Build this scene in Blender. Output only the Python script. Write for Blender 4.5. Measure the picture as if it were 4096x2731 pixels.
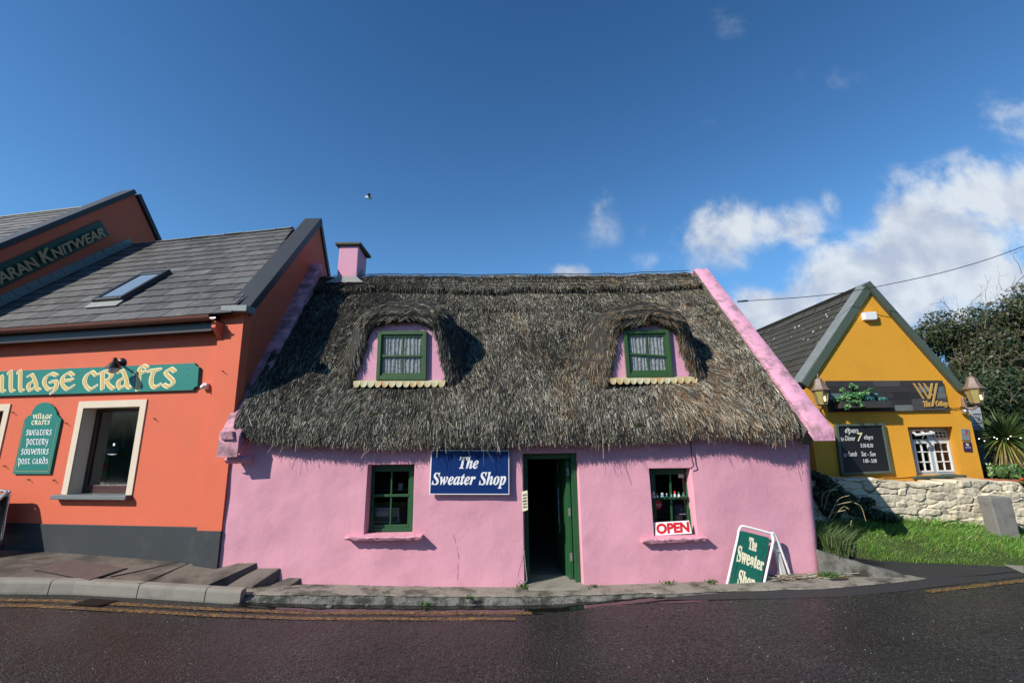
import bpy, bmesh, math, random
import numpy as np
from mathutils import Vector, Matrix, noise as mnoise

for _o in list(bpy.data.objects):
    bpy.data.objects.remove(_o, do_unlink=True)
SC = bpy.context.scene
COL = SC.collection
R_ = math.radians
random.seed(7)
rng = np.random.default_rng(11)

# ------------------------------------------------------------------ camera
IW, IH, FPX = 4096.0, 2731.0, 1840.0
PITCH, ROLL = math.atan(FPX / 8166), math.atan2(-98, 8165)
CAM = np.array([0, -6.9, 1.95])
_F = np.array([0, math.cos(PITCH), math.sin(PITCH)])
_U0 = np.array([0, -math.sin(PITCH), math.cos(PITCH)])
_R0 = np.array([1.0, 0, 0])
_R = _R0 * math.cos(ROLL) + _U0 * math.sin(ROLL)
_U = -_R0 * math.sin(ROLL) + _U0 * math.cos(ROLL)
cd = bpy.data.cameras.new("camera")
cam = bpy.data.objects.new("camera", cd)
COL.objects.link(cam)
cd.sensor_width = 36.0
cd.sensor_fit = 'HORIZONTAL'
cd.lens = FPX / IW * 36.0
cd.clip_start, cd.clip_end = 0.05, 2000
cam.matrix_world = Matrix(((_R[0], _U[0], -_F[0], CAM[0]), (_R[1], _U[1], -_F[1], CAM[1]),
                           (_R[2], _U[2], -_F[2], CAM[2]), (0, 0, 0, 1)))
SC.camera = cam

# ------------------------------------------------------------------ sun, sky, exposure
SUN_TRAVEL = Vector((.813, .582, -.70)).normalized()
sl = bpy.data.lights.new("sun", 'SUN')
sl.energy, sl.angle, sl.color = 5.0, R_(0.5), (1.0, 0.945, 0.86)
sun = bpy.data.objects.new("sun", sl)
COL.objects.link(sun)
sun.rotation_euler = (-SUN_TRAVEL).to_track_quat('Z', 'Y').to_euler()
SUN_EL = math.asin(-SUN_TRAVEL.z)
SUN_ROT = math.atan2(-SUN_TRAVEL.x, -SUN_TRAVEL.y)


def ray(u, v):
    return _F + _R * (u - IW / 2) / FPX - _U * (v - IH / 2) / FPX


def onP(u, v, p, n):
    d = ray(u, v)
    n = np.asarray(n, float)
    return CAM + d * (np.dot(np.asarray(p, float) - CAM, n) / np.dot(d, n))


def onY(u, v, y=0.0): return onP(u, v, (0, y, 0), (0, 1, 0))
def onZ(u, v, z=0.0): return onP(u, v, (0, 0, z), (0, 0, 1))
def onX(u, v, x): return onP(u, v, (x, 0, 0), (1, 0, 0))


SKY_BLOBS = [  # photo position and half-size of each cloud, turned into fixed directions of the sky
    (3760, 900, 330, 230, 1.0), (3980, 820, 330, 210, .9), (3560, 1040, 260, 170, 1.0), (3330, 1150, 250, 140, .95), (3150, 1240, 260, 110, .9),
    (3900, 1120, 420, 170, .9), (3560, 1210, 330, 150, .9), (4300, 1000, 300, 300, .85), (2880, 930, 210, 150, .78), (3130, 900, 210, 110, .70), (3330, 820, 55, 80, .42),
    (2420, 880, 100, 180, .26), (2570, 870, 60, 140, .25), (2330, 970, 120, 90, .22), (2275, 1100, 90, 55, .8), (2700, 1060, 330, 80, .3), (4080, 480, 260, 150, .36),
    (3350, 300, 240, 80, .2), (2950, 130, 240, 130, .22), (3900, 1290, 300, 110, .8), (3020, 1290, 330, 100, .85), (3650, 1080, 420, 200, 1.0), (2850, 480, 160, 40, .18), (2100, 1200, 2600, 120, .22)]
w = bpy.data.worlds.new("World")
SC.world = w
w.use_nodes = True
nt = w.node_tree
nt.nodes.clear()


def N(t, tree=None, **kw):
    n = (tree or nt).nodes.new(t)
    for k, v in kw.items():
        setattr(n, k, v)
    return n


def math_(op, a, b=None, c=None, clamp=False, tree=None):
    tr = tree or nt
    n = tr.nodes.new('ShaderNodeMath')
    n.operation, n.use_clamp = op, clamp
    for i, x in enumerate((a, b, c)):
        if x is None:
            continue
        if isinstance(x, (int, float)):
            n.inputs[i].default_value = x
        else:
            tr.links.new(x, n.inputs[i])
    return n.outputs[0]


out = N('ShaderNodeOutputWorld')
bg = N('ShaderNodeBackground')
bg.inputs['Strength'].default_value = 0.085
sky = N('ShaderNodeTexSky')
sky.sky_type = 'NISHITA'
sky.sun_disc = False
sky.sun_elevation, sky.sun_rotation = SUN_EL, SUN_ROT
sky.altitude, sky.air_density, sky.dust_density, sky.ozone_density = 0, 0.95, 0.25, 3.0
hsv = N('ShaderNodeHueSaturation')
hsv.inputs['Hue'].default_value = 0.508
hsv.inputs['Saturation'].default_value = 1.12
hsv.inputs['Value'].default_value = 0.95
nt.links.new(sky.outputs[0], hsv.inputs['Color'])
tc = N('ShaderNodeTexCoord')
sx = N('ShaderNodeSeparateXYZ')
nt.links.new(tc.outputs['Generated'], sx.inputs[0])
# clear maritime air: the blue deepens with height
tmr = N('ShaderNodeMapRange')
tmr.inputs['From Min'].default_value, tmr.inputs['From Max'].default_value = .36, .78
nt.links.new(sx.outputs[2], tmr.inputs['Value'])
tmx = N('ShaderNodeMix', data_type='RGBA')
tmx.inputs[6].default_value, tmx.inputs[7].default_value = (1.26, 1.80, 1.80, 1), (.74, 1.30, 1.42, 1)
nt.links.new(tmr.outputs[0], tmx.inputs[0])
tmr2 = N('ShaderNodeMapRange', interpolation_type='SMOOTHSTEP')
tmr2.inputs['From Min'].default_value, tmr2.inputs['From Max'].default_value = .0, .34
nt.links.new(sx.outputs[2], tmr2.inputs['Value'])
tm0 = N('ShaderNodeMix', data_type='RGBA')
tm0.inputs[6].default_value = (.42, .62, .95, 1)
nt.links.new(tmr2.outputs[0], tm0.inputs[0])
nt.links.new(tmx.outputs[2], tm0.inputs[7])
tml = N('ShaderNodeMix', data_type='RGBA', blend_type='MULTIPLY')
tml.inputs[0].default_value = 1.0
nt.links.new(hsv.outputs[0], tml.inputs[6])
nt.links.new(tm0.outputs[2], tml.inputs[7])
yy = math_('MAXIMUM', sx.outputs[1], 0.08)
px_ = math_('DIVIDE', sx.outputs[0], yy)
pz_ = math_('DIVIDE', sx.outputs[2], yy)
cx = N('ShaderNodeCombineXYZ')
nt.links.new(px_, cx.inputs[0])
nt.links.new(pz_, cx.inputs[1])


def wnoise(vec, scale, detail, rough, dist=0.0, off=(0, 0, 0)):
    m = N('ShaderNodeMapping')
    m.inputs['Location'].default_value = off
    nt.links.new(vec, m.inputs['Vector'])
    n = N('ShaderNodeTexNoise')
    n.inputs['Scale'].default_value = scale
    n.inputs['Detail'].default_value = detail
    n.inputs['Roughness'].default_value = rough
    n.inputs['Distortion'].default_value = dist
    nt.links.new(m.outputs[0], n.inputs['Vector'])
    return n.outputs[0]


n1 = wnoise(cx.outputs[0], 6.5, 9, .60, .25)
n1s = wnoise(cx.outputs[0], 6.5, 3, .5, .25, (.03, -.045, 0))
n2 = wnoise(cx.outputs[0], 3.0, 4, .55)
acc = None
for (u, v, ru, rv, st) in SKY_BLOBS:
    d = ray(u, v)
    c0, c1 = d[0] / d[1], d[2] / d[1]
    da, db = ray(u + ru, v), ray(u, v - rv)
    r0, r1 = abs(da[0] / da[1] - c0), abs(db[2] / db[1] - c1)
    a = math_('MULTIPLY', math_('SUBTRACT', px_, c0), 1 / r0)
    b = math_('MULTIPLY', math_('SUBTRACT', pz_, c1), 1 / r1)
    rr = math_('SQRT', math_('ADD', math_('MULTIPLY', a, a), math_('MULTIPLY', b, b)))
    val = math_('MULTIPLY', math_('SUBTRACT', 1.35, rr, clamp=True), st)
    acc = val if acc is None else math_('SMOOTH_MAX', acc, val, 0.15)
dens = math_('ADD', acc, math_('MULTIPLY', math_('MULTIPLY', math_('SUBTRACT', n1, 0.5), 2.0), math_('MULTIPLY', acc, 2.4, clamp=True)))
mr = N('ShaderNodeMapRange', interpolation_type='SMOOTHSTEP')
mr.inputs['From Min'].default_value, mr.inputs['From Max'].default_value = 0.17, 0.86
nt.links.new(dens, mr.inputs['Value'])
cover = math_('MULTIPLY', mr.outputs[0], 0.93)
# cumulus tops are sunlit, bases are grey
lit = math_('ADD', math_('MULTIPLY', math_('SUBTRACT', n1, n1s), 2.2), math_('ADD', math_('MULTIPLY', n2, 1.0), math_('MULTIPLY', math_('SUBTRACT', pz_, 0.36), 0.9)), clamp=True)
crm = N('ShaderNodeValToRGB')
crm.color_ramp.elements[0].position, crm.color_ramp.elements[0].color = 0.15, (5.0, 5.6, 6.8, 1)
crm.color_ramp.elements[1].position, crm.color_ramp.elements[1].color = 0.80, (7.6, 8.1, 8.6, 1)
nt.links.new(lit, crm.inputs[0])
mxs = N('ShaderNodeMix', data_type='RGBA')
nt.links.new(cover, mxs.inputs[0])
nt.links.new(tml.outputs[2], mxs.inputs[6])
nt.links.new(crm.outputs[0], mxs.inputs[7])
nt.links.new(mxs.outputs[2], bg.inputs['Color'])
nt.links.new(bg.outputs[0], out.inputs['Surface'])
SC.view_settings.view_transform = 'Standard'
SC.view_settings.look = 'None'
SC.view_settings.exposure = 0.24
SC.view_settings.gamma = 1.0
SC.cycles.use_denoising = True
SC.cycles.denoiser = 'OPENIMAGEDENOISE'
SC.cycles.denoising_input_passes = 'RGB_ALBEDO_NORMAL'
SC.cycles.denoising_prefilter = 'NONE'
SC.cycles.max_bounces = 8
SC.cycles.transparent_max_bounces = 16
SC.cycles.sample_clamp_indirect = 8.0
SC.cycles.blur_glossy = 0.15
SC.cycles.use_adaptive_sampling = False

# ------------------------------------------------------------------ materials
MATS = {}


def mat(name, col, rough=.7, var=.12, vscale=3.0, fine=40.0, bump=.0, bscale=60.0, spec=.5, metal=0.0, stain=None, smix=0.5, sscale=2.0,
        srange=(.5, .7), coat=0.0, attr=False, bdist=.01, emit=None, estr=0.0, tr=0.0, vbump=0):
    """principled with large- and small-scale colour variation, an optional second 'stain' colour and bump"""
    m = bpy.data.materials.new(name)
    m.use_nodes = True
    t = m.node_tree
    p = t.nodes['Principled BSDF']
    p.inputs['Roughness'].default_value = rough
    p.inputs['Specular IOR Level'].default_value = spec
    p.inputs['Metallic'].default_value = metal
    p.inputs['Coat Weight'].default_value = coat
    if tr:
        p.inputs['Transmission Weight'].default_value = tr
    tcn = t.nodes.new('ShaderNodeTexCoord')

    def nz(scale, detail=4, r=.55):
        n = t.nodes.new('ShaderNodeTexNoise')
        n.inputs['Scale'].default_value, n.inputs['Detail'].default_value, n.inputs['Roughness'].default_value = scale, detail, r
        t.links.new(tcn.outputs['Object'], n.inputs['Vector'])
        return n.outputs[0]
    if attr:
        at = t.nodes.new('ShaderNodeAttribute')
        at.attribute_name = 'col'
        base = at.outputs['Color']
    else:
        rgb = t.nodes.new('ShaderNodeRGB')
        rgb.outputs[0].default_value = (*col, 1)
        base = rgb.outputs[0]
    if stain is not None:
        mp = t.nodes.new('ShaderNodeMapRange')
        mp.inputs['From Min'].default_value, mp.inputs['From Max'].default_value = srange
        mp.inputs['To Max'].default_value = smix
        t.links.new(nz(sscale, 7, .65), mp.inputs['Value'])
        mx = t.nodes.new('ShaderNodeMix')
        mx.data_type = 'RGBA'
        mx.inputs[7].default_value = (*stain, 1)
        t.links.new(mp.outputs[0], mx.inputs[0])
        t.links.new(base, mx.inputs[6])
        base = mx.outputs[2]
    if var:
        a = math_('MULTIPLY_ADD', nz(vscale), var * 2, 1 - var, tree=t)
        b = math_('MULTIPLY_ADD', nz(fine, 3), var * 1.2, 1 - var * .6, tree=t)
        vm = t.nodes.new('ShaderNodeVectorMath')
        vm.operation = 'SCALE'
        t.links.new(base, vm.inputs[0])
        t.links.new(math_('MULTIPLY', a, b, tree=t), vm.inputs['Scale'])
        base = vm.outputs[0]
    t.links.new(base, p.inputs['Base Color'])
    if vbump:
        vt_ = t.nodes.new('ShaderNodeTexVoronoi')
        vt_.inputs['Scale'].default_value = vbump
        t.links.new(tcn.outputs['Object'], vt_.inputs['Vector'])
        bn = t.nodes.new('ShaderNodeBump')
        bn.invert = True
        bn.inputs['Strength'].default_value, bn.inputs['Distance'].default_value = bump, bdist
        t.links.new(math_('ADD', vt_.outputs['Distance'], math_('MULTIPLY', nz(bscale, 5, .6), .6, tree=t), tree=t), bn.inputs['Height'])
        t.links.new(bn.outputs[0], p.inputs['Normal'])
    elif bump:
        bn = t.nodes.new('ShaderNodeBump')
        bn.inputs['Strength'].default_value, bn.inputs['Distance'].default_value = bump, bdist
        t.links.new(nz(bscale, 6, .6), bn.inputs['Height'])
        t.links.new(bn.outputs[0], p.inputs['Normal'])
    if emit:
        p.inputs['Emission Color'].default_value = (*emit, 1)
        p.inputs['Emission Strength'].default_value = estr
    MATS[name] = m
    return m


def glass_mat(name, tint=(1, 1, 1), rough=0.0, refl=1.0):
    m = bpy.data.materials.new(name)
    m.use_nodes = True
    t = m.node_tree
    t.nodes.clear()
    o = t.nodes.new('ShaderNodeOutputMaterial')
    tb = t.nodes.new('ShaderNodeBsdfTransparent')
    tb.inputs[0].default_value = (*tint, 1)
    gb = t.nodes.new('ShaderNodeBsdfGlossy')
    gb.inputs['Roughness'].default_value = rough
    fr = t.nodes.new('ShaderNodeFresnel')
    fr.inputs[0].default_value = 1.5
    mx = t.nodes.new('ShaderNodeMixShader')
    t.links.new(math_('MULTIPLY', fr.outputs[0], refl * 1.7, clamp=True, tree=t), mx.inputs[0])
    t.links.new(tb.outputs[0], mx.inputs[1])
    t.links.new(gb.outputs[0], mx.inputs[2])
    t.links.new(mx.outputs[0], o.inputs[0])
    MATS[name] = m
    return m


# ------------------------------------------------------------------ object helpers
ORG = {}


def link(o, parent=None):
    COL.objects.link(o)
    if parent is not None:
        o.parent = parent
    return o


def tag(o, label=None, cat=None, group=None, kind=None):
    if label: o['label'] = label
    if cat: o['category'] = cat
    if group: o['group'] = group
    if kind: o['kind'] = kind
    return o


def thing(name, label, cat, loc=(0, 0, 0), group=None):
    o = link(bpy.data.objects.new(name, None))
    o.empty_display_size = .1
    o.location = loc
    ORG[o.name] = Vector(loc)
    return tag(o, label, cat, group)


class MB:
    """collects shapes in world coordinates; build() links them as one mesh object"""

    def __init__(s):
        s.v, s.f = [], []

    def add(s, vs, fs):
        b = len(s.v)
        s.v += [tuple(map(float, x)) for x in vs]
        s.f += [tuple(i + b for i in f) for f in fs]
        return s

    def obox(s, o, a, b, c):
        """box from corner o along vectors a, b, c"""
        o, a, b, c = (np.asarray(x, float) for x in (o, a, b, c))
        vs = [o, o + a, o + a + b, o + b, o + c, o + a + c, o + a + b + c, o + b + c]
        fs = [(0, 3, 2, 1), (4, 5, 6, 7), (0, 1, 5, 4), (1, 2, 6, 5), (2, 3, 7, 6), (3, 0, 4, 7)]
        if np.dot(np.cross(a, b), c) < 0:
            fs = [f[::-1] for f in fs]
        return s.add(vs, fs)

    def box(s, x0, x1, y0, y1, z0, z1):
        return s.obox((x0, y0, z0), (x1 - x0, 0, 0), (0, y1 - y0, 0), (0, 0, z1 - z0))

    def cbox(s, c, sx, sy, sz, rz=0.0):
        ca, sa = math.cos(rz), math.sin(rz)
        a, b = np.array([ca, sa, 0]) * sx, np.array([-sa, ca, 0]) * sy
        return s.obox(np.asarray(c, float) - a / 2 - b / 2, a, b, (0, 0, sz))

    def prism(s, pts, ext):
        """planar polygon pts extruded by ext"""
        p = [np.asarray(x, float) for x in pts]
        e = np.asarray(ext, float)
        n = len(p)
        nr = np.zeros(3)
        for i in range(n):
            nr += np.cross(p[i], p[(i + 1) % n])
        fl = np.dot(nr, e) < 0
        vs = p + [x + e for x in p]
        fs = [tuple(range(n))[::-1], tuple(range(n, 2 * n))] + [(i, (i + 1) % n, (i + 1) % n + n, i + n) for i in range(n)]
        if fl:
            fs = [f[::-1] for f in fs]
        return s.add(vs, fs)

    def tube(s, pts, r, seg=8, cap=True, closed=False):
        P = [Vector(p) for p in pts]
        n = len(P)
        rs = r if isinstance(r, (list, tuple)) else [r] * n
        rings = []
        up = Vector((0, 0, 1))
        prev = None
        for i, p in enumerate(P):
            if closed:
                d = (P[(i + 1) % n] - P[i - 1])
            else:
                d = (P[min(i + 1, n - 1)] - P[max(i - 1, 0)])
            if d.length < 1e-9: d = Vector((0, 0, 1))
            d.normalize()
            if prev is None:
                a = d.cross(up)
                if a.length < .05: a = d.cross(Vector((1, 0, 0)))
            else:
                a = prev - d * prev.dot(d)
                if a.length < 1e-6: a = d.cross(up)
            a.normalize()
            prev = a
            b = d.cross(a)
            rings.append([p + (a * math.cos(2 * math.pi * k / seg) + b * math.sin(2 * math.pi * k / seg)) * rs[i] for k in range(seg)])
        vs = [q for rg in rings for q in rg]
        fs = []
        for i in range(n if closed else n - 1):
            j = (i + 1) % n
            for k in range(seg):
                k2 = (k + 1) % seg
                fs.append((i * seg + k, i * seg + k2, j * seg + k2, j * seg + k))
        if cap and not closed:
            fs.append(tuple(range(seg))[::-1])
            fs.append(tuple((n - 1) * seg + k for k in range(seg)))
        return s.add(vs, fs)

    def lathe(s, c, prof, seg=20, axis=(0, 0, 1)):
        """profile [(radius, height)...] turned about axis through c"""
        ax = Vector(axis).normalized()
        a = ax.orthogonal().normalized()
        b = ax.cross(a)
        c = Vector(c)
        vs, fs = [], []
        for (r, h) in prof:
            for k in range(seg):
                t = 2 * math.pi * (k + .5) / seg
                vs.append(c + ax * h + (a * math.cos(t) + b * math.sin(t)) * max(r, 1e-4))
        for i in range(len(prof) - 1):
            for k in range(seg):
                k2 = (k + 1) % seg
                fs.append((i * seg + k, i * seg + k2, (i + 1) * seg + k2, (i + 1) * seg + k))
        fs.append(tuple(range(seg))[::-1])
        fs.append(tuple((len(prof) - 1) * seg + k for k in range(seg)))
        return s.add(vs, fs)

    def loft(s, rings, closed=False):
        m = len(rings[0])
        vs = [q for rg in rings for q in rg]
        fs = []
        for i in range(len(rings) - 1):
            for k in range(m if closed else m - 1):
                k2 = (k + 1) % m
                fs.append((i * m + k, i * m + k2, (i + 1) * m + k2, (i + 1) * m + k))
        return s.add(vs, fs)

    def ball(s, c, rx, ry=None, rz=None, seg=12, rings=8):
        ry, rz = ry or rx, rz or rx
        rg = []
        for i in range(rings + 1):
            th = math.pi * i / rings
            rr = max(math.sin(th), 1e-3)
            rg.append([(c[0] + rx * rr * math.cos(2 * math.pi * k / seg), c[1] + ry * rr * math.sin(2 * math.pi * k / seg), c[2] - rz * math.cos(th)) for k in range(seg)])
        return s.loft(rg, True)

    def build(s, name, material, parent=None, smooth=False, bevel=0.0, loc=None, cols=None):
        me = bpy.data.meshes.new(name)
        o = bpy.data.objects.new(name, me)
        if parent is not None:
            org = ORG[parent.name]
        else:
            org = Vector(loc) if loc is not None else Vector((0, 0, 0))
        me.from_pydata([(x - org.x, y - org.y, z - org.z) for x, y, z in s.v], [], s.f)
        me.materials.append(MATS[material] if isinstance(material, str) else material)
        if smooth is True:
            me.polygons.foreach_set('use_smooth', [True] * len(me.polygons))
        elif smooth:
            me.polygons.foreach_set('use_smooth', [True] * len(me.polygons))
            me.set_sharp_from_angle(angle=R_(smooth))
        if cols is not None:
            setcol(me, cols)
        link(o, parent)
        ORG[o.name] = org
        if parent is None:
            o.location = org
        if bevel:
            bv = o.modifiers.new('bevel', 'BEVEL')
            bv.width, bv.segments, bv.limit_method = bevel, 2, 'ANGLE'
        return o


def setcol(me, cols):
    ca = me.color_attributes.new('col', 'FLOAT_COLOR', 'POINT')
    c = np.ones((len(me.vertices), 4), np.float32)
    c[:, :3] = cols
    ca.data.foreach_set('color', c.ravel())


def npmesh(name, V, F4, material, parent=None, cols=None, smooth=False, loc=(0, 0, 0)):
    """mesh from numpy verts (n,3) and quads (m,4)"""
    org = ORG[parent.name] if parent is not None else Vector(loc)
    me = bpy.data.meshes.new(name)
    V = np.asarray(V, np.float32) - np.array(org, np.float32)
    F4 = np.asarray(F4, np.int32)
    k = F4.shape[1]
    me.vertices.add(len(V))
    me.vertices.foreach_set('co', V.ravel())
    me.loops.add(F4.size)
    me.loops.foreach_set('vertex_index', F4.ravel())
    me.polygons.add(len(F4))
    me.polygons.foreach_set('loop_start', np.arange(0, F4.size, k, dtype=np.int32))
    me.update(calc_edges=True)
    me.validate()
    if smooth:
        me.polygons.foreach_set('use_smooth', [True] * len(me.polygons))
    me.materials.append(MATS[material])
    if cols is not None:
        setcol(me, cols)
    o = link(bpy.data.objects.new(name, me), parent)
    ORG[o.name] = org
    if parent is None:
        o.location = org
    return o


def nois(x, y, z=0.0):
    return mnoise.noise(Vector((x, y, z)))


def vnoise(x, y, seed=0, octv=3):
    """vectorised value noise, about -1..1"""
    x, y = np.asarray(x, float), np.asarray(y, float)
    o = np.zeros(np.broadcast(x, y).shape)
    amp, tot = 1.0, 0.0
    for k in range(octv):
        r = np.random.default_rng(seed * 31 + k).uniform(-1, 1, (64, 64))
        xi, yi = np.floor(x).astype(int), np.floor(y).astype(int)
        fx, fy = x - xi, y - yi
        fx, fy = fx * fx * (3 - 2 * fx), fy * fy * (3 - 2 * fy)
        g = lambda a, b: r[a % 64, b % 64]
        o = o + amp * ((g(xi, yi) * (1 - fx) + g(xi + 1, yi) * fx) * (1 - fy) + (g(xi, yi + 1) * (1 - fx) + g(xi + 1, yi + 1) * fx) * fy)
        tot += amp
        amp *= .5
        x, y = x * 2.03 + 17.3, y * 2.03 + 5.1
    return o / tot


def zc(u0, v0, s):
    return lambda x, y: (u0 + x / s, v0 + y / s)


Z1, Z2, Z3, Z4 = zc(0, 700, 2.2402), zc(0, 1380, 2.2402), zc(0, 2031, 1.68), zc(880, 900, 1.7046)
Z5, Z6, Z7, Z8 = zc(1340, 1750, 2.138), zc(2200, 1750, 2.138), zc(2200, 1020, 2.01), zc(2996, 1050, 2.138)
B1, B2, B3, B4, B8 = zc(2996, 1700, 2.138), zc(3200, 1400, 2.625), zc(2000, 2180, 1.809), zc(850, 2180, 1.742), zc(0, 1850, 3.92)


class PL:
    """a real plane: point p, unit x direction along it, 'up' in it, normal towards the street"""

    def __init__(s, p, xd, up=(0, 0, 1)):
        s.p, s.x, s.up = np.asarray(p, float), np.asarray(xd, float) / np.linalg.norm(xd), np.asarray(up, float) / np.linalg.norm(up)
        s.n = np.cross(s.x, s.up)
        s.n /= np.linalg.norm(s.n)

    def off(s, d):
        return PL(s.p + s.n * d, s.x, s.up)

    def px(s, u, v, d=0.0):
        return onP(u, v, s.p + s.n * d, s.n)

    def st(s, u, v, d=0.0):
        w = s.px(u, v, d) - s.p
        return float(w @ s.x), float(w @ s.up)

    def at(s, a, b, d=0.0):
        return s.p + s.x * a + s.up * b + s.n * d


def text(body, q, d, plane, name, material, parent, thick=.006, bold=0.0, shear=0.0, spacing=1.0):
    """letters fitted into the four corners q = (top-left, top-right, bottom-right, bottom-left) in the plane"""
    c = bpy.data.curves.new('text', 'FONT')
    c.body = body
    c.offset, c.shear, c.space_character = bold, shear, spacing
    c.extrude = 0.01
    c.resolution_u = 4
    c.align_x = 'CENTER'
    o = link(bpy.data.objects.new('text', c))
    dg = bpy.context.evaluated_depsgraph_get()
    me = bpy.data.meshes.new_from_object(o.evaluated_get(dg))
    bpy.data.objects.remove(o)
    V = np.array([v.co[:] for v in me.vertices])
    F = [tuple(p.vertices) for p in me.polygons]
    bpy.data.meshes.remove(me)
    lo, hi = V.min(0), V.max(0)
    T = (V - lo) / np.maximum(hi - lo, 1e-9)
    tl, tr, br, bl = (np.asarray(x, float) for x in q)
    s, t = T[:, :1], T[:, 1:2]
    P = (bl * (1 - s) + br * s) * (1 - t) + (tl * (1 - s) + tr * s) * t
    P = P + plane.n * (d + T[:, 2:3] * thick)
    m = MB()
    m.add(P, F)
    return m.build(name, material, parent)


GLYPH = {
    'i': (.42, [[(.04, .93), (.18, 1.0), (.18, .12), (.34, .02)]]),
    'l': (.44, [[(.04, 1.18), (.18, 1.26), (.18, .14), (.36, .02)]]),
    'a': (.86, [[(.10, .93), (.34, 1.0), (.56, .5), (.62, .14), (.80, .02)], [(.5, .6), (.2, .5), (.08, .22), (.24, .02), (.58, .26)]]),
    'g': (.92, [[(.84, .9), (.5, 1.02), (.16, .8), (.08, .4), (.34, .04), (.72, .16)], [(.46, .5), (.82, .5), (.78, .05), (.5, -.22)]]),
    'e': (.84, [[(.76, .84), (.5, 1.02), (.16, .76), (.1, .34), (.42, 0), (.78, .2)], [(.14, .52), (.72, .58)]]),
    'c': (.84, [[(.76, .82), (.5, 1.02), (.16, .76), (.1, .34), (.42, 0), (.78, .2)]]),
    'r': (.86, [[(.16, 1), (.16, 0)], [(.0, .93), (.46, 1.02), (.7, .78), (.48, .52), (.2, .46)], [(.4, .5), (.56, .2), (.82, .0)]]),
    'f': (.62, [[(.74, 1.14), (.5, 1.25), (.3, 1.02), (.26, .3), (.2, -.12)], [(.04, .84), (.6, .9)]]),
    't': (.72, [[(.04, .94), (.7, 1.0)], [(.38, .97), (.22, .5), (.26, .12), (.5, .0), (.7, .16)]]),
    's': (.72, [[(.66, .86), (.42, 1.02), (.16, .8), (.38, .54), (.6, .28), (.38, .0), (.06, .14)]]),
    'v': (.78, [[(.0, .97), (.16, .95), (.38, .06)], [(.38, .06), (.72, .55), (.66, 1.0)]]),
    'w': (1.12, [[(.05, 1), (.1, .3), (.3, .02), (.5, .25), (.54, .95)], [(.54, .3), (.74, .02), (1.0, .32), (1.0, 1)]]),
    'p': (.84, [[(.04, .94), (.18, 1.0), (.18, -.46)], [(.2, .86), (.48, 1.02), (.74, .7), (.68, .24), (.4, .02), (.2, .12)]]),
    'o': (.86, [[(.44, 1.02), (.14, .74), (.12, .3), (.42, 0), (.76, .28), (.78, .72), (.44, 1.02)]]),
    'y': (.82, [[(.04, 1), (.16, .5), (.42, .35), (.68, .6)], [(.74, 1), (.62, .2), (.28, -.42)]]),
    'u': (.84, [[(.04, .95), (.15, 1), (.13, .28), (.34, .02), (.64, .26)], [(.66, 1), (.66, .12), (.8, .02)]]),
    'n': (.82, [[(.04, .95), (.16, 1), (.16, 0)], [(.17, .74), (.44, 1.02), (.64, .8), (.64, .12), (.78, .02)]]),
    'd': (.86, [[(.14, 1.36), (.44, 1.3), (.76, .74), (.7, .22), (.42, .0), (.12, .28), (.2, .74), (.46, .92), (.7, .7)]]),
    ' ': (.5, []),
}


def smooth_path(p, k=5):
    p = [np.asarray(x, float) for x in p]
    if len(p) < 3:
        return [p[0] + (p[1] - p[0]) * i / k for i in range(k + 1)]
    q = [2 * p[0] - p[1]] + p + [2 * p[-1] - p[-2]]
    o = []
    for i in range(1, len(q) - 2):
        a, b, c, d = q[i - 1:i + 3]
        for j in range(k):
            t = j / k
            o.append(.5 * (2 * b + (c - a) * t + (2 * a - 5 * b + 4 * c - d) * t * t + (3 * b - a - 3 * c + d) * t ** 3))
    o.append(p[-1])
    return o


def hull(pts):
    pts = sorted(set((round(float(x), 6), round(float(y), 6)) for x, y in pts))
    def half(ps):
        h = []
        for p in ps:
            while len(h) > 1 and (h[-1][0] - h[-2][0]) * (p[1] - h[-2][1]) - (h[-1][1] - h[-2][1]) * (p[0] - h[-2][0]) <= 0:
                h.pop()
            h.append(p)
        return h[:-1]
    return half(pts) + half(pts[::-1])


def uncial(word, place, plane, d, name, material, parent, nib=(.12, .03), ang=R_(28), thick=.004):
    """round-hand letters drawn with a broad pen; place(x, y) puts letter units on the plane"""
    x0 = 0.0
    m = MB()
    ca, sa = math.cos(ang), math.sin(ang)
    k = 0
    for ch in word:
        wd, strokes = GLYPH[ch]
        for st in strokes:
            sp = smooth_path(st)
            for p, q in zip(sp[:-1], sp[1:]):
                cs = []
                for c in (p, q):
                    for a in (-1, 1):
                        for b in (-1, 1):
                            cs.append((c[0] + a * nib[0] * ca - b * nib[1] * sa, c[1] + a * nib[0] * sa + b * nib[1] * ca))
                h = hull(cs)
                k += 1
                e = d + thick + 2.2e-5 * (k % 90)
                W = [np.asarray(place(x0 + hx, hy)) + plane.n * e for hx, hy in h]
                m.add(W, [tuple(range(len(W)))])
        x0 += wd + .16
    return m.build(name, material, parent)


def uwidth(word):
    return sum(GLYPH[c][0] + .16 for c in word) - .16


def quadplace(tl, tr, br, bl, wd, ytop, ybot):
    """maps letter units x 0..wd, y ybot..ytop to a world quad"""
    tl, tr, br, bl = (np.asarray(x, float) for x in (tl, tr, br, bl))
    def f(x, y):
        s, t = x / wd, (y - ybot) / (ytop - ybot)
        return (bl * (1 - s) + br * s) * (1 - t) + (tl * (1 - s) + tr * s) * t
    return f


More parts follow.
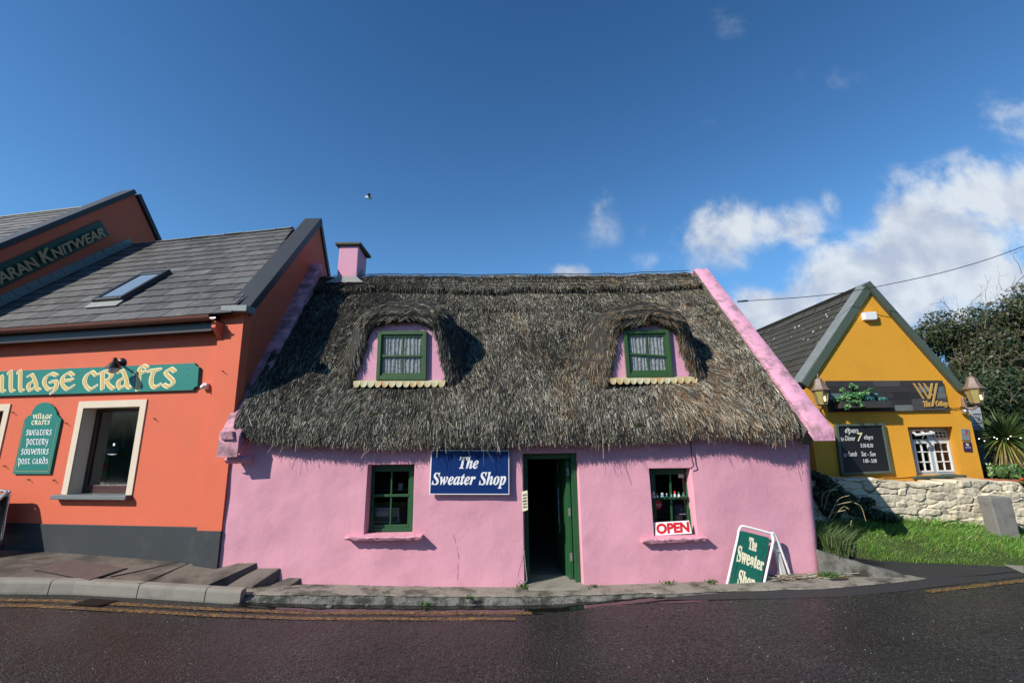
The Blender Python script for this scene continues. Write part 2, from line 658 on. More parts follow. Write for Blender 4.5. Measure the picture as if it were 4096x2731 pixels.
def strands(P, D, Nn, L, W, lift, tw, cols):
    """thin blades: base P, unit direction D, surface normal Nn, length L, width W, end lift, twist"""
    S = np.cross(D, Nn)
    S /= np.linalg.norm(S, axis=1, keepdims=True) + 1e-9
    S = S * np.cos(tw)[:, None] + Nn * np.sin(tw)[:, None]
    T = P + D * L[:, None] + Nn * lift[:, None]
    h = S * (W / 2)[:, None]
    V = np.stack([P - h, P + h, T + h * .6, T - h * .6], 1).reshape(-1, 3)
    F = np.arange(len(P) * 4).reshape(-1, 4)
    return V, F, np.repeat(cols, 4, 0)

# ------------------------------------------------------------------ material list
PINKC = (.68, .325, .395)
mat('pink_render', PINKC, .66, .08, 1.3, 30, .32, 15, .3, stain=(.53, .245, .30), smix=.6, sscale=1.6, srange=(.46, .74), bdist=.013)
mat('pink_stone', PINKC, .75, .10, 4, 40, 1.0, 30, .3, bdist=.02)
mat('pink_weathered', PINKC, .8, .12, 3, 40, .9, 34, .3, stain=(.13, .10, .10), smix=.85, sscale=4.2, srange=(.40, .62), bdist=.015)
mat('pink_clean', (.67, .325, .43), .7, .07, 3, 40, .6, 50, .3, stain=(.35, .22, .25), smix=.6, sscale=2.2, srange=(.55, .72))
mat('pink_coping', (.68, .33, .44), .75, .1, 3, 40, .8, 45, .3, stain=(.22, .15, .16), smix=.85, sscale=4.5, srange=(.47, .66))
mat('bare_cement', (.13, .12, .095), .9, .2, 5, 50, 1.0, 40, .2, stain=(.05, .05, .035), smix=.8, sscale=4, bdist=.02)
mat('thatch_base', (.045, .04, .032), .95, .3, 3, 60, .8, 50, .1)
mat('straw', (.2, .18, .15), .75, .1, 20, 80, 0, spec=.25, attr=True)
mat('moss', (.018, .028, .007), .95, .4, 30, 90, 1.0, 90, .1)
mat('wire', (.025, .02, .018), .6, .2)
mat('net', (.10, .11, .12), .5, .2)
mat('green_paint', (.018, .085, .03), .45, .2, 5, 50, .25, 60, .5, stain=(.02, .05, .02), smix=.7, sscale=5)
mat('green_faded', (.032, .085, .022), .5, .2, 5, 50, .25, 60, .5, stain=(.03, .09, .03), smix=.7, sscale=6)
mat('green_dark', (.012, .045, .02), .5, .2, 5, 50, .2, 60)
mat('lead_cream', (.46, .43, .27), .7, .12, 6, 60, .3, 60, .3, stain=(.42, .24, .07), smix=.8, sscale=5, srange=(.45, .65))
mat('lead_grey', (.23, .235, .215), .6, .2, 6, 60, .3, 60)
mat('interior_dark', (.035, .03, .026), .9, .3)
mat('interior_floor', (.17, .155, .125), .85, .2, 3, 30)
mat('lace', (.62, .62, .62), .9, .1, 8, 60)
mat('white_paint', (.80, .80, .78), .45, .05, 6, 60)
mat('off_white', (.62, .60, .54), .6, .1, 6, 60)
mat('chip_white', (.78, .77, .73), .55, .05, 6, 60)
mat('sign_blue', (.006, .03, .14), .32, .12, 3, 40, 0, spec=.5, coat=.2)
mat('sign_white', (.82, .82, .82), .4, .03)
mat('black_paint', (.008, .008, .009), .4, .2)
mat('sign_red', (.62, .02, .025), .4, .06)
mat('cable_black', (.015, .013, .013), .5, .2)
mat('asphalt', (.0165, .0172, .0155), .36, .5, 1.3, 60, 1.0, 90, .30, coat=.07, stain=(.105, .10, .092), smix=.8, sscale=58, srange=(.53, .62), bdist=.010, vbump=62)
mat('tarmac_dry', (.032, .031, .031), .7, .25, 1.3, 120, .8, 120, .4, stain=(.10, .10, .095), smix=.6, sscale=170, srange=(.6, .7), bdist=.006)
mat('aggregate', (.36, .35, .33), .5, .3, 30, 60)
mat('yellow_line', (.36, .19, .035), .45, .25, 6, 80, .6, 130, .4, stain=(.03, .028, .026), smix=.95, sscale=30, srange=(.37, .54), bdist=.012)
mat('water', (.010, .011, .009), .015, .1, 3, 30, .06, 9, spec=.7)
mat('pavement', (.145, .118, .094), .75, .16, 2, 60, .5, 90, .4, stain=(.055, .045, .036), smix=.9, sscale=1.5, srange=(.47, .60), bdist=.006)
mat('kerb_concrete', (.255, .238, .195), .75, .14, 3, 60, .5, 70, .3, stain=(.12, .11, .09), smix=.7, sscale=3, bdist=.006)
mat('old_kerb', (.26, .235, .19), .85, .22, 4, 60, 1.0, 50, .3, stain=(.04, .04, .028), smix=.85, sscale=3.5, srange=(.48, .64), bdist=.018)
mat('rough_kerb', (.17, .165, .145), .8, .4, 7, 60, 1.0, 45, .4, stain=(.02, .024, .012), smix=.9, sscale=6, srange=(.45, .6), bdist=.03)
mat('hill_green', (.035, .05, .018), .95, .5, .8, 6, 1.0, 3, .1, bdist=.3)
mat('soil', (.06, .048, .034), .95, .3, 5, 60, 1.0, 50, .1)
mat('verge', (.045, .06, .022), .95, .3, 2, 40, 1.0, 30, .1)
mat('blade', (.08, .15, .02), .55, 0, spec=.3, attr=True)
mat('iron', (.06, .045, .038), .5, .3, 6, 60, .3, 60, .5)
mat('iron_dark', (.02, .018, .016), .45, .3, 6, 60, .3, 60, .5)
mat('stone_chip', (.14, .135, .12), .9, .3, 8, 60, .8, 60, .2)
glass_mat('window_glass', (.80, .84, .82), 0.0, .8)
glass_mat('old_glass', (.93, .95, .94), 0.01, .28)

# ------------------------------------------------------------------ ground, road, kerbs
XS_R = [-60, -8, -5.4, -4.4, -3.6, -2.5, -1, .5, 1.5, 2.9, 4.2, 5.5, 8, 60]
ZS_R = [.5, .36, .20, .13, .07, .01, -.03, -.045, .015, .085, .13, .16, .22, .5]
def zroad(x): return float(np.interp(x, XS_R, ZS_R))
XS_S = [-4.2, -2.9, -.9, .5, 2.9, 4.2, 5.0, 6]
ZS_S = [.17, .125, .068, .05, .105, .15, .165, .17]
def zstrip(x): return float(np.interp(x, XS_S, ZS_S))

m = MB()
m.box(-400, 400, -400, 400, -.62, -.60)
tag(m.build('ground', 'verge'), kind='structure')

# wooded hillside across the road, behind the camera: the windows mirror it
hv = []
for i in range(61):
    x = -90 + 3 * i
    h_ = 5.5 + 1.6 * nois(x * .07, 1.5) + .9 * nois(x * .3, 4.2)
    hv.append([(x, -17 + 1.2 * nois(x * .2, 8), -.6), (x, -18 + .8 * nois(x * .5, 3), h_ * .45), (x, -20, h_ * .85), (x, -24, h_), (x, -60, h_ + 4), (x, -90, -.6)])
m = MB(); m.loft(hv)
tag(m.build('hillside', 'hill_green', smooth=True), kind='structure')

# kerb base line (front of kerb, at road level) traced in the photo, then put on the road's height
KB = [(-60, -1.6), (-14, -1.25), (-8, -1.0)]
for u, v in [(298, 2376), (565, 2391), (905, 2412), (1200, 2420), (1481, 2424), (1855, 2427), (2170, 2425), (2332, 2414), (2663, 2392), (2940, 2372), (3300, 2362)]:
    z = .1
    for _ in range(6):
        P = onZ(u, v, z); z = zroad(P[0])
    KB.append((P[0], P[1]))
KB += [(4.6, KB[-1][1] + .08), (5.4, KB[-1][1] + .24), (9, .4), (60, 1.2)]
def ykerb(x): return float(np.interp(x, [k[0] for k in KB], [k[1] for k in KB]))

def crown(d): return .035 * min(d, 3.0) / 3.0 * (2 - min(d, 3.0) / 3.0)

xs = np.array(sorted(set([-60, -40, -25, -16, -12, -10, -9, -8, -7.2, -6.4] + list(np.round(np.arange(-5.9, 6.21, .0125), 4)) + [6.6, 7.2, 8, 9, 10, 12, 16, 25, 40, 60])))
ds = np.array(sorted(set([-.25, 0, .02] + list(np.round(np.arange(.03, 3.35, .0125), 4)) + [3.6, 4, 5, 6, 7.5])))
XX, DD = np.meshgrid(xs, ds, indexing='ij')
kx_, ky_ = [k[0] for k in KB], [k[1] for k in KB]
YYr = np.interp(XX, kx_, ky_) - DD
dc = np.clip(DD, 0, 3)
ZZ = np.interp(XX, XS_R, ZS_R) + .035 * dc / 3 * (2 - dc / 3)
fade = np.clip((DD - .02) / .1, 0, 1) * (np.abs(XX) < 6.3) * (DD < 3.4)
# stone mastic surface: rounded chippings with hollows between them, and slow undulation
h1 = vnoise(XX / .030, YYr / .030, 101, 1); h2 = vnoise(XX / .014, YYr / .014, 102, 1)
ZZ = ZZ + fade * (.0030 * np.clip(h1, -.8, .7) + .0026 * h2 + .004 * vnoise(XX * 1.7, YYr * 2, 103, 2)) - .004 * (DD == 0)
RV = np.stack([XX, YYr, ZZ], -1).reshape(-1, 3)
ri = np.arange(RV.shape[0]).reshape(XX.shape)
RF = np.stack([ri[:-1, :-1], ri[:-1, 1:], ri[1:, 1:], ri[1:, :-1]], -1).reshape(-1, 4)
tag(npmesh('road', RV, RF, 'asphalt', None, None, False), kind='structure')

# loose pale chips bedded in the road surface
cv = MB()
for i in range(190):
    x, d = random.uniform(-5.2, 5.6), random.uniform(.25, 3.2)
    z = zroad(x) + crown(d)
    r = random.uniform(.002, .0042)
    cv.lathe((x, ykerb(x) - d, z), [(r, -.003), (r * 1.0, .002), (r * .5, .0045)], 5)
tag(cv.build('road_gravel', 'aggregate'), label='pale stone chips set into the wet asphalt road', cat='gravel', kind='stuff')

def ribbon(x0, x1, dfun, wid, zoff, n=120):
    m = MB()
    rows = []
    for i in range(n + 1):
        x = x0 + (x1 - x0) * i / n
        d = dfun(x)
        row = []
        for k in range(5):
            dd = d + wid * k / 4
            row.append((x, ykerb(x) - dd, zroad(x) + crown(dd) + .004 * nois(x * 1.7, dd * 2) + zoff))
        rows.append(row)
    return m.loft(rows)

for x0, x1, d0 in ((-14, .2, .20), (-14, .0, .40), (5.0, 9.0, .34)):
    o = ribbon(x0, x1, lambda x: d0 + .012 * math.sin(x * 2.1), .10, .0045, 200).build('road_marking', 'yellow_line')
    tag(o, kind='structure')

# standing water in the gutter
wm = MB()
rows = []
for i in range(121):
    x = -3.5 + 5.4 * i / 120
    e = math.sin(math.pi * i / 120) ** .5
    w0 = (.24 + .07 * nois(x * 1.3, 4.2) + .05 * nois(x * 4, 1.1)) * e + .02
    z = zroad(x) + .0090
    rows.append([(x, ykerb(x) + .10, z), (x, ykerb(x) - .08, z), (x, ykerb(x) - w0, z - .0006)])
wm.loft(rows)
tag(wm.build('puddle', 'water'), kind='structure')
for x0, x1, d0, d1 in ((.45, 1.35, .13, .21), (1.75, 2.5, .14, .20), (2.75, 3.35, .16, .215), (-1.4, -.7, .26, .33), (-.45, .35, .24, .31)):
    wm = MB(); rows = []
    for i in range(41):
        x = x0 + (x1 - x0) * i / 40
        e = math.sin(math.pi * i / 40) ** .5
        c_ = (d0 + d1) / 2 + .015 * nois(x * 2, 7.7)
        h_ = (d1 - d0) / 2 * e + .004
        z = zroad(x) + crown(c_) + .0022
        rows.append([(x, ykerb(x) - c_ + h_, z), (x, ykerb(x) - c_ - h_, z)])
    wm.loft(rows)
    tag(wm.build('puddle', 'water'), kind='structure')

# ------------------------------------------------------------------ orange frame (its facade runs back 10 degrees to the left)
YO = R_(-10)
OX, ON = np.array([math.cos(YO), math.sin(YO), 0]), np.array([-math.sin(YO), math.cos(YO), 0])
O0 = np.array([-4.15, -.02, 0])
OF = PL(O0, OX)                      # pilaster face; the shop wall lies .06 behind it
def op(s_, d, z): return O0 + OX * s_ + ON * d + np.array([0, 0, z])

# upper pavement in front of the orange shop, falling to the kerb
def zpave(s_): return float(np.interp(s_, [-30, -3.1, -1.4, -.4, .1], [.62, .475, .45, .43, .40]))
rows = []
KT = .145
kerb_rows = []
for i in range(81):
    x = -14 + (14 - 3.72) * i / 80
    yk = ykerb(x) + .13
    zk = zroad(x) + KT
    # wall line of the orange shop at this x
    t = (x - O0[0] - ON[0] * .06) / OX[0]
    yw = O0[1] + OX[1] * t + ON[1] * .06 + .3
    zw = zpave(t)
    if x > -4.05: yw, zw = .02, .40
    row = []
    g_ = (i / 80) ** 3
    for k in range(13):
        f = k / 12
        xd_ = g_ * .42 * f - g_ * .28
        row.append((x + xd_, yk * (1 - f) + yw * f, zk * (1 - f) + zw * f + .004 * nois(x * 2, f * 6) * math.sin(math.pi * f)))
    rows.append(row)
pv = MB(); pv.loft([r[::-1] for r in rows])
# turned-down edge where the pavement ends above the steps
last = rows[-1]
pv.loft([[(p[0], p[1], p[2]) for p in last], [(p[0] + .01, p[1], -.2) for p in last]])
tag(pv.build('pavement', 'pavement'), kind='structure')

# joints in the pavement are thin dark grooves of tar
gj = MB()
for (a, b) in ((Z3(660, 500), Z3(1205, 352)), (Z3(868, 528), Z3(1292, 350))):
    A, B = onZ(*a, .30), onZ(*b, .41)
    A = A + (B - A) * .13
    def zsurf(x, y):
        t = (x - O0[0] - ON[0] * .06) / OX[0]
        yw = .32 if x > -4.05 else O0[1] + OX[1] * t + ON[1] * .06 + .3
        zw = .40 if x > -4.05 else zpave(t)
        yk = ykerb(x) + .13
        f = min(max((y - yk) / (yw - yk), 0), 1)
        return (zroad(x) + KT) * (1 - f) + zw * f
    pts = [A * (1 - k / 10) + B * (k / 10) for k in range(11)]
    gj.tube([(p[0], p[1], zsurf(p[0], p[1]) + .001) for p in pts], .007, 5)
tag(gj.build('pavement_joints', 'soil'), kind='structure')

# concrete kerb stones, each one its own block
kx = [-9.6, -8.1, -6.75, -5.78, -4.72, -3.88, -3.44]
for a, b in zip(kx[:-1], kx[1:]):
    m = MB()
    rings = []
    for i in range(9):
        x = a + .006 + (b - a - .012) * i / 8
        y, z = ykerb(x), zroad(x)
        h = KT + .003
        rings.append([(x, y + .004, z - .12), (x, y, z + .02), (x, y + .012, z + h - .035), (x, y + .022, z + h - .012), (x, y + .04, z + h), (x, y + .135, z + h + .004), (x, y + .135, z - .12)])
    m.loft([r[::-1] for r in rings], True)
    m.f.append(tuple(range(7))); m.f.append(tuple(len(m.v) - 7 + k for k in range(7))[::-1])
    o = m.build('kerb', 'kerb_concrete')
    tag(o, kind='structure')

# steps down from the pavement to the strip in front of the pink cottage
def step(pts, z1, z0, name='steps'):
    P = [onZ(*p, z1) for p in pts]
    m = MB()
    m.prism([(p[0], p[1], z0) for p in P], (0, 0, z1 - z0))
    return m
def step2(fl, fr, br_, bl_, zf):
    P = [onZ(*fl, zf), onZ(*fr, zf), onY(*br_, -.0), onY(*bl_, -.0)]
    m = MB()
    top = [np.array(p) for p in P]
    low = [np.array((p[0], p[1], -.2)) for p in P]
    m.add(low + top, [(3, 2, 1, 0), (4, 5, 6, 7), (0, 1, 5, 4), (1, 2, 6, 5), (2, 3, 7, 6), (3, 0, 4, 7)])
    return m
st = step2(Z3(1480, 532), Z3(1700, 522), Z3(1888, 400), Z3(1735, 402), .175)
st2 = step2(Z3(1800, 524), Z3(1945, 522), Z3(2028, 466), Z3(1940, 464), .135)
tag(st.build('steps', 'pavement', bevel=.012), kind='structure')
tag(st2.build('steps', 'pavement', bevel=.012), kind='structure')

# concrete strip along the foot of the pink wall, with a broken edge and a rough stony face
rows, face = [], []
for i in range(331):
    x = -3.55 + 9.1 * i / 330
    zs, zr = zstrip(x), zroad(x)
    h = max(zs - zr, .0)
    brk = .035 * nois(x * 3.1, 9.3) + .025 * nois(x * 9, 2.2)
    ye = ykerb(x) + (.11 + brk if h > .05 else .05 + brk * .4)
    back = .55 if x < 2.62 else max(-.15, .55 - (x - 2.62) * 9)
    if x > 3.8: back = min(max(ye + .12, -.15 + (x - 3.8) * .12), .1)
    rows.append([(x, ye + (back - ye) * f, zs + (.004 * nois(x * 4, f * 7) if 0 < f < 1 else 0) - (.012 if f == 0 else 0)) for f in (0, .04, .12, .25, .4, .6, .8, 1)])
    b0 = [(x, ye + .015, zs - .012)]
    for k in range(1, 8):
        f = k / 7
        o = -.05 * abs(nois(x * 3.2, f * 2, 3.1)) + .025 * nois(x * 9, f * 4, 5.1) + .014 * nois(x * 24, f * 9, 1.1)
        yk = ykerb(x) - .01
        b0.append((x, (ye + .02) * (1 - f) + yk * f + o * math.sin(math.pi * min(f * 1.2, 1)), (zs - .02) * (1 - f) + (zr - .03) * f))
    face.append(b0)
m = MB(); m.loft([r for r in rows][::-1]); tag(m.build('footpath', 'old_kerb', smooth=True), kind='structure')
m = MB(); m.loft(face); tag(m.build('kerb', 'rough_kerb', smooth=40), kind='structure')

# ------------------------------------------------------------------ PINK COTTAGE
cot = thing('pink_cottage', 'pink rendered cottage with an old thatched roof and two eyebrow dormers', 'cottage', (0, 0, .1))
SK = -.075                                    # its end walls run back slightly to the left
def sk(x, y): return x + SK * y
YE, YR = -.25, 2.72                           # eaves and ridge
EV = [(930, 1738), (985, 1762), (1080, 1778), (1200, 1786), (1500, 1792), (1800, 1794), (2048, 1790), (2400, 1783), (2650, 1770), (2800, 1756), (2900, 1750), (2985, 1760), (3070, 1775), (3140, 1765), (3215, 1728)]
ev = [onY(u, v, YE) for u, v in EV]
EX = [p[0] for p in ev]; EZ = [p[2] + .15 for p in ev]
XL, XR = EX[0] - .03, EX[-1] - .07
rd = [onY(u, v, YR) for u, v in [(1285, 1112), (1420, 1125), (1480, 1108), (1700, 1110), (1950, 1112), (2200, 1110), (2500, 1112), (2790, 1088)]]
RX = [sk(0, 0) + p[0] - SK * YR for p in rd]; RZ = [p[2] for p in rd]
def smooth_interp(x, X, Z):
    return (np.interp(x - .12, X, Z) + np.interp(x, X, Z) + np.interp(x + .12, X, Z)) / 3
BAND = .845
def roof_pt(x, t):
    """x along the ridge (unskewed), t from eaves 0 to ridge 1; arrays"""
    x, t = np.asarray(x, float), np.asarray(t, float)
    ze, zr = smooth_interp(x, EX, EZ), smooth_interp(x, RX, RZ)
    y = YE + (YR - YE) * t
    z = ze + (zr - ze) * t
    off = .07 * np.sin(np.pi * np.clip(t, 0, 1)) + .045 * vnoise(x * 1.1, t * 4, 3) + .022 * vnoise(x * 4, t * 14, 5)
    lip = BAND + .018 * vnoise(x * 1.3, 0 * x, 8) + .010 * vnoise(x * 6, 0 * x, 9)
    off = off + .105 / (1 + np.exp(-(t - lip) * 260)) * (1 - np.clip((t - .95) / .05, 0, 1) * .5)
    # course lines where older layers end
    for c, a in ((.70, .03), (.52, .022), (.33, .02)):
        l2 = c + .03 * vnoise(x * .9, 0 * x + c * 9, 12)
        off = off + a / (1 + np.exp(-(t - l2) * 160)) * np.exp(-np.maximum(t - l2, 0) * 7)
    off = off - .10 * np.clip(1 - t / .05, 0, 1) ** 2
    nn = np.array([0, -.763, .646])
    X = x + SK * y
    return np.stack([X, y + nn[1] * off, z + nn[2] * off], -1)

gx, gt = np.meshgrid(np.linspace(XL, XR, 260), np.concatenate([np.linspace(0, .06, 8), np.linspace(.07, 1, 130)]), indexing='ij')
G = roof_pt(gx, gt)
under = np.stack([G[:, 0, 0], np.full(260, -.10), G[:, 0, 2] + .03], -1)
under2 = np.stack([G[:, 0, 0], np.full(260, .45), G[:, 0, 2] + .25], -1)
under3 = np.stack([G[:, 0, 0], G[:, 0, 1] + .03, G[:, 0, 2] - .03], -1)
G2 = np.concatenate([under2[:, None], under[:, None], under3[:, None], G,
                     np.stack([sk(gx[:, 0], YR + .25), np.full(260, YR + .3), G[:, -1, 2] - .10], -1)[:, None],
                     np.stack([sk(gx[:, 0], 5.9), np.full(260, 5.9), np.full(260, 2.0)], -1)[:, None]], 1)
ni, nj = G2.shape[:2]
idx = np.arange(ni * nj).reshape(ni, nj)
FQ = np.stack([idx[:-1, :-1], idx[1:, :-1], idx[1:, 1:], idx[:-1, 1:]], -1).reshape(-1, 4)

# dormers: where their sills meet the slope
def roof_hit(u, v):
    lo, hi = -.4, 2.7
    for _ in range(30):
        y = (lo + hi) / 2
        p = onY(u, v, y)
        t = (y - YE) / (YR - YE)
        q = roof_pt(p[0] - SK * y, t)
        if p[2] > q[2]: lo = y
        else: hi = y
    return (lo + hi) / 2
ARCH = [
    [Z4(*p) for p in ((915, 1062), (938, 990), (968, 910), (1005, 800), (1035, 725), (1075, 685), (1130, 665), (1200, 657), (1300, 655), (1370, 664), (1425, 690), (1462, 745), (1490, 830), (1515, 930), (1545, 1062))],
    [Z7(*p) for p in ((466, 988), (478, 930), (495, 860), (515, 770), (535, 680), (560, 610), (610, 575), (700, 560), (800, 545), (890, 562), (965, 590), (1010, 650), (1045, 740), (1090, 850), (1142, 980))]]
SILLPX = [Z4(1230, 1075), Z7(800, 1000)]
DORM = []
for A, S_ in zip(ARCH, SILLPX):
    yd = roof_hit(*S_) - .075
    pts = [onY(u, v, yd) for u, v in A]
    DORM.append((yd, pts))

def hood_profile(k, side):
    top = [(-.03, .10), (-.025, -.04), (.0, -.10), (.06, -.15), (.15, -.15), (.26, -.08), (.36, .06), (.44, .33), (.47, .75), (.44, 1.25), (.30, 1.6)]
    sid = [(.015, .10), (.02, -.02), (.035, -.045), (.07, -.055), (.12, -.04), (.19, .01), (.28, .10), (.37, .26), (.44, .5), (.44, .8), (.38, 1.0)]
    return [(a[0] * side + b[0] * (1 - side), a[1] * side + b[1] * (1 - side)) for a, b in zip(top, sid)]

hood_grids = []
for yd, pts in DORM:
    p2 = smooth_path([(p[0], p[2]) for p in pts], 5)
    n = len(p2)
    grid = []
    for i, p in enumerate(p2):
        a, b = p2[max(i - 1, 0)], p2[min(i + 1, n - 1)]
        tx, tz = b[0] - a[0], b[1] - a[1]
        l = math.hypot(tx, tz)
        nx, nz = -tz / l, tx / l
        side = max(0, min(1, (nz - .15) / .75))
        row = []
        for k, (o, dy) in enumerate(hood_profile(0, side)):
            o2 = o * (1 + .12 * nois(i * .15, k * .5, yd)) + (.012 * nois(i * .5, k * .9, yd * 3) if k > 1 else 0)
            row.append((p[0] + nx * o2 + SK * max(dy, 0), yd + dy, p[1] + nz * o2))
        grid.append(row)
    hood_grids.append(np.array(grid))

# ---- straw colours
PAL = np.array([(.022, .0225, .016), (.115, .107, .083), (.37, .345, .275), (.20, .105, .042), (.47, .40, .29), (.030, .042, .012)])
def straw_cols(x, t, n, dark, brown, moss):
    wts = np.stack([.75 + 2.4 * dark, .9 + 0 * dark, .50 * (1 - .75 * dark), .04 + 1.0 * brown, .06 + .35 * brown * (1 - dark), moss], 1)
    wts = np.clip(wts, 0, None)
    cs = np.cumsum(wts, 1); cs /= cs[:, -1:]
    r = rng.random(n)[:, None]
    k = (r > cs).sum(1)
    return PAL[k] * rng.uniform(.65, 1.3, (n, 1))

NS = 230000
x = rng.uniform(XL - .02, XR + .02, NS); t = rng.random(NS) ** .92
ex = rng.random(NS) < .10
t[ex] = rng.random(ex.sum()) * .03
eb = (~ex) & (rng.random(NS) < .07)
t[eb] = BAND + .018 * vnoise(x[eb] * 1.3, 0 * x[eb], 8) + rng.uniform(-.012, .05, eb.sum())
P = roof_pt(x, t)
Pd = roof_pt(x, t + .012)
D = P - Pd
D /= np.linalg.norm(D, axis=1, keepdims=True)
Xd = np.tile(np.array([[1.0, 0, 0]]), (NS, 1))
Nn = np.cross(Xd, -D); Nn /= np.linalg.norm(Nn, axis=1, keepdims=True)
long_s = rng.random(NS) < .03
flow = .13 * vnoise(x * .8, t * 3, 21)
for (yd, pts) in DORM:      # straw fans out round the dormers
    cxm, hw = (pts[0][0] + pts[-1][0]) / 2 - SK * yd, (pts[-1][0] - pts[0][0]) / 2
    td = (yd - YE) / (YR - YE)
    dx = x - cxm
    flow += .55 * np.sign(dx) * np.exp(-((np.abs(dx) - hw) / .5) ** 2) * np.exp(-((t - td - .12) / .2) ** 2)
messy = np.clip(vnoise(x * 1.6, t * 5, 33) - .15, 0, 1) * 1.5 + (x > 1.2) * np.exp(-((t - .22) / .12) ** 2) * .5 + (x > 2.6) * .25
jit = rng.normal(0, 1, NS) * (.08 + .36 * messy * (t > .06) + .25 * long_s) + flow
D = D * np.cos(jit)[:, None] + Xd * np.sin(jit)[:, None]
L = rng.uniform(.05, .15, NS) * (1 + .5 * messy)
L[long_s] *= rng.uniform(1.5, 2.6, long_s.sum()); L[ex] = rng.uniform(.05, .12, ex.sum()); L[eb] *= .6
W = rng.uniform(.0035, .009, NS)
lift = rng.uniform(.0, .012, NS) + (rng.random(NS) < .03) * rng.uniform(0, .05, NS)
lift[ex] = rng.uniform(-.03, .03, ex.sum())
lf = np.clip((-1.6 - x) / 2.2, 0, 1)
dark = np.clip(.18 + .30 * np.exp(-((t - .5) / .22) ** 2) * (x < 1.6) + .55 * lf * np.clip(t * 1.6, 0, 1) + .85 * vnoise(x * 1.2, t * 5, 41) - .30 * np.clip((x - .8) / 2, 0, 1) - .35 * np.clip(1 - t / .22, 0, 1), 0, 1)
brown = np.clip(1.1 * vnoise(x * 1.1 + 3, t * 4, 51) + .75 * np.clip((x - .8) / 1.5, 0, 1) - .25, 0, 1) * np.clip((x + .8) / 1.2, 0, 1)
moss = .9 * np.clip(vnoise(x * 2.2, t * 6, 61) - .42, 0, 1) * np.exp(-((t - .12) / .08) ** 2) * 4
cols = straw_cols(x, t, NS, dark, brown, moss)
clump = 1 + .42 * vnoise(x * 8, t * 24, 71, 2) + .32 * vnoise(x * 13, t * 4, 72, 2) - .45 * np.exp(-((t - BAND + .006) / .010) ** 2)  # straw clump tone, plus shade painted along the gap under the ridge band
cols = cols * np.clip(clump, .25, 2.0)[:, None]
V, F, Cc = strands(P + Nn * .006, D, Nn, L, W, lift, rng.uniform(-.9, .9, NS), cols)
Vs, Fs, Cs = [G2.reshape(-1, 3)], [FQ], [np.tile(np.array([[.035, .031, .025]]), (ni * nj, 1))]
base = ni * nj
Vs.append(V); Fs.append(F + base); Cs.append(Cc); base += len(V)
# eaves: a thick fringe of cut ends hanging below the edge
NE = 15000
x = rng.uniform(XL, XR, NE)
dep = rng.uniform(0, .20, NE)
P = roof_pt(x, np.zeros(NE)); P[:, 1] += dep; P[:, 2] += rng.uniform(-.01, .07, NE)
D = np.stack([rng.normal(0, .09, NE), rng.normal(-.30, .12, NE), -np.ones(NE)], 1); D /= np.linalg.norm(D, axis=1, keepdims=True)
Nn = np.tile(np.array([[0, -.93, .36]]), (NE, 1))
long_ = (rng.random(NE) < .002)
V, F, Cc = strands(P, D, Nn, rng.uniform(.04, .075, NE) * (1 + long_ * 1.0), rng.uniform(.006, .013, NE), np.zeros(NE), rng.uniform(-.8, .8, NE),
                   PAL[rng.choice([0, 1, 2], NE, p=[.35, .35, .30])] * rng.uniform(.6, 1.2, (NE, 1)))
Vs.append(V); Fs.append(F + base); Cs.append(Cc); base += len(V)
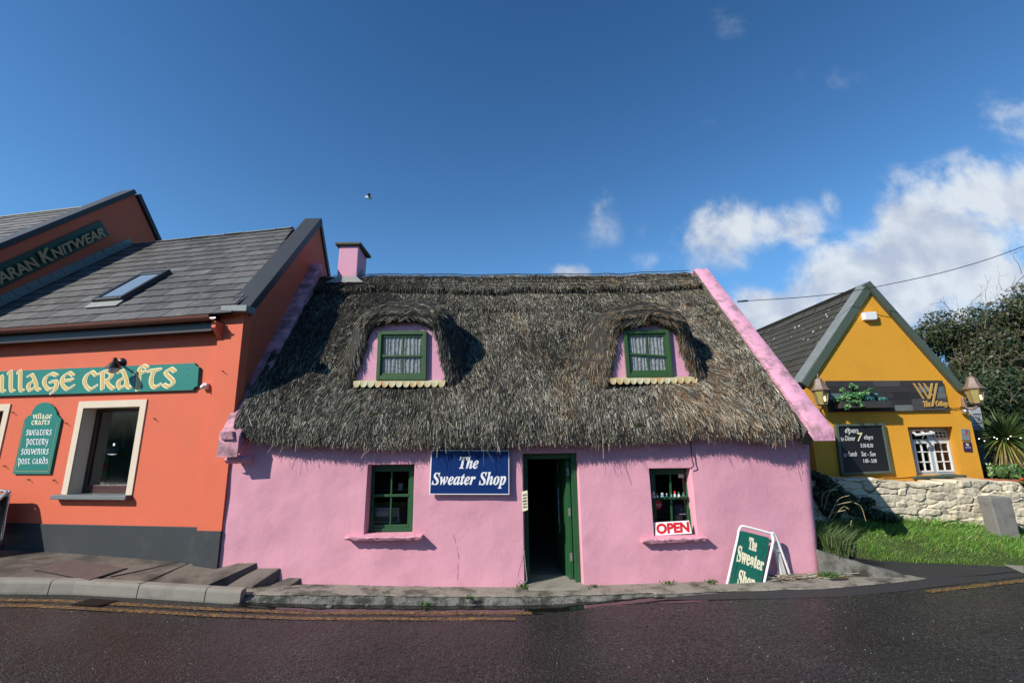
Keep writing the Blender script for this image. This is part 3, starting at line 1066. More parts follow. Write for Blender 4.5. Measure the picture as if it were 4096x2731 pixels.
# hoods
for gi, Hg in enumerate(hood_grids):
    hi, hj = Hg.shape[:2]
    Vs.append(Hg.reshape(-1, 3))
    ii = np.arange(hi * hj).reshape(hi, hj)
    Fs.append(np.stack([ii[:-1, :-1], ii[:-1, 1:], ii[1:, 1:], ii[1:, :-1]], -1).reshape(-1, 4) + base)
    Cs.append(np.tile(np.array([[.03, .027, .022]]), (hi * hj, 1))); base += hi * hj
    n = 34000
    a = rng.uniform(0, hi - 1.01, n)
    b = np.where(rng.random(n) < .3, rng.uniform(.9, 3.0, n), rng.uniform(2.5, 8.9, n))
    ia, ib = a.astype(int), b.astype(int)
    fa, fb = (a - ia)[:, None], (b - ib)[:, None]
    p00, p10, p01, p11 = Hg[ia, ib], Hg[ia + 1, ib], Hg[ia, ib + 1], Hg[ia + 1, ib + 1]
    P = (p00 * (1 - fa) + p10 * fa) * (1 - fb) + (p01 * (1 - fa) + p11 * fa) * fb
    D = p00 - p01; D /= np.linalg.norm(D, axis=1, keepdims=True)
    T = p10 - p00; T /= np.linalg.norm(T, axis=1, keepdims=True)
    Nn = np.cross(T, D); Nn /= np.linalg.norm(Nn, axis=1, keepdims=True)
    ctr = Hg.reshape(-1, 3).mean(0)
    sgn = np.where(rng.random(n) < .5 + np.clip(T[:, 2] * 1.8, -.5, .5), -1.0, 1.0)
    dn_ = T * sgn[:, None]
    wtn = np.clip(.75 + np.abs(T[:, 2]), .75, 1.3)[:, None] * (1.0 if gi == 0 else .8)
    D = D * .45 + dn_ * wtn; D /= np.linalg.norm(D, axis=1, keepdims=True)
    Nn = np.cross(T, p00 - p01); Nn /= np.linalg.norm(Nn, axis=1, keepdims=True) + 1e-9
    T = np.cross(Nn, D)
    j = rng.normal(0, .13, n)
    D = D * np.cos(j)[:, None] + T * np.sin(j)[:, None]
    front = b < 2.2
    Dn = np.where(front[:, None], np.stack([rng.normal(0, .35, n), -np.ones(n), rng.normal(-.2, .35, n)], 1), D)
    Dn /= np.linalg.norm(Dn, axis=1, keepdims=True)
    Ln = np.where(front, rng.uniform(.006, .018, n), rng.uniform(.09, .22, n))
    if gi == 0: pr = [.50, .33, .15, .02]
    else: pr = [.34, .26, .16, .24]
    Cc = PAL[rng.choice([0, 1, 2, 3], n, p=pr)] * rng.uniform(.6, 1.25, (n, 1))
    V, F, Cc = strands(P + Nn * .004, Dn, Nn, Ln, rng.uniform(.0035, .008, n), np.where(front, 0, rng.uniform(0, .012, n)), rng.uniform(-.9, .9, n), Cc)
    Vs.append(V); Fs.append(F + base); Cs.append(Cc); base += len(V)
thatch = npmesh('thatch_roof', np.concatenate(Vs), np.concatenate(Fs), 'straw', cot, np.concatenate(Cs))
ORG[thatch.name] = ORG[cot.name]

# wires that hold the ridge down, netting along the ridge, moss cushions
def along(x0, x1, tf, lift, r, n=60):
    xx = np.linspace(x0, x1, n)
    tt = np.array([tf(q) for q in xx])
    p = roof_pt(xx, tt)
    p = p + np.array([0, -.763, .646]) * lift
    m = MB(); m.tube([tuple(q) for q in p], r, 5); return m
for t0 in (.962, .915, .868):
    along(XL + .35, XR, lambda q: t0 + .010 * nois(q * .9, t0 * 9) + .004 * nois(q * 5, t0 * 5), .08, .008).build('roof_wire', 'wire', thatch)
for t0 in (.60, .40):
    along(2.6 if t0 > .5 else 1.0, XR, lambda q: t0 + .012 * nois(q * .9, t0 * 9), .045, .006).build('roof_wire', 'wire', thatch)
nm = MB()
for k in range(3):
    pts = []
    for i in range(150):
        xx = -3.05 + 5.9 * i / 149
        p = roof_pt(xx, 1.0)
        pts.append((p[0], YR + .05 * k, p[2] + .035 + .035 * k * .6 + .018 * nois(xx * 6, k * 3.3) + .02 * nois(xx * 1.5, k)))
    nm.tube(pts, .0022, 4)
nm.build('roof_netting', 'net', thatch)
for (u, v, s_) in ((1490, 1590, .07), (1495, 1660, .08), (1960, 1740, .07), (2510, 1668, .05), (2560, 1705, .09), (2720, 1692, .06), (2600, 1690, .06), (1560, 1570, .05), (2180, 1700, .05)):
    y = roof_hit(u, v)
    p = onY(u, v, y)
    mb = MB(); s_ *= .8; mb.ball((p[0], p[1] + .02, p[2]), s_ * 1.5, s_ * .5, s_ * .7, 9, 6)
    mb.v = [(a + .3 * s_ * nois(a * 40, b * 40, c * 40), b + .2 * s_ * nois(a * 40, c * 40, 7), c + .3 * s_ * nois(b * 40, c * 40, 3)) for a, b, c in mb.v]
    mb.build('moss_patch', 'moss', thatch)

# ---- dormer fronts and windows
def sash(fr_px, plane, d, name, parent, bar=.045, fw=.07, fmat='green_faded', mid=.5, midtilt=0.0, pane_mat='old_glass', depth=.08, glassback=.05):
    """four-light sash window: frame from outer corners (tl,tr,br,bl) in photo pixels on the plane"""
    q = [np.array(plane.st(*p, d)) for p in fr_px]
    tl, tr, br, bl = q
    f = MB()
    def P(a, b, o=0.0): return plane.at(a, b, d + o)
    def bil(s_, t_): return (bl * (1 - s_) + br * s_) * (1 - t_) + (tl * (1 - s_) + tr * s_) * t_
    w_, h_ = np.linalg.norm(tr - tl), np.linalg.norm(tl - bl)
    def bar_(s0, s1, t0, t1, o0, o1, t0b=None, t1b=None, mb=f):
        c = [bil(s0, t0), bil(s1, t0 if t0b is None else t0b), bil(s1, t1 if t1b is None else t1b), bil(s0, t1)]
        mb.prism([P(*x, o0) for x in c], plane.n * (o1 - o0))
    a, b = fw / w_, fw / h_
    bar_(0, a, 0, 1, -depth, 0); bar_(1 - a, 1, 0, 1, -depth, 0)
    bar_(a, 1 - a, 0, b * 1.25, -depth, -.002); bar_(a, 1 - a, 1 - b, 1, -depth, -.002)
    fo = f.build(name, fmat, parent, bevel=.004)
    g = MB()
    e, e2 = a + .03, b + .03
    bb = bar / w_ * .55
    bar_(a, a + bar / w_ * .8, b * 1.25, 1 - b, -depth + .01, -.028, mb=g); bar_(1 - a - bar / w_ * .8, 1 - a, b * 1.25, 1 - b, -depth + .01, -.028, mb=g)
    bar_(a + .02, 1 - a - .02, b * 1.25, b * 1.25 + bar * 1.2 / h_, -depth + .012, -.025, mb=g); bar_(a + .02, 1 - a - .02, 1 - b - bar / h_, 1 - b, -depth + .012, -.026, mb=g)
    bar_(a + .02, 1 - a - .02, mid - bar * .45 / h_ + midtilt, mid + bar * .45 / h_ + midtilt, -depth + .014, -.018, mid - bar * .45 / h_ - midtilt, mid + bar * .45 / h_ - midtilt, mb=g)
    bar_(.5 - bb / 2, .5 + bb / 2, b * 1.2, 1 - b, -depth + .016, -.032, mb=g)
    go = g.build('glazing_bars', fmat, fo, bevel=.002)
    pn = MB()
    pn.add([P(*bil(s_, t_), -glassback) for s_, t_ in ((a, b), (1 - a, b), (1 - a, 1 - b), (a, 1 - b))], [(0, 1, 2, 3)])
    pn.build('pane', pane_mat, fo)
    return fo, bil, P, (a, b)

DFR = [[Z4(1078, 722), Z4(1408, 720), Z4(1404, 1056), Z4(1062, 1056)], [Z7(590, 605), Z7(958, 597), Z7(992, 978), Z7(620, 985)]]
FLASH = [(Z4(920, 1064), Z4(1540, 1062)), (Z7(470, 990), Z7(1165, 982))]
for k, (yd, pts) in enumerate(DORM):
    PLD = PL((0, yd, 0), (1, 0, 0))
    pm = MB()
    sp = smooth_path([(p[0], p[2]) for p in pts], 3)
    pm.prism([(p[0], yd, p[1]) for p in sp], (0, .12, 0))
    fr = PLD.px(*DFR[k][0])
    pan = pm.build('dormer_wall', 'pink_clean', cot)
    # boolean-free opening: the window box stands proud of the plaster by 2 cm and carries its own dark reveal
    fo, bil, P, (a, b) = sash(DFR[k], PLD, .062, 'dormer_window', cot, bar=.036, fw=.058, mid=.49 if k == 0 else .47, midtilt=0 if k == 0 else .035, depth=.060, glassback=.036)
    # lace curtains hang just behind the glass
    cm = MB()
    rows = []
    for j in range(9):
        tt = b + (1 - 2 * b) * j / 8
        rows.append([P(*bil(a + (1 - 2 * a) * i / 60, tt), -.051 + .008 * math.sin(i * 1.15 + nois(i * .2, j * .15) * 2.5)) for i in range(61)])
    cm.loft(rows)
    if 'lace_net' not in MATS:
        lm = mat('lace_net', (.46, .465, .45), .9, .15, 10, 22, .3, 30, stain=(.20, .205, .20), smix=.8, sscale=22, srange=(.48, .58))
    cm.build('curtain', 'lace_net', fo)
    # scalloped lead apron under the sill
    fm = MB()
    A, B = np.array(PLD.px(*FLASH[k][0])), np.array(PLD.px(*FLASH[k][1]))
    n = 13
    top, mid_, low = [], [], []
    for i in range(n * 6 + 1):
        f = i / (n * 6)
        c = A * (1 - f) + B * f
        sc = abs(math.sin(math.pi * f * n)) ** .6
        top.append(tuple(c + np.array([0, -.01, .012])))
        mid_.append(tuple(c + np.array([0, -.07, -.012])))
        low.append(tuple(c + np.array([0, -.095, -.058 - .055 * sc])))
    fm.loft([top, mid_, low])
    fm.loft([[(p[0], p[1] - .0, p[2]) for p in low], [(p[0], p[1] + .01, p[2] + .0) for p in low]])
    fm.build('window_apron', 'lead_cream', cot)

# ---- walls
def wall_front():
    bm = bmesh.new()
    return bm
OPEN = {  # openings in the front wall: photo corners -> world rectangle on y=0
    'wl': [Z5(272, 228), Z5(683, 225), Z5(668, 826), Z5(250, 830)],
    'dr': [Z5(1595, 130), Z5(2085, 128), Z5(2120, 1230), Z5(1622, 1250)],
    'wr': [Z6(853, 262), Z6(1222, 255), Z6(1250, 832), Z6(880, 842)]}
RECT = {}
for k, q in OPEN.items():
    w4 = [onY(*p) for p in q]
    RECT[k] = ((w4[0][0] + w4[3][0]) / 2, (w4[1][0] + w4[2][0]) / 2, min(w4[2][2], w4[3][2]), (w4[0][2] + w4[1][2]) / 2)
RECT['dr'] = (RECT['dr'][0], RECT['dr'][1], -.25, RECT['dr'][3])
WX0, WX1, WZ0, WZ1 = -4.16, 4.19, -.25, 2.24
def axis_pts(a, b, cuts, step):
    c = sorted([a, b] + [x for x in cuts if a < x < b])
    o = []
    for p, q in zip(c[:-1], c[1:]):
        n = max(1, round((q - p) / step))
        o += [p + (q - p) * i / n for i in range(n)]
    return o + [b]
ax = axis_pts(WX0, WX1, [r[0] for r in RECT.values()] + [r[1] for r in RECT.values()], .05)
az = axis_pts(WZ0, WZ1, [r[2] for r in RECT.values()] + [r[3] for r in RECT.values()], .05)
bm = bmesh.new()
def wy(x, z):
    o = .028 * nois(x * .9, z * .9, 2) + .010 * nois(x * 2.7, z * 2.7, 5) + .0035 * nois(x * 8, z * 8, 9)
    q = max(0, min(1, (x - 2.75) / 1.2)); q = q * q * (3 - 2 * q)
    return -o - .03 * max(0, .5 - z) ** 2 + .06 * q
vg = {}
for i, x in enumerate(ax):
    for j, z in enumerate(az):
        q_ = max(0, min(1, (x - 2.9) / 1.2)); q_ = q_ * q_ * (3 - 2 * q_)
        xs_ = x * (1 + .028 * q_) + .075 * max(z, 0) * q_
        y = wy(x, z)
        e = min(x - WX0, WX1 - x)
        if e < .14 and x > 0: y += .14 * (1 - e / .14) ** 2
        vg[i, j] = bm.verts.new((xs_, y, z))
inside = lambda x, z: any(r[0] < x < r[1] and r[2] < z < r[3] for r in RECT.values())
for i in range(len(ax) - 1):
    for j in range(len(az) - 1):
        if not inside((ax[i] + ax[i + 1]) / 2, (az[j] + az[j + 1]) / 2):
            bm.faces.new((vg[i, j], vg[i + 1, j], vg[i + 1, j + 1], vg[i, j + 1]))
for v in [v for v in bm.verts if not v.link_faces]: bm.verts.remove(v)
def hole_edges():
    o = []
    for e in bm.edges:
        if len(e.link_faces) == 1:
            c = (e.verts[0].co + e.verts[1].co) / 2
            for r in RECT.values():
                if r[0] - .01 < c.x < r[1] + .01 and r[2] - .01 < c.z < r[3] + .01 and not (c.z < WZ0 + .01):
                    o.append(e); break
    return o
for stp, dy, sh in ((0, .03, .012), (1, .10, .008), (2, .22, .0)):
    es = hole_edges() if stp == 0 else [e for e in new if isinstance(e, bmesh.types.BMEdge)]
    r_ = bmesh.ops.extrude_edge_only(bm, edges=es)
    new = r_['geom']
    for v in [g for g in new if isinstance(g, bmesh.types.BMVert)]:
        r = min(RECT.values(), key=lambda q: abs((q[0] + q[1]) / 2 - v.co.x))
        cx_, cz_ = (r[0] + r[1]) / 2, (r[2] + r[3]) / 2
        v.co.y += dy if stp < 2 else dy
        v.co.x += sh * (1 if v.co.x < cx_ else -1)
        if v.co.z > 0: v.co.z += sh * (.6 if v.co.z < cz_ else -.6)
    new = [g for g in new if isinstance(g, bmesh.types.BMEdge)]
bmesh.ops.recalc_face_normals(bm, faces=bm.faces)
wm_ = MB()
bm.verts.index_update()
wm_.v = [tuple(v.co) for v in bm.verts]
wm_.f = [tuple(v.index for v in f.verts) for f in bm.faces]
# make front faces look to the street
fy = sum(f.normal.y * f.calc_area() for f in bm.faces if abs(f.normal.y) > .7)
if fy > 0: wm_.f = [f[::-1] for f in wm_.f]
bm.free()
# end walls and back wall
for x0, s_ in ((-4.16, .0), (4.30, .075)):
    y0 = .13 if x0 < 0 else .22
    g = [(x0, y0, -.25), (sk(x0, 5.6), 5.6, -.25), (sk(x0 + s_ * 2.1, 5.6), 5.6, 2.0), (sk(x0 + s_ * 2.1, 2.72), 2.72, 5.45), (x0 + s_ * 2.2, y0, 2.25)]
    wm_.prism(g, (.3 if x0 < 0 else -.3, 0, 0))
wm_.prism([(sk(-4.15, 5.6), 5.6, -.25), (sk(4.19, 5.6), 5.6, -.25), (sk(4.3, 5.6), 5.6, 2.0), (sk(-4.15, 5.6), 5.6, 2.0)], (0, -.3, 0))
wm_.build('wall', 'pink_render', cot, smooth=50)

# room inside, dark
im = MB()
im.add([(-3.8, .36, .06), (3.7, .36, .06), (3.7, 3.6, .06), (-3.8, 3.6, .06)], [(0, 1, 2, 3)])
im.build('floor', 'interior_floor', cot)
im = MB()
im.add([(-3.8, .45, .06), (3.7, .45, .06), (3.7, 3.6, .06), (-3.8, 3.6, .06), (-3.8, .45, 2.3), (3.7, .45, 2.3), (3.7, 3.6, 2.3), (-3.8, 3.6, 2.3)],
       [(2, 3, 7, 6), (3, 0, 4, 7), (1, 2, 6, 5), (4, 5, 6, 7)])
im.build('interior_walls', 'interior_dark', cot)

# hairline cracks in the render
mat('crack', (.22, .11, .13), .9, .3)
for cp_ in ([Z6(2080, 45), Z6(2095, 75), Z6(2112, 100), Z6(2130, 150), Z6(2136, 190), Z6(2132, 235), Z6(2150, 270), Z6(2158, 312)], [Z5(1618, 985), Z5(1600, 1060), Z5(1580, 1110), Z5(1562, 1190)], [Z5(1015, 820), Z5(1022, 860), Z5(1045, 940), Z5(1058, 1030), Z5(1052, 1110), Z5(1048, 1210)], [Z6(1832, 215), Z6(1840, 300), Z6(1845, 380), Z6(1855, 500)]):
    P_ = []
    for u_, v_ in cp_:
        y_ = 0
        for _ in range(5):
            q_ = onY(u_, v_, y_ - .001); y_ = wy(q_[0] / (1.02 if q_[0] > 3 else 1), q_[2])
        P_.append(tuple(q_))
    mb = MB(); mb.tube([tuple(a + random.uniform(-.004, .004) for a in p_) for p_ in smooth_path(P_, 3)], .002, 4)
    mb.build('crack', 'crack', cot)

# copings (parapets) over the two gables
def coping(xa, xb, prof, thick, name, m_):
    mb = MB()
    xa, xb = np.asarray(xa), np.asarray(xb)
    rings = []
    n = len(prof)
    seg = []
    for (p, q) in zip(prof[:-1], prof[1:]):
        k = max(2, int(math.hypot(q[0] - p[0], q[1] - p[1]) / .15))
        seg += [(p[0] + (q[0] - p[0]) * i / k, p[1] + (q[1] - p[1]) * i / k) for i in range(k)]
    seg.append(prof[-1])
    for i, (y, z) in enumerate(seg):
        j = .012 * nois(i * .7, xa[0] * 3)
        xl, xr = xa[0] + xa[1] * y + j, xb[0] + xb[1] * y + .012 * nois(i * .8, 5)
        j2 = .012 * nois(i * .5, 7.7)
        rings.append([(xl, y, z - thick), (xl, y - .0, z + j2 - .015), (xl + .02, y, z + j2), (xr - .02, y, z + j2), (xr, y, z + j2 - .015), (xr, y, z - thick)])
    mb.loft(rings, True)
    mb.f.append(tuple(range(6))[::-1]); mb.f.append(tuple(len(mb.v) - 6 + k for k in range(6)))
    return mb.build(name, m_, cot, smooth=40)
lc0, lc1 = onX(905, 1735, -4.1), onP(1268, 1053, (-4.05, 0, 0), (1, -SK, 0))
coping((-4.19, -.088), (-3.90, -.088), [(lc0[1] - .06, lc0[2] - .02), (lc1[1], lc1[2]), (lc1[1] + .25, lc1[2] - .02), (5.4, 2.4)], .30, 'coping', 'pink_weathered')
coping((-4.245, -.088), (-4.195, -.088), [(lc0[1] + .35, lc0[2] + .48), (lc1[1] - .05, lc1[2] + .06)], .30, 'lead_flashing', 'iron_dark')
rc0, rc1 = onP(3320, 1712, (4.42, 0, 0), (1, -SK, 0)), onP(2820, 1075, (4.4, 0, 0), (1, -SK, 0))
rc_o = coping((4.17, SK), (4.47, SK), [(rc0[1], rc0[2]), (rc1[1], rc1[2]), (rc1[1] + .25, rc1[2] - .01), (5.7, 2.3)], .17, 'coping', 'pink_coping')
# weathered cement face of the right-hand gable upstand, towards the thatch
mb = MB()
mb.prism([(4.13 + SK * rc0[1], rc0[1] + .08, rc0[2] - .03), (4.13 + SK * rc1[1], rc1[1], rc1[2] - .05), (4.13 + SK * rc1[1], rc1[1], rc1[2] - .5), (4.13 + SK * rc0[1], rc0[1] + .25, rc0[2] - .22)], (.14, 0, 0))
mb.build('gable_upstand', 'bare_cement', cot)
# kneeler block under the left coping
mb = MB()
mb.prism([onY(*Z2(1958, 770), -.30), onY(*Z2(2085, 770), -.30), onY(*Z2(2095, 850), -.30), onY(*Z2(1975, 850), -.30)], (0, .40, 0))
mb.build('kneeler', 'pink_weathered', cot, bevel=.02)
mb = MB()
a = onY(*Z2(2030, 985), -.13); b_ = onY(*Z2(2225, 1060), -.13)
rows = []
for j in range(6):
    f = j / 5
    z = a[2] + (b_[2] - a[2]) * f
    rows.append([(a[0] + (b_[0] - a[0]) * i / 9, -.145 * math.sin(math.pi * (.15 + .7 * f)) * min(1, (9 - i) / 2.2 + .1) - .03 + .02 * nois(i * .9, j * 1.3), z + .015 * nois(i * .8, j * 2.1)) for i in range(10)])
mb.loft(rows[::-1])
mb.build('corbel', 'pink_stone', cot, smooth=True)

# chimney
cy = YR - .36
c4 = [onY(*Z4(*p), cy) for p in ((812, 142), (950, 142), (928, 372), (795, 372))]
mb = MB()
x0, x1 = (c4[0][0] + c4[3][0]) / 2, (c4[1][0] + c4[2][0]) / 2
zt, zb = c4[0][2], c4[2][2]
mb.prism([(x0, cy, zb - .4), (x1, cy, zb - .4), (x1 - .005, cy, zt), (x0 + .01, cy, zt)], (-.05, .72, 0))
ch = mb.build('chimney', 'pink_clean', cot, bevel=.015)
mb = MB()
mb.box(x0 - .075, x1 + .055, cy - .06, cy + .72, zt + .002, zt + .065)
mb.build('chimney_cap', 'bare_cement', ch, bevel=.02)
mb = MB()
rows = []
for j, (o, dz) in enumerate(((.0, .07), (.05, .0), (.14, -.10))):
    z = zb + dz
    rows.append([(x0 - o * 1.3 + (x1 - x0 + 2.6 * o) * i / 12, cy - .012 - o * .8, z + .02 * nois(i * .9, j)) for i in range(13)])
mb.loft(rows[::-1])
for sx_, xx in ((-1, x0), (1, x1)):
    mb.loft([[(xx + sx_ * (.012 + .01 * k), cy + .02 + .08 * i, zb + .05 + .085 * i - .06 * k) for i in range(5)] for k in range(3)][::sx_])
mb.build('flashing', 'lead_grey', ch)

# ---- ground-floor windows
def reveal_window(key, fr, parent, fw, mid):
    P0 = PL((0, .15, 0), (1, 0, 0))
    return sash(fr, P0, 0.0, 'window', parent, bar=.04, fw=fw, fmat='green_paint', mid=mid, pane_mat='window_glass', depth=.09, glassback=.06)
wfl = reveal_window('wl', [Z5(285, 234), Z5(680, 230), Z5(662, 818), Z5(268, 822)], cot, .055, .545)
wfr = reveal_window('wr', [Z6(853, 264), Z6(1212, 258), Z6(1235, 825), Z6(878, 845)], cot, .05, .545)
# extra bottom panel of the left window
def rough_sill(px, name):
    a, b, c, d_ = [onY(*p, -.12) for p in px]
    mb = MB()
    n = 30
    rows = []
    prof = [(.16, .0, 1.04), (-.01, .0, 1.0), (-.125, .0, .98), (-.135, -.3, .95), (-.125, -.65, .6), (-.11, -1.0, .1), (.1, -1.0, 0)]
    for i in range(n + 1):
        f = i / n
        top, bot = a * (1 - f) + b * f, d_ * (1 - f) + c * f
        h = top[2] - bot[2]
        row = []
        for k, (y, zz, _) in enumerate(prof):
            j = 0 if k in (0, 6) else (.016 if k > 1 else .006)
            row.append((top[0] + j * .5 * nois(i * .9, k * 2.2), y + j * nois(i * .8, k * 1.7, 4), top[2] + zz * h + j * nois(i * .7, k * 1.9, 8)))
        rows.append(row)
    mb.loft(rows)
    mb.f.append(tuple(range(7))); mb.f.append(tuple(len(mb.v) - 7 + k for k in range(7))[::-1])
    return mb.build(name, 'pink_stone', cot, smooth=30)
rough_sill([Z5(85, 848), Z5(738, 840), Z5(735, 878), Z5(85, 880)], 'window_sill')
rough_sill([Z6(795, 866), Z6(1345, 848), Z6(1345, 884), Z6(815, 908)], 'window_sill')
# window boards inside the reveals
for k in ('wl', 'wr'):
    r = RECT[k]
    mb = MB(); mb.box(r[0] - .02, r[1] + .02, .005, .36, r[2] - .05, r[2] + .012)
    mb.build('window_board', 'pink_stone' if k == 'wl' else 'pink_stone', cot)

# ---- door: frame, open leaf, step
r = RECT['dr']
mb = MB()
zt = r[3] - .005
dxl, dxr = r[0] + .01, r[1] - .02
mb.box(dxl, dxl + .07, .13, .25, 0, zt); mb.box(dxr - .075, dxr, .10, .24, 0, zt); mb.box(dxl + .07, dxr - .075, .13, .25, zt - .085, zt)
mb.build('door_frame', 'green_paint', cot, bevel=.005)
mb = MB()
hx = dxr - .085
mb.obox((hx, .24, .075), (-.055, .0, 0), (-.12, .74, 0), (0, 0, zt - .18))
dl = mb.build('door', 'green_paint', cot, bevel=.004)
for zz in (.32, .93, 1.5):
    mb = MB(); mb.box(hx - .045, hx - .01, .234, .2395, zz, zz + .11)
    mb.build('hinge', mat('hinge_steel', (.35, .34, .32), .45, .2, metal=.6) if 'hinge_steel' not in MATS else 'hinge_steel', dl)
mb = MB()
dz = .075
mb.prism([onZ(*Z5(1640, 1240), dz)[:2].tolist() + [-.1], onZ(*Z5(1660, 1292), dz)[:2].tolist() + [-.1], onZ(*Z5(2172, 1290), dz)[:2].tolist() + [-.1], (r[1] + .05, .0, -.1), (r[1] - .03, .5, -.1), (r[0], .5, -.1), (r[0] - .0, .0, -.1)], (0, 0, dz + .1))
mb.build('doorstep', 'kerb_concrete', cot, bevel=.008)

# ------------------------------------------------------------------ ORANGE SHOP
ORG_C = (.635, .138, .070)
mat('orange_render', ORG_C, .72, .05, 1.2, 40, .35, 90, .25, stain=(.50, .13, .075), smix=.55, sscale=1.8, srange=(.48, .78), bdist=.006)
mat('plinth_grey', (.034, .040, .043), .65, .15, 2, 50, .4, 70, .35, stain=(.065, .072, .072), smix=.6, sscale=2.5, srange=(.52, .75), bdist=.006)
mat('slate', (.10, .10, .10), .6, .1, 3, 60, .4, 60, .4, stain=(.27, .26, .235), smix=.5, sscale=6, srange=(.56, .72), attr=True, bdist=.004)
mat('ridge_tile', (.30, .28, .23), .85, .3, 5, 60, .8, 50, .2, stain=(.10, .09, .06), smix=.9, sscale=5)
mat('coping_dark', (.030, .034, .038), .55, .18, 3, 90, .4, 120, .45, bdist=.004)
mat('coping_grey', (.20, .22, .22), .6, .15, 3, 90, .4, 120, .4)
mat('gutter_brown', (.17, .065, .045), .35, .15, 3, 60)
mat('fascia_brown', (.035, .02, .016), .4, .2, 3, 60)
mat('cream_paint', (.66, .56, .42), .6, .06, 3, 50, .3, 80, .3)
mat('slate_sill', (.10, .11, .115), .55, .15, 4, 60, .4, 60)
mat('brown_frame', (.055, .018, .015), .4, .2, 4, 60)
mat('teal', (.016, .185, .145), .38, .07, 2, 40, 0, spec=.45)
mat('deep_green', (.010, .055, .030), .45, .15, 2, 40)
mat('gold', (.58, .40, .11), .5, .12, 12, 60)
mat('gold_line', (.35, .28, .10), .5, .15, 12, 60)
mat('cream_letter', (.80, .74, .52), .5, .06, 8, 60)
mat('tan_letter', (.50, .33, .16), .55, .1, 8, 60)
mat('black_metal', (.012, .012, .013), .38, .2, 8, 60)
mat('lamp_glass', (.60, .58, .52), .25, .1, 6, 40, spec=.6)
mat('chrome', (.62, .64, .66), .25, .05, 8, 60, metal=.9)
mat('rubber', (.012, .012, .012), .7, .1)
mat('skylight_frame', (.035, .036, .038), .4, .15, 6, 60)
mat('sky_glass', (.20, .29, .40), .05, .05, 3, 30, spec=1.0)  # pale blue painted into the panes, since the mirrored sky renders dark
mat('shop_interior', (.17, .15, .115), .9, .3)
glass_mat('shop_glass', (.80, .84, .82), .06, 3.0)
mat('wool_grey', (.38, .37, .36), .95, .15, 30, 90, .5, 120, .1)
mat('tartan_red', (.5, .05, .035), .9, .2, 20, 80, .4, 120, .1)
mat('tartan_green', (.18, .24, .09), .9, .2, 20, 80, .4, 120, .1)
mat('cloth_sage', (.30, .32, .22), .9, .15, 6, 60, .3, 80, .1)
mat('cloth_dark', (.035, .035, .04), .9, .2, 10, 60)
mat('card_brown', (.16, .10, .06), .7, .2, 12, 60)
mat('shelf_green', (.05, .22, .17), .6, .2, 12, 60)
mat('pottery_white', (.62, .60, .55), .4, .1, 12, 60)

OW = OF.off(-.06)
SL = -11.5
def holes_wall(plane, a0, a1, b0, b1, holes, depth, name, m_, parent, step=.6):
    A = axis_pts(a0, a1, [h[0] for h in holes] + [h[1] for h in holes], step)
    B = axis_pts(b0, b1, [h[2] for h in holes] + [h[3] for h in holes], step)
    mb = MB()
    for i in range(len(A) - 1):
        for j in range(len(B) - 1):
            ca, cb = (A[i] + A[i + 1]) / 2, (B[j] + B[j + 1]) / 2
            if any(h[0] < ca < h[1] and h[2] < cb < h[3] for h in holes): continue
            mb.add([plane.at(A[i], B[j]), plane.at(A[i + 1], B[j]), plane.at(A[i + 1], B[j + 1]), plane.at(A[i], B[j + 1])], [(0, 1, 2, 3)])
    return mb.build(name, m_, parent)
shop = thing('orange_shop', 'orange rendered craft shop with grey slate roof and dark plinth', 'shop', tuple(op(-4, 0, .4)))
wi = [OW.st(*Z2(757, 562)), OW.st(*Z2(1262, 552)), OW.st(*Z2(1135, 1340)), OW.st(*Z2(610, 1335))]
wa0, wa1 = (wi[0][0] + wi[3][0]) / 2, (wi[1][0] + wi[2][0]) / 2
wb0, wb1 = (wi[2][1] + wi[3][1]) / 2, (wi[0][1] + wi[1][1]) / 2
wo = [OW.st(*Z2(716, 504)), OW.st(*Z2(1322, 490))]
bw = (wa0 - wo[0][0] + wo[1][0] - wa1) / 2
l_r = OW.st(*Z2(107, 520))[0]              # right edge of the second window's surround
la1 = l_r - bw; la0 = la1 - (wa1 - wa0)
PT = OW.st(*Z3(900, 118))[1]               # top of the plinth
holes = [(wa0, wa1, wb0, wb1), (la0, la1, wb0, wb1)]
holes_wall(OW, SL, -.36, PT, 3.96, holes, .2, 'wall', 'orange_render', shop)
mb = MB()
mb.prism([OW.at(SL, .1, .018), OW.at(-.36, .1, .018), OW.at(-.36, PT, .018), OW.at(SL, PT, .018)], OW.n * -.1)
mb.build('plinth', 'plinth_grey', shop, bevel=.006)
# pilaster at the party wall
pl_ = [OF.st(870, 1250), OF.st(978, 1245), OF.st(878, 2254), OF.st(774, 2248)]
pb, pt_ = OF.st(900, 2118)[1], 4.05
def pil(b0, b1, d, name, m_):
    f0, f1 = (b0 - .4) / 3.65, (b1 - .4) / 3.65
    l = lambda f: -.345 - .10 * f
    r = lambda f: .045 - .06 * f
    mb = MB()
    mb.prism([OF.at(l(f0), b0, d), OF.at(r(f0), b0, d), OF.at(r(f1), b1, d), OF.at(l(f1), b1, d)], OF.n * -(.16 + d))
    return mb.build(name, m_, shop)
pb = OF.st(*Z3(1400, 153))[1]
pil(pb, 4.08, 0, 'pilaster', 'orange_render')
pil(.1, pb, .012, 'pilaster_base', 'plinth_grey')
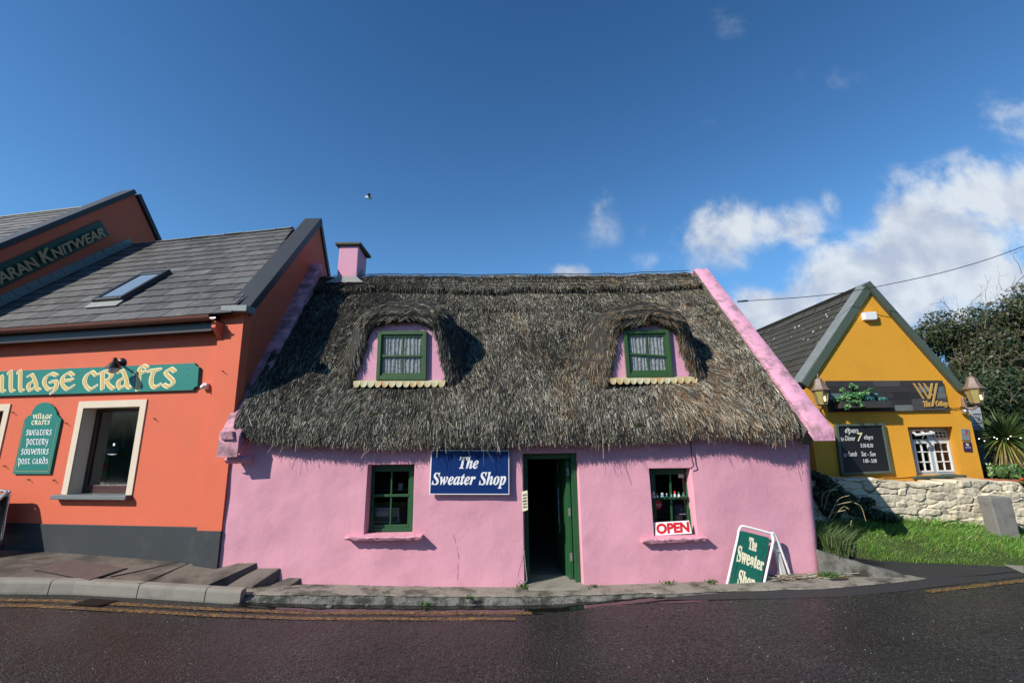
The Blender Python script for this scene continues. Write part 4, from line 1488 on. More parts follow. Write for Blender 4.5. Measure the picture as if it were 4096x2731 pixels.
# gable wall and its coping
GK = -.085
gpl = lambda u, v, dx=0: onP(u, v, (-4.13 + dx, 0, 0), (1, -GK, 0))
g0, g1 = gpl(989, 1236), gpl(1285, 872)
mb = MB()
def gx_(y, dx=0): return -4.16 + dx + GK * y
ga, gz = g1[1], g1[2]
mb.prism([(gx_(.05), .05, .1), (gx_(ga * 2), ga * 2, .1), (gx_(ga * 2), ga * 2, 4.0), (gx_(ga), ga, gz - .1), (gx_(.05), .05, 4.05)], (-.3, 0, 0))
mb.build('gable_wall', 'orange_render', shop)
def slab(y0, z0, y1, z1, xa, xb, th, name, m_, parent, endm=None):
    d = np.array([y1 - y0, z1 - z0]); d /= np.linalg.norm(d)
    nn = np.array([-d[1], d[0]])
    mb = MB()
    q = [(y0, z0), (y1, z1), (y1 - nn[0] * th, z1 - nn[1] * th), (y0 - nn[0] * th, z0 - nn[1] * th)]
    def X(y, a): return a + GK * y
    vs = [(X(y, xb), y, z) for y, z in q] + [(X(y, xa), y, z) for y, z in q]
    mb.add(vs, [(0, 1, 2, 3), (7, 6, 5, 4), (0, 4, 5, 1), (1, 5, 6, 2), (2, 6, 7, 3), (3, 7, 4, 0)])
    return mb.build(name, m_, parent, bevel=.012)
c_ = slab(g0[1], g0[2], ga, gz, -4.50, -4.12, .14, 'coping', 'coping_dark', shop)
slab(ga + .004, gz - .002, ga * 2, 4.1, -4.50, -4.12, .14, 'coping', 'coping_dark', shop)
mb = MB()
e0 = [OF.px(*p, .13) for p in (Z1(1978, 1168), Z1(2213, 1163), Z1(2205, 1220), Z1(1980, 1216))]
mb.prism(e0, OF.n * -.2)
mb.build('coping_end', 'coping_grey', shop, bevel=.01)

# slate roofs: rows of real overlapping slates
def slates(p0, udir, sdir, nrm, t_len, left, right, rowh, colw, seed, name, parent, c0=(.088, .085, .080), gap=.013, th=.007):
    r = np.random.default_rng(seed)
    p0, udir, sdir, nrm = (np.asarray(x, float) for x in (p0, udir, sdir, nrm))
    mb = MB(); cols = []
    n = int(math.ceil(t_len / rowh))
    for j in range(n):
        t0, t1 = j * rowh, min((j + 1.25) * rowh, t_len + .02)
        a0, a1 = left(t0), right(t0)
        b0, b1 = left(t1), right(t1)
        k0, k1 = math.floor(min(a0, b0) / colw) - 1, math.ceil(max(a1, b1) / colw) + 1
        for k in range(k0, k1):
            x0, x1 = k * colw + (.5 * colw if j % 2 else 0) + gap / 2, (k + 1) * colw + (.5 * colw if j % 2 else 0) - gap / 2
            q = [(max(x0, a0), t0), (min(x1, a1), t0), (min(x1, b1), t1), (max(x0, b0), t1)]
            if q[1][0] - q[0][0] < .02 and q[2][0] - q[3][0] < .02: continue
            q = [(min(max(q[0][0], a0), a1), t0), (max(q[1][0], q[0][0]), t0), (max(q[2][0], q[3][0]), t1), (q[3][0], t1)]
            lo, hi = .022 + r.uniform(0, .004), .004
            top = [p0 + udir * a + sdir * b + nrm * (lo if i < 2 else hi) for i, (a, b) in enumerate(q)]
            bot = [v - nrm * th * (1 if i < 2 else .3) - (nrm * .012 if i < 2 else 0) for i, v in enumerate(top)]
            mb.add(top + bot, [(0, 1, 2, 3), (4, 5, 1, 0), (5, 6, 2, 1), (7, 4, 0, 3)])
            g = r.uniform(.62, 1.28)
            cols += [np.array(c0) * g * (1 + r.uniform(-.03, .03, 3))] * 8
    a0, a1, b0, b1 = left(0), right(0), left(t_len), right(t_len)
    base = [p0 + udir * a + sdir * b - nrm * .015 for a, b in ((a0, 0), (a1, 0), (b1, t_len), (b0, t_len))]
    mb.add(base, [(0, 1, 2, 3)]); cols += [np.array((.03, .03, .03))] * 4
    return mb.build(name, 'slate', parent, cols=np.array(cols))

dr = float((np.array([gx_(ga), ga, 0]) - O0) @ ON)            # depth of the ridge
RDG = PL(O0 + ON * dr, OX)
zr_ = RDG.st(*Z1(1800, 560))[1]
EAV = PL(O0 + ON * -.14, OX)
ze_ = (EAV.st(*Z1(0, 1372))[1] + EAV.st(*Z1(1990, 1252))[1]) / 2
rs = ON * (dr + .14) + np.array([0, 0, zr_ - ze_])
tl_ = float(np.linalg.norm(rs)); rs = rs / tl_
rn = np.cross(OX, rs)
RP0 = O0 + ON * -.14 + np.array([0, 0, ze_])
def roof_st(u, v, d=0):
    p = onP(u, v, RP0 + rn * d, rn)
    q = p - RP0
    return float(q @ OX), float(q @ rs)
# where the taller building's gable meets this roof
sg = np.mean([roof_st(*Z1(*p))[0] for p in ((1060, 648), (620, 880), (330, 1040), (60, 1180))])
gs0, gs1 = roof_st(*Z1(1985, 1215))[0], roof_st(*Z1(2285, 830))[0]
def redge(t):
    t_a, t_b = roof_st(*Z1(1985, 1215))[1], roof_st(*Z1(2285, 830))[1]
    return gs0 + (gs1 - gs0) * (t - t_a) / (t_b - t_a) + .22
rf = slates(RP0, OX, rs, rn, tl_, lambda t: sg - .05, redge, tl_ / 15, .46, 5, 'roof', shop)
mb = MB()
rr_ = redge(tl_)
k = 0
x = sg
while x < rr_ - .05:
    x1 = min(x + .45, rr_)
    P0 = RP0 + rs * (tl_ + .0)
    j = .006 * random.uniform(-1, 1)
    a = P0 + OX * x + np.array([0, 0, .035 + j]); b = P0 + OX * (x1 - .012) + np.array([0, 0, .035 + j])
    f = -rs * .14 + rn * .03; g = np.array([f[0], f[1], f[2]]); g = ON * .10 + np.array([0, 0, -.09])
    mb.add([a + f, b + f, b, a, a + g, b + g], [(0, 1, 2, 3), (3, 2, 5, 4)])
    mb.add([a + f, b + f, b + f - rn * .03, a + f - rn * .03], [(3, 2, 1, 0)])
    x = x1
mb.build('ridge_tiles', 'ridge_tile', shop)
mb = MB()   # hidden back slope
mb.add([op(SL, dr, zr_ - .05), op(rr_, dr, zr_ - .05), op(rr_, dr * 2, 3.9), op(SL, dr * 2, 3.9)], [(0, 1, 2, 3)])
mb.build('roof', 'coping_dark', shop)
# skylight
def rp(u, v, d=0): return onP(u, v, RP0 + rn * d, rn)
sk4 = [rp(*Z1(*p), .10) for p in ((1222, 880), (1490, 842), (1128, 1100), (868, 1112))]
sq = [roof_st(*Z1(*p), .10) for p in ((1222, 880), (1490, 842), (1128, 1100), (868, 1112))]
sa0, sa1 = (sq[0][0] + sq[3][0]) / 2, (sq[1][0] + sq[2][0]) / 2
sb0, sb1 = (sq[2][1] + sq[3][1]) / 2, (sq[0][1] + sq[1][1]) / 2
def rat(a, b, d): return RP0 + OX * a + rs * b + rn * d
mb = MB()
for (a0, a1, b0, b1) in ((sa0, sa0 + .07, sb0, sb1), (sa1 - .07, sa1, sb0, sb1), (sa0 + .07, sa1 - .07, sb0, sb0 + .09), (sa0 + .07, sa1 - .07, sb1 - .16, sb1)):
    mb.prism([rat(a0, b0, .0), rat(a1, b0, .0), rat(a1, b1, .0), rat(a0, b1, .0)], rn * .11)
skl = mb.build('skylight', 'skylight_frame', shop, bevel=.01)
mb = MB()
mb.add([rat(sa0 + .06, sb0 + .08, .085), rat(sa1 - .06, sb0 + .08, .085), rat(sa1 - .06, sb1 - .15, .085), rat(sa0 + .06, sb1 - .15, .085)], [(0, 1, 2, 3)])
mb.build('pane', 'sky_glass', skl)
mb = MB()
mb.prism([rat(sa0 - .02, sb0 - .17, .03), rat(sa1 + .02, sb0 - .17, .03), rat(sa1 + .02, sb0 + .01, .04), rat(sa0 - .02, sb0 + .01, .04)], rn * .012)
mb.build('apron', 'lead_grey', skl)
# gutter, fascia, bracket
mb = MB()
gz0 = ze_ - .055
rows = []
for i in range(2):
    s_ = (SL, -.40)[i]
    rows.append([op(s_, -.19 + .075 * math.cos(a), gz0 + .02 + .075 * math.sin(a)) for a in [math.pi + math.pi * k / 10 for k in range(11)]] +
                [op(s_, -.19 + .066 * math.cos(a), gz0 + .02 + .066 * math.sin(a)) for a in [2 * math.pi - math.pi * k / 10 for k in range(11)]])
mb.loft(rows, True)
mb.f.append(tuple(range(22))); mb.f.append(tuple(22 + k for k in range(22))[::-1])
mb.build('gutter', 'gutter_brown', shop, smooth=40)
mb = MB()
mb.prism([op(SL, -.11, gz0 - .19), op(-.44, -.11, gz0 - .19), op(-.44, -.11, gz0 + .03), op(SL, -.11, gz0 + .03)], ON * .04)
mb.prism([op(SL, -.135, gz0 - .20), op(-.44, -.135, gz0 - .20), op(-.44, -.135, gz0 - .18), op(SL, -.135, gz0 - .18)], ON * .03)
mb.build('fascia', 'fascia_brown', shop)
mb = MB()
mb.prism([op(SL, -.10, gz0 - .19), op(-.40, -.10, gz0 - .19), op(-.40, .07, gz0 - .19), op(SL, .07, gz0 - .19)], (0, 0, .02))
mb.build('soffit', 'fascia_brown', shop)
mb = MB()
mb.prism([op(-.42, -.16, gz0 - .06), op(-.42, .05, gz0 - .06), op(-.42, .05, gz0 - .33), op(-.42, -.02, gz0 - .30), op(-.42, -.16, gz0 - .16)], OX * .07)
mb.build('bracket', 'orange_render', shop)

# windows: cream surround, deep reveal, brown frame, slate sill
def shop_window(a0, a1, b0, b1, curtain):
    mb = MB()
    o = .018
    for (x0, x1, y0, y1) in ((a0 - bw, a0, b0 - .0, b1 + bw), (a1, a1 + bw, b0 - .0, b1 + bw), (a0, a1, b1, b1 + bw)):
        mb.prism([OW.at(x0, y0, .0), OW.at(x1, y0, .0), OW.at(x1, y1, .0), OW.at(x0, y1, .0)], OW.n * o)
    D = -.24
    for (p, q) in (((a0, b0), (a0, b1)), ((a0, b1), (a1, b1)), ((a1, b1), (a1, b0))):
        mb.add([OW.at(*p, o - .001), OW.at(*q, o - .001), OW.at(*q, D), OW.at(*p, D)], [(0, 1, 2, 3)])
    su = mb.build('window_surround', 'cream_paint', shop)
    mb = MB()
    fw = .06
    for (x0, x1, y0, y1) in ((a0, a0 + fw, b0, b1), (a1 - fw, a1, b0, b1), (a0 + fw, a1 - fw, b0, b0 + .12), (a0 + fw, a1 - fw, b1 - fw, b1)):
        mb.prism([OW.at(x0, y0, D), OW.at(x1, y0, D), OW.at(x1, y1, D), OW.at(x0, y1, D)], OW.n * .05)
    fr = mb.build('window', 'brown_frame', shop, bevel=.006)
    mb = MB()
    mb.add([OW.at(a0 + fw, b0 + .11, D + .02), OW.at(a1 - fw, b0 + .11, D + .02), OW.at(a1 - fw, b1 - fw, D + .02), OW.at(a0 + fw, b1 - fw, D + .02)], [(0, 1, 2, 3)])
    mb.build('pane', 'shop_glass', fr)
    mb = MB()
    mb.prism([OW.at(a0 - bw - .08, b0 - .065, .11), OW.at(a1 + bw - .0, b0 - .065, .11), OW.at(a1 + bw - .0, b0 + .0, .10), OW.at(a0 - bw - .08, b0 + .0, .10)], OW.n * -.34)
    mb.build('window_sill', 'slate_sill', shop, bevel=.008)
shop_window(wa0, wa1, wb0, wb1, True)
shop_window(la0, la1, wb0, wb1, False)
# display room behind the glass
mb = MB()
A0, A1, VB0, VB1 = la0 - .6, wa1 + .35, wb0 - .3, wb1 + .3
c = [OW.at(a, b, d) for d in (-.30, -2.2) for a, b in ((A0, VB0), (A1, VB0), (A1, VB1), (A0, VB1))]
mb.add(c, [(4, 5, 6, 7), (0, 3, 7, 4), (1, 5, 6, 2), (0, 4, 5, 1), (3, 2, 6, 7)])
mb.build('interior_walls', 'shop_interior', shop)
SH = OW.st(*Z2(740, 1262), -.5)[1]
mb = MB()
mb.prism([OW.at(A0, SH - .03, -.31), OW.at(A1, SH - .03, -.31), OW.at(A1, SH, -.31), OW.at(A0, SH, -.31)], OW.n * -.5)
mb.build('display_shelf', 'shelf_green', shop)

# hooks left in the render
hk = MB()
h0 = (0, 0, 0)
pr = OW.px(*Z2(130, 602))
def hook_mesh():
    mb = MB()
    mb.tube([OW.n * 0 + np.array((0, 0, .0)), OW.n * .03 - OX * .012, OW.n * .045 + OX * .006, OW.n * .04 + OX * .028 - np.array((0, 0, .014)), OW.n * .028 + OX * .034 - np.array((0, 0, .022))], .0055, 5)
    return mb
hproto = None
for i, p in enumerate(((130, 602), (605, 697), (1393, 656), (55, 1078), (272, 1200), (497, 1205), (2003, 232))):
    w_ = (OF if i == 6 else OW).px(*Z2(*p))
    if hproto is None:
        hproto = hook_mesh().build('wall_hook', 'iron', None); o = hproto
        o.parent = shop
    else:
        o = hproto.copy(); COL.objects.link(o); o.parent = shop
    o.location = Vector(w_) - ORG[shop.name]

# ------------------------------------------------------------------ KNITWEAR BUILDING (taller, behind on the left)
WG = PL(O0 + OX * sg, ON)          # gable plane; x runs back along ON, normal faces +x side
if WG.n @ OX < 0: WG.n = -WG.n
wing = thing('knitwear_building', 'taller orange gabled building with knitwear sign, left behind the slate roof', 'building', tuple(op(sg - 3, 0, .5)))
ap = WG.st(*Z1(1205, 172)); lo_ = WG.st(*Z1(0, 668)); rt_ = WG.st(*Z1(1400, 590))
sl_l = (ap[1] - lo_[1]) / (ap[0] - lo_[0]); sl_r = (rt_[1] - ap[1]) / (rt_[0] - ap[0])
dl, dr2 = -.6, ap[0] + (ap[0] + .6)
mb = MB()
zl = ap[1] + sl_l * (dl - ap[0]); zr2 = ap[1] - sl_l * (dr2 - ap[0]) * 1.0
zr2 = ap[1] + sl_r * (dr2 - ap[0])
mb.prism([WG.at(dl, .2), WG.at(dr2, .2), WG.at(dr2, max(zr2, 1)), WG.at(*ap), WG.at(dl, zl)], -OX * .3)
mb.build('gable_wall', 'orange_render', wing)
mb = MB()
for off_, m0 in ((0, 0),):
    mb.prism([op(sg - 9, dl, .2), op(sg - .3, dl, .2), op(sg - .3, dl, zl - .1), op(sg - 9, dl, zl - .1)], ON * .3)
mb.build('wall', 'orange_render', wing)
def wslab(p, q, th, xa, xb, name, m_):
    d = np.array(q) - np.array(p); d = d / np.linalg.norm(d); nn = np.array([-d[1], d[0]])
    if nn[1] < 0: nn = -nn
    mb = MB()
    pts = [p, q, tuple(np.array(q) + nn * th), tuple(np.array(p) + nn * th)]
    mb.prism([WG.at(a, b) + OX * xb for a, b in pts], OX * (xa - xb))
    return mb.build(name, m_, wing, bevel=.012)
wslab((dl - .1, zl - .1 * sl_l), (ap[0] + .02, ap[1] + .02 * sl_l), .11, -.34, .06, 'coping', 'coping_dark')
wslab((ap[0] + .03, ap[1] + .0), (dr2, zr2), .11, -.34, .06, 'coping', 'coping_dark')
wsd = ON * (ap[0] - dl) + np.array([0, 0, ap[1] - zl]); wl = float(np.linalg.norm(wsd)); wsd = wsd / wl
slates(op(sg, dl, zl) + np.array([0, 0, -.20]), OX, wsd, np.cross(OX, wsd), wl, lambda t: -8.5, lambda t: -.36, wl / 20, .46, 9, 'roof', wing, (.13, .125, .115))
mb = MB()
x = -8.5
while x < -.4:
    P0 = op(sg, dl, zl - .2) + wsd * wl
    a, b = P0 + OX * x + np.array([0, 0, .04]), P0 + OX * (x + .44) + np.array([0, 0, .04])
    f = -wsd * .14 + np.array([0, 0, .01]); g = ON * .1 - np.array([0, 0, .1])
    mb.add([a + f, b + f, b, a, a + g, b + g], [(0, 1, 2, 3), (3, 2, 5, 4)])
    x += .45
mb.build('ridge_tiles', 'ridge_tile', wing)
mb = MB()
bz = [op(sg - 8.5, ap[0], ap[1] - .2), op(sg - .3, ap[0], ap[1] - .2), op(sg - .3, dr2, zr2), op(sg - 8.5, dr2, zr2)]
mb.add(bz, [(0, 1, 2, 3)])
mb.build('roof', 'coping_dark', wing)
# lead flashing where the lower roof meets this gable
mb = MB()
f0, f1 = (sg + .0, -.05), (sg, tl_ - .15)
n = 16
for i in range(n):
    t0, t1 = tl_ * i / n, tl_ * (i + 1) / n - .012
    a, b = RP0 + OX * (sg + .012) + rs * t0, RP0 + OX * (sg + .012) + rs * t1
    mb.prism([a + rn * .03, b + rn * .03, b + rn * .17, a + rn * .17], OX * .012)
    mb.prism([a + rn * .03, b + rn * .03, b + rn * .03 + OX * .15, a + rn * .03 + OX * .15], rn * .012)
mb.build('flashing', 'lead_grey', wing)
# the sloping knitwear sign
ks = thing('wall_sign', 'dark green sloping signboard reading ARAN KNITWEAR on the gable', 'sign', tuple(WG.px(*Z1(500, 800))))
mb = MB()
mb.prism([WG.px(*Z1(*p), .04) for p in ((-330, 945), (900, 405), (983, 540), (-330, 1181))], WG.n * -.04)
mb.build('board', 'deep_green', ks)
text('ARAN', [WG.px(*Z1(*p), .04) for p in ((-62, 885), (262, 740), (335, 820), (-20, 985))], .045, WG, 'lettering', 'tan_letter', ks, .03, .018)
text('K', [WG.px(*Z1(*p), .04) for p in ((316, 690), (420, 645), (462, 765), (372, 797))], .045, WG, 'lettering', 'tan_letter', ks, .03, .018)
text('NITWEAR', [WG.px(*Z1(*p), .04) for p in ((430, 672), (905, 465), (928, 550), (475, 752))], .045, WG, 'lettering', 'tan_letter', ks, .03, .018)

# ------------------------------------------------------------------ things on the orange facade
vs_ = thing('shop_sign', 'long teal fascia sign with gold uncial letters VILLAGE CRAFTS', 'sign', tuple(OW.px(*Z2(900, 300))))
SG = OW.off(.045)
mb = MB()
op_ = [(-1500, 300), (1742, 160), (1750, 178), (1762, 190), (1781, 196), (1768, 366), (1748, 372), (1734, 384), (1727, 402), (-1500, 500)]
mb.prism([SG.px(*Z2(*p)) for p in op_], SG.n * -.04)
mb.build('board', 'teal', vs_)
for word, q in (('village', ((-135, 289), (668, 248), (668, 392), (-135, 422))), ('crafts', ((748, 246), (1578, 212), (1572, 372), (748, 398)))):
    W_ = [SG.px(*Z2(*p)) for p in q]
    pf = quadplace(*W_, uwidth(word), 1.0, 0.0)
    uncial(word, pf, SG, .001, 'letter_outline', 'cream_letter', vs_, nib=(.128, .055), thick=.001)
    uncial(word, pf, SG, .0045, 'lettering', 'gold', vs_, nib=(.088, .016), thick=.001)
for p in ((704, 248), (688, 264), (666, 370), (682, 368), (1192, 218), (1692, 206), (1680, 276), (1668, 352)):
    mb = MB(); mb.lathe(SG.px(*Z2(*p)), [(.006, 0), (.006, .004), (.001, .006)], 6, SG.n); mb.build('screw', 'iron_dark', vs_)

as_ = thing('wall_sign', 'teal arch-topped signboard listing sweaters, pottery, souvenirs and post cards', 'sign', tuple(OW.px(*Z2(330, 900))))
AS = OW.off(.03)
ol = [(113, 1153), (445, 1153), (547, 664), (540, 652), (526, 646), (522, 630), (510, 628), (503, 590), (482, 553), (450, 525), (410, 512), (365, 517), (325, 540), (295, 578), (277, 628), (250, 630), (240, 648), (222, 660), (217, 672)]
mb = MB(); mb.prism([AS.px(*Z2(*p)) for p in ol], AS.n * -.026); mb.build('board', 'teal', as_)
mb = MB()
for a, b in (((135, 1130), (430, 1130)), ((430, 1130), (515, 690)), ((135, 1130), (228, 690))):
    A_, B_ = AS.px(*Z2(*a)), AS.px(*Z2(*b))
    d = (B_ - A_) / np.linalg.norm(B_ - A_); s_ = np.cross(AS.n, d) * .004
    mb.add([A_ - s_ + AS.n * .002, B_ - s_ + AS.n * .002, B_ + s_ + AS.n * .002, A_ + s_ + AS.n * .002], [(0, 1, 2, 3)])
mb.build('border_line', 'gold_line', as_)
for word, q, nb in (('village', ((298, 624), (468, 622), (463, 656), (294, 660)), .13), ('crafts', ((285, 676), (452, 676), (446, 708), (284, 712)), .13),
                    ('sweaters', ((238, 760), (467, 758), (463, 803), (233, 806)), .085), ('pottery', ((240, 842), (434, 840), (430, 888), (236, 892)), .085),
                    ('souvenirs', ((192, 930), (440, 930), (436, 975), (190, 978)), .085), ('post cards', ((166, 1018), (434, 1018), (430, 1060), (164, 1064)), .085)):
    pf = quadplace(*[AS.px(*Z2(*p)) for p in q], uwidth(word), 1.0, 0.0)
    uncial(word, pf, AS, .001, 'lettering', 'cream_letter' if nb > .1 else 'sign_white', as_, nib=(nb, .035), thick=.001)

# wall lamp above the fascia sign
lp = thing('wall_lamp', 'black swan-neck lamp over the village crafts sign', 'lamp', tuple(OW.px(*Z2(1095, 158))))
b0 = OW.px(*Z2(1096, 156))
hc = OW.px(*Z2(1018, 200), .26)
mb = MB()
mb.lathe(b0, [(.075, 0), (.075, .02), (.05, .045), (.03, .06)], 16, OW.n)
mb.build('base', 'black_metal', lp, smooth=40)
mb = MB()
mb.tube([b0 + OW.n * .04, b0 + OW.n * .12 + np.array((0, 0, .015)), hc + np.array((0, 0, .08)) - OW.n * .06, hc + np.array((0, 0, .09))], .016, 8)
mb.build('arm', 'black_metal', lp, smooth=True)
mb = MB()
mb.lathe(hc, [(.105, -.01), (.10, .0), (.07, .04), (.045, .075), (.03, .085), (.026, .15), (.012, .155)], 20)
mb.build('lamp_shade', 'black_metal', lp, smooth=40)
mb = MB()
mb.lathe(hc, [(.078, -.005), (.078, -.03), (.066, -.065), (.04, -.085), (.01, -.092)], 18)
mb.build('globe', 'lamp_glass', lp, smooth=True)

sn = thing('motion_sensor', 'small white motion sensor right of the fascia sign', 'sensor', tuple(OW.px(*Z2(1845, 372))))
mb = MB(); mb.prism([OW.px(*Z2(*p), 0) for p in ((1838, 345), (1878, 343), (1872, 402), (1832, 402))], OW.n * .055); mb.build('mount', 'off_white', sn, bevel=.006)
p = OW.px(*Z2(1822, 374), .10); mb = MB(); mb.ball(p, .042, .045, .036); mb.build('sensor_head', 'white_paint', sn, smooth=True)

# display in the shop window
def ow_pt(p, d): return OW.px(*Z2(*p), d)
D0 = -.36
hd = thing('cap_stand', 'dark hat stand with a red and green tartan scarf in the shop window', 'stand', tuple(ow_pt((930, 1262), D0)))
cc = ow_pt((1010, 945), D0)
mb = MB(); mb.lathe((cc[0], cc[1], SH), [(.08, 0), (.08, .012), (.015, .02), (.015, cc[2] - SH - .08), (.05, cc[2] - SH - .06), (.06, cc[2] - SH)], 12)
mb.build('pole', 'black_metal', hd, smooth=40)
for i, (a, b, m_) in enumerate((((945, 945), (965, 985), 'tartan_red'), ((935, 990), (970, 1050), 'tartan_green'), ((918, 1050), (966, 1120), 'tartan_red'), ((910, 1120), (955, 1190), 'tartan_green'), ((908, 1190), (945, 1255), 'tartan_red'))):
    q = [ow_pt((a[0], a[1]), D0 + .05), ow_pt((b[0], a[1]), D0 + .05), ow_pt((b[0] - 4, b[1]), D0 + .06), ow_pt((a[0] - 8, b[1]), D0 + .06)]
    mb = MB(); mb.prism(q, OW.n * -.02); mb.build('scarf', m_, hd)
cp = thing('flat_cap', 'grey wool flat cap with white price tag resting on the hat stand', 'cap', tuple(cc))
mb = MB()
mb.ball((cc[0] + .02, cc[1], cc[2]), .125, .13, .075, 16, 8)
mb.build('crown', 'wool_grey', cp, smooth=True)
mb = MB(); mb.prism([ow_pt((940, 975), D0 + .13), ow_pt((1010, 985), D0 + .16), ow_pt((1060, 975), D0 + .13), ow_pt((1010, 962), D0 + .10)], (0, 0, .008)); mb.build('peak', 'wool_grey', cp)
mb = MB(); mb.prism([ow_pt(p_, D0 + .15) for p_ in ((1014, 878), (1030, 878), (1027, 902), (1012, 902))], OW.n * -.002); mb.build('price_tag', 'white_paint', cp)
sc_ = thing('scarf', 'pale sage fringed scarves hanging at the right of the shop window', 'scarf', tuple(ow_pt((1150, 620), -.6)))
for (a, b, c, d_) in (((1090, 630), (1135, 600), (1125, 760), (1062, 790)), ((1125, 620), (1150, 610), (1110, 930), (1085, 945)), ((1150, 610), (1250, 600), (1235, 900), (1190, 760))):
    q = [ow_pt(x_, -.6) for x_ in (a, b, c, d_)]
    mb = MB()
    rows = []
    for j in range(11):
        f = j / 10
        l, r_ = q[0] * (1 - f) + q[3] * f, q[1] * (1 - f) + q[2] * f
        rows.append([l * (1 - k / 8) + r_ * (k / 8) + OW.n * .012 * math.sin(k * 2.1 + f) for k in range(9)])
    mb.loft(rows[::-1]); mb.build('panel', 'cloth_sage', sc_)
def mini(name, label, cat, x0, x1, y0, y1, m_, d=-.42, roof=None, group=None):
    q = [ow_pt(p_, d) for p_ in ((x0, y0), (x1, y0), (x1, y1), (x0, y1))]
    t = thing(name, label, cat, tuple(q[3]), group)
    mb = MB(); mb.prism(q, OW.n * -.06); mb.build('body', m_, t, bevel=.004)
    if roof:
        mb = MB(); e = OX * .01; up = np.array((0, 0, .03))
        a, b = q[0] - e, q[1] + e
        mb.prism([a, a + up - OW.n * .03, a - OW.n * .06], b - a); mb.build('roof', roof, t)
    return t
mini('model_cottage', 'tiny thatched model cottage ornament on the shop window shelf', 'ornament', 835, 878, 1240, 1258, 'pottery_white', roof='card_brown')
mini('ornament', 'small white pointed pottery ornament beside the tiny model cottage', 'ornament', 885, 915, 1215, 1260, 'pottery_white')
for i, xx in enumerate((980, 1005, 1030)):
    mini('souvenir_box', ('first little dark souvenir box right of the white ornament', 'middle one of the three little dark souvenir boxes', 'last little souvenir box, nearest the bottle')[i], 'box', xx, xx + 20, 1222, 1260, ('card_brown', 'deep_green', 'card_brown')[i], group='souvenir boxes on the shop window shelf')
bt = thing('bottle', 'small dark bottle with a yellow label on the shop window shelf', 'bottle', tuple(ow_pt((1125, 1258), -.42)))
p = ow_pt((1125, 1258), -.42); mb = MB(); mb.lathe(p, [(.022, 0), (.024, .05), (.012, .075), (.009, .11), (.011, .112), (.011, .125)], 10); mb.build('glass_body', 'black_metal', bt, smooth=40)
mb = MB(); mb.lathe(p + np.array((0, 0, .01)), [(.0255, 0), (.0255, .03)], 10); mb.build('bottle_label', 'gold', bt)
mini('price_card', 'white price card at the left end of the shop window shelf', 'card', 728, 782, 1222, 1268, 'white_paint', -.34)

# metal framed A-board at the far left
PB = OW.off(.22)
ab = thing('pavement_sign', 'dark green pavement sign in a chrome tube frame by the orange wall', 'sign', tuple(PB.px(*B8(-60, 1330))))
fp = [B8(20, 1300), B8(90, 800), B8(150, 480), B8(135, 455), B8(110, 440), B8(60, 434), B8(0, 438), B8(-400, 440), B8(-470, 445), B8(-500, 480), B8(-620, 1300)]
P3 = [PB.px(*p_, .02) for p_ in fp]
mb = MB(); mb.tube([tuple(x_) for x_ in smooth_path(P3, 3)], .019, 8); mb.build('frame', 'chrome', ab, smooth=True)
mb = MB(); mb.prism([PB.px(*B8(*p_), .02) for p_ in ((5, 1200), (128, 560), (120, 510), (95, 478), (-400, 478), (-590, 1200))], PB.n * -.012); mb.build('panel', 'deep_green', ab)
text('R', [PB.px(*B8(*p_), .02) for p_ in ((10, 685), (66, 685), (52, 750), (-6, 750))], .002, PB, 'lettering', 'lead_grey', ab, .002)
P4 = [p_ + PB.n * .62 * min(1, (P3[4][2] + .03 - p_[2]) / (P3[4][2] - P3[0][2])) for p_ in P3]
mb = MB(); mb.tube([tuple(x_) for x_ in smooth_path(P4, 3)], .019, 8); mb.build('frame', 'chrome', ab, smooth=True)
q4 = [P4[0] * .8 + P4[2] * .2, P4[2], P4[8], P4[10] * .8 + P4[8] * .2]
mb = MB(); mb.prism(q4, PB.n * .01); mb.build('panel', 'deep_green', ab)
for p_ in (P3[0], P4[0], P3[-1], P4[-1]):
    mb = MB(); mb.lathe((p_[0], p_[1], p_[2] - .05), [(.03, 0), (.03, .06), (.02, .065)], 10); mb.build('foot', 'rubber', ab)

# manhole cover and drain grate
def zpv(x, y):
    t = (x - O0[0] - ON[0] * .06) / OX[0]
    yw = O0[1] + OX[1] * t + ON[1] * .06 + .3
    yk = ykerb(x) + .13
    f = min(max((y - yk) / (yw - yk), 0), 1)
    return (zroad(x) + KT) * (1 - f) + zpave(t) * f
mh = [onZ(*Z3(*p_), .42) for p_ in ((225, 415), (490, 355), (865, 382), (600, 445))]
def bil4(q, s_, t_): return (q[0] * (1 - s_) + q[3] * s_) * (1 - t_) + (q[1] * (1 - s_) + q[2] * s_) * t_
mat('iron_rib', (.25, .19, .16), .5, .3, 6, 60, .3, 60, .5)
mc = thing('manhole_cover', 'square ribbed iron cover set in the pavement by the orange shop', 'manhole cover', tuple(mh[0]))
mb = MB()
mb.add([(*bil4(mh, a, b)[:2], zpv(*bil4(mh, a, b)[:2]) + .003) for a, b in ((0, 0), (1, 0), (1, 1), (0, 1))], [(0, 1, 2, 3)])
mb.build('plate', 'iron_dark', mc)
mb = MB()
for i in range(24):
    a0, a1 = (i + .15) / 24, (i + .6) / 24
    pts = [(*bil4(mh, a, b)[:2], zpv(*bil4(mh, a, b)[:2]) + .0035) for a, b in ((a0, .03), (a1, .03), (a1, .97), (a0, .97))]
    mb.prism(pts, (0, 0, .009))
mb.build('ribs', 'iron_rib', mc)
def on_road(p_):
    z = .1
    for _ in range(8):
        P = onZ(*p_, z); z = zroad(P[0])
    return P
dg_ = [on_road(Z3(*p_)) for p_ in ((470, 662), (620, 618), (800, 632), (660, 672))]
dgr = thing('drain_grate', 'iron drain grate in the gutter below the concrete kerb', 'drain', tuple(dg_[0]))
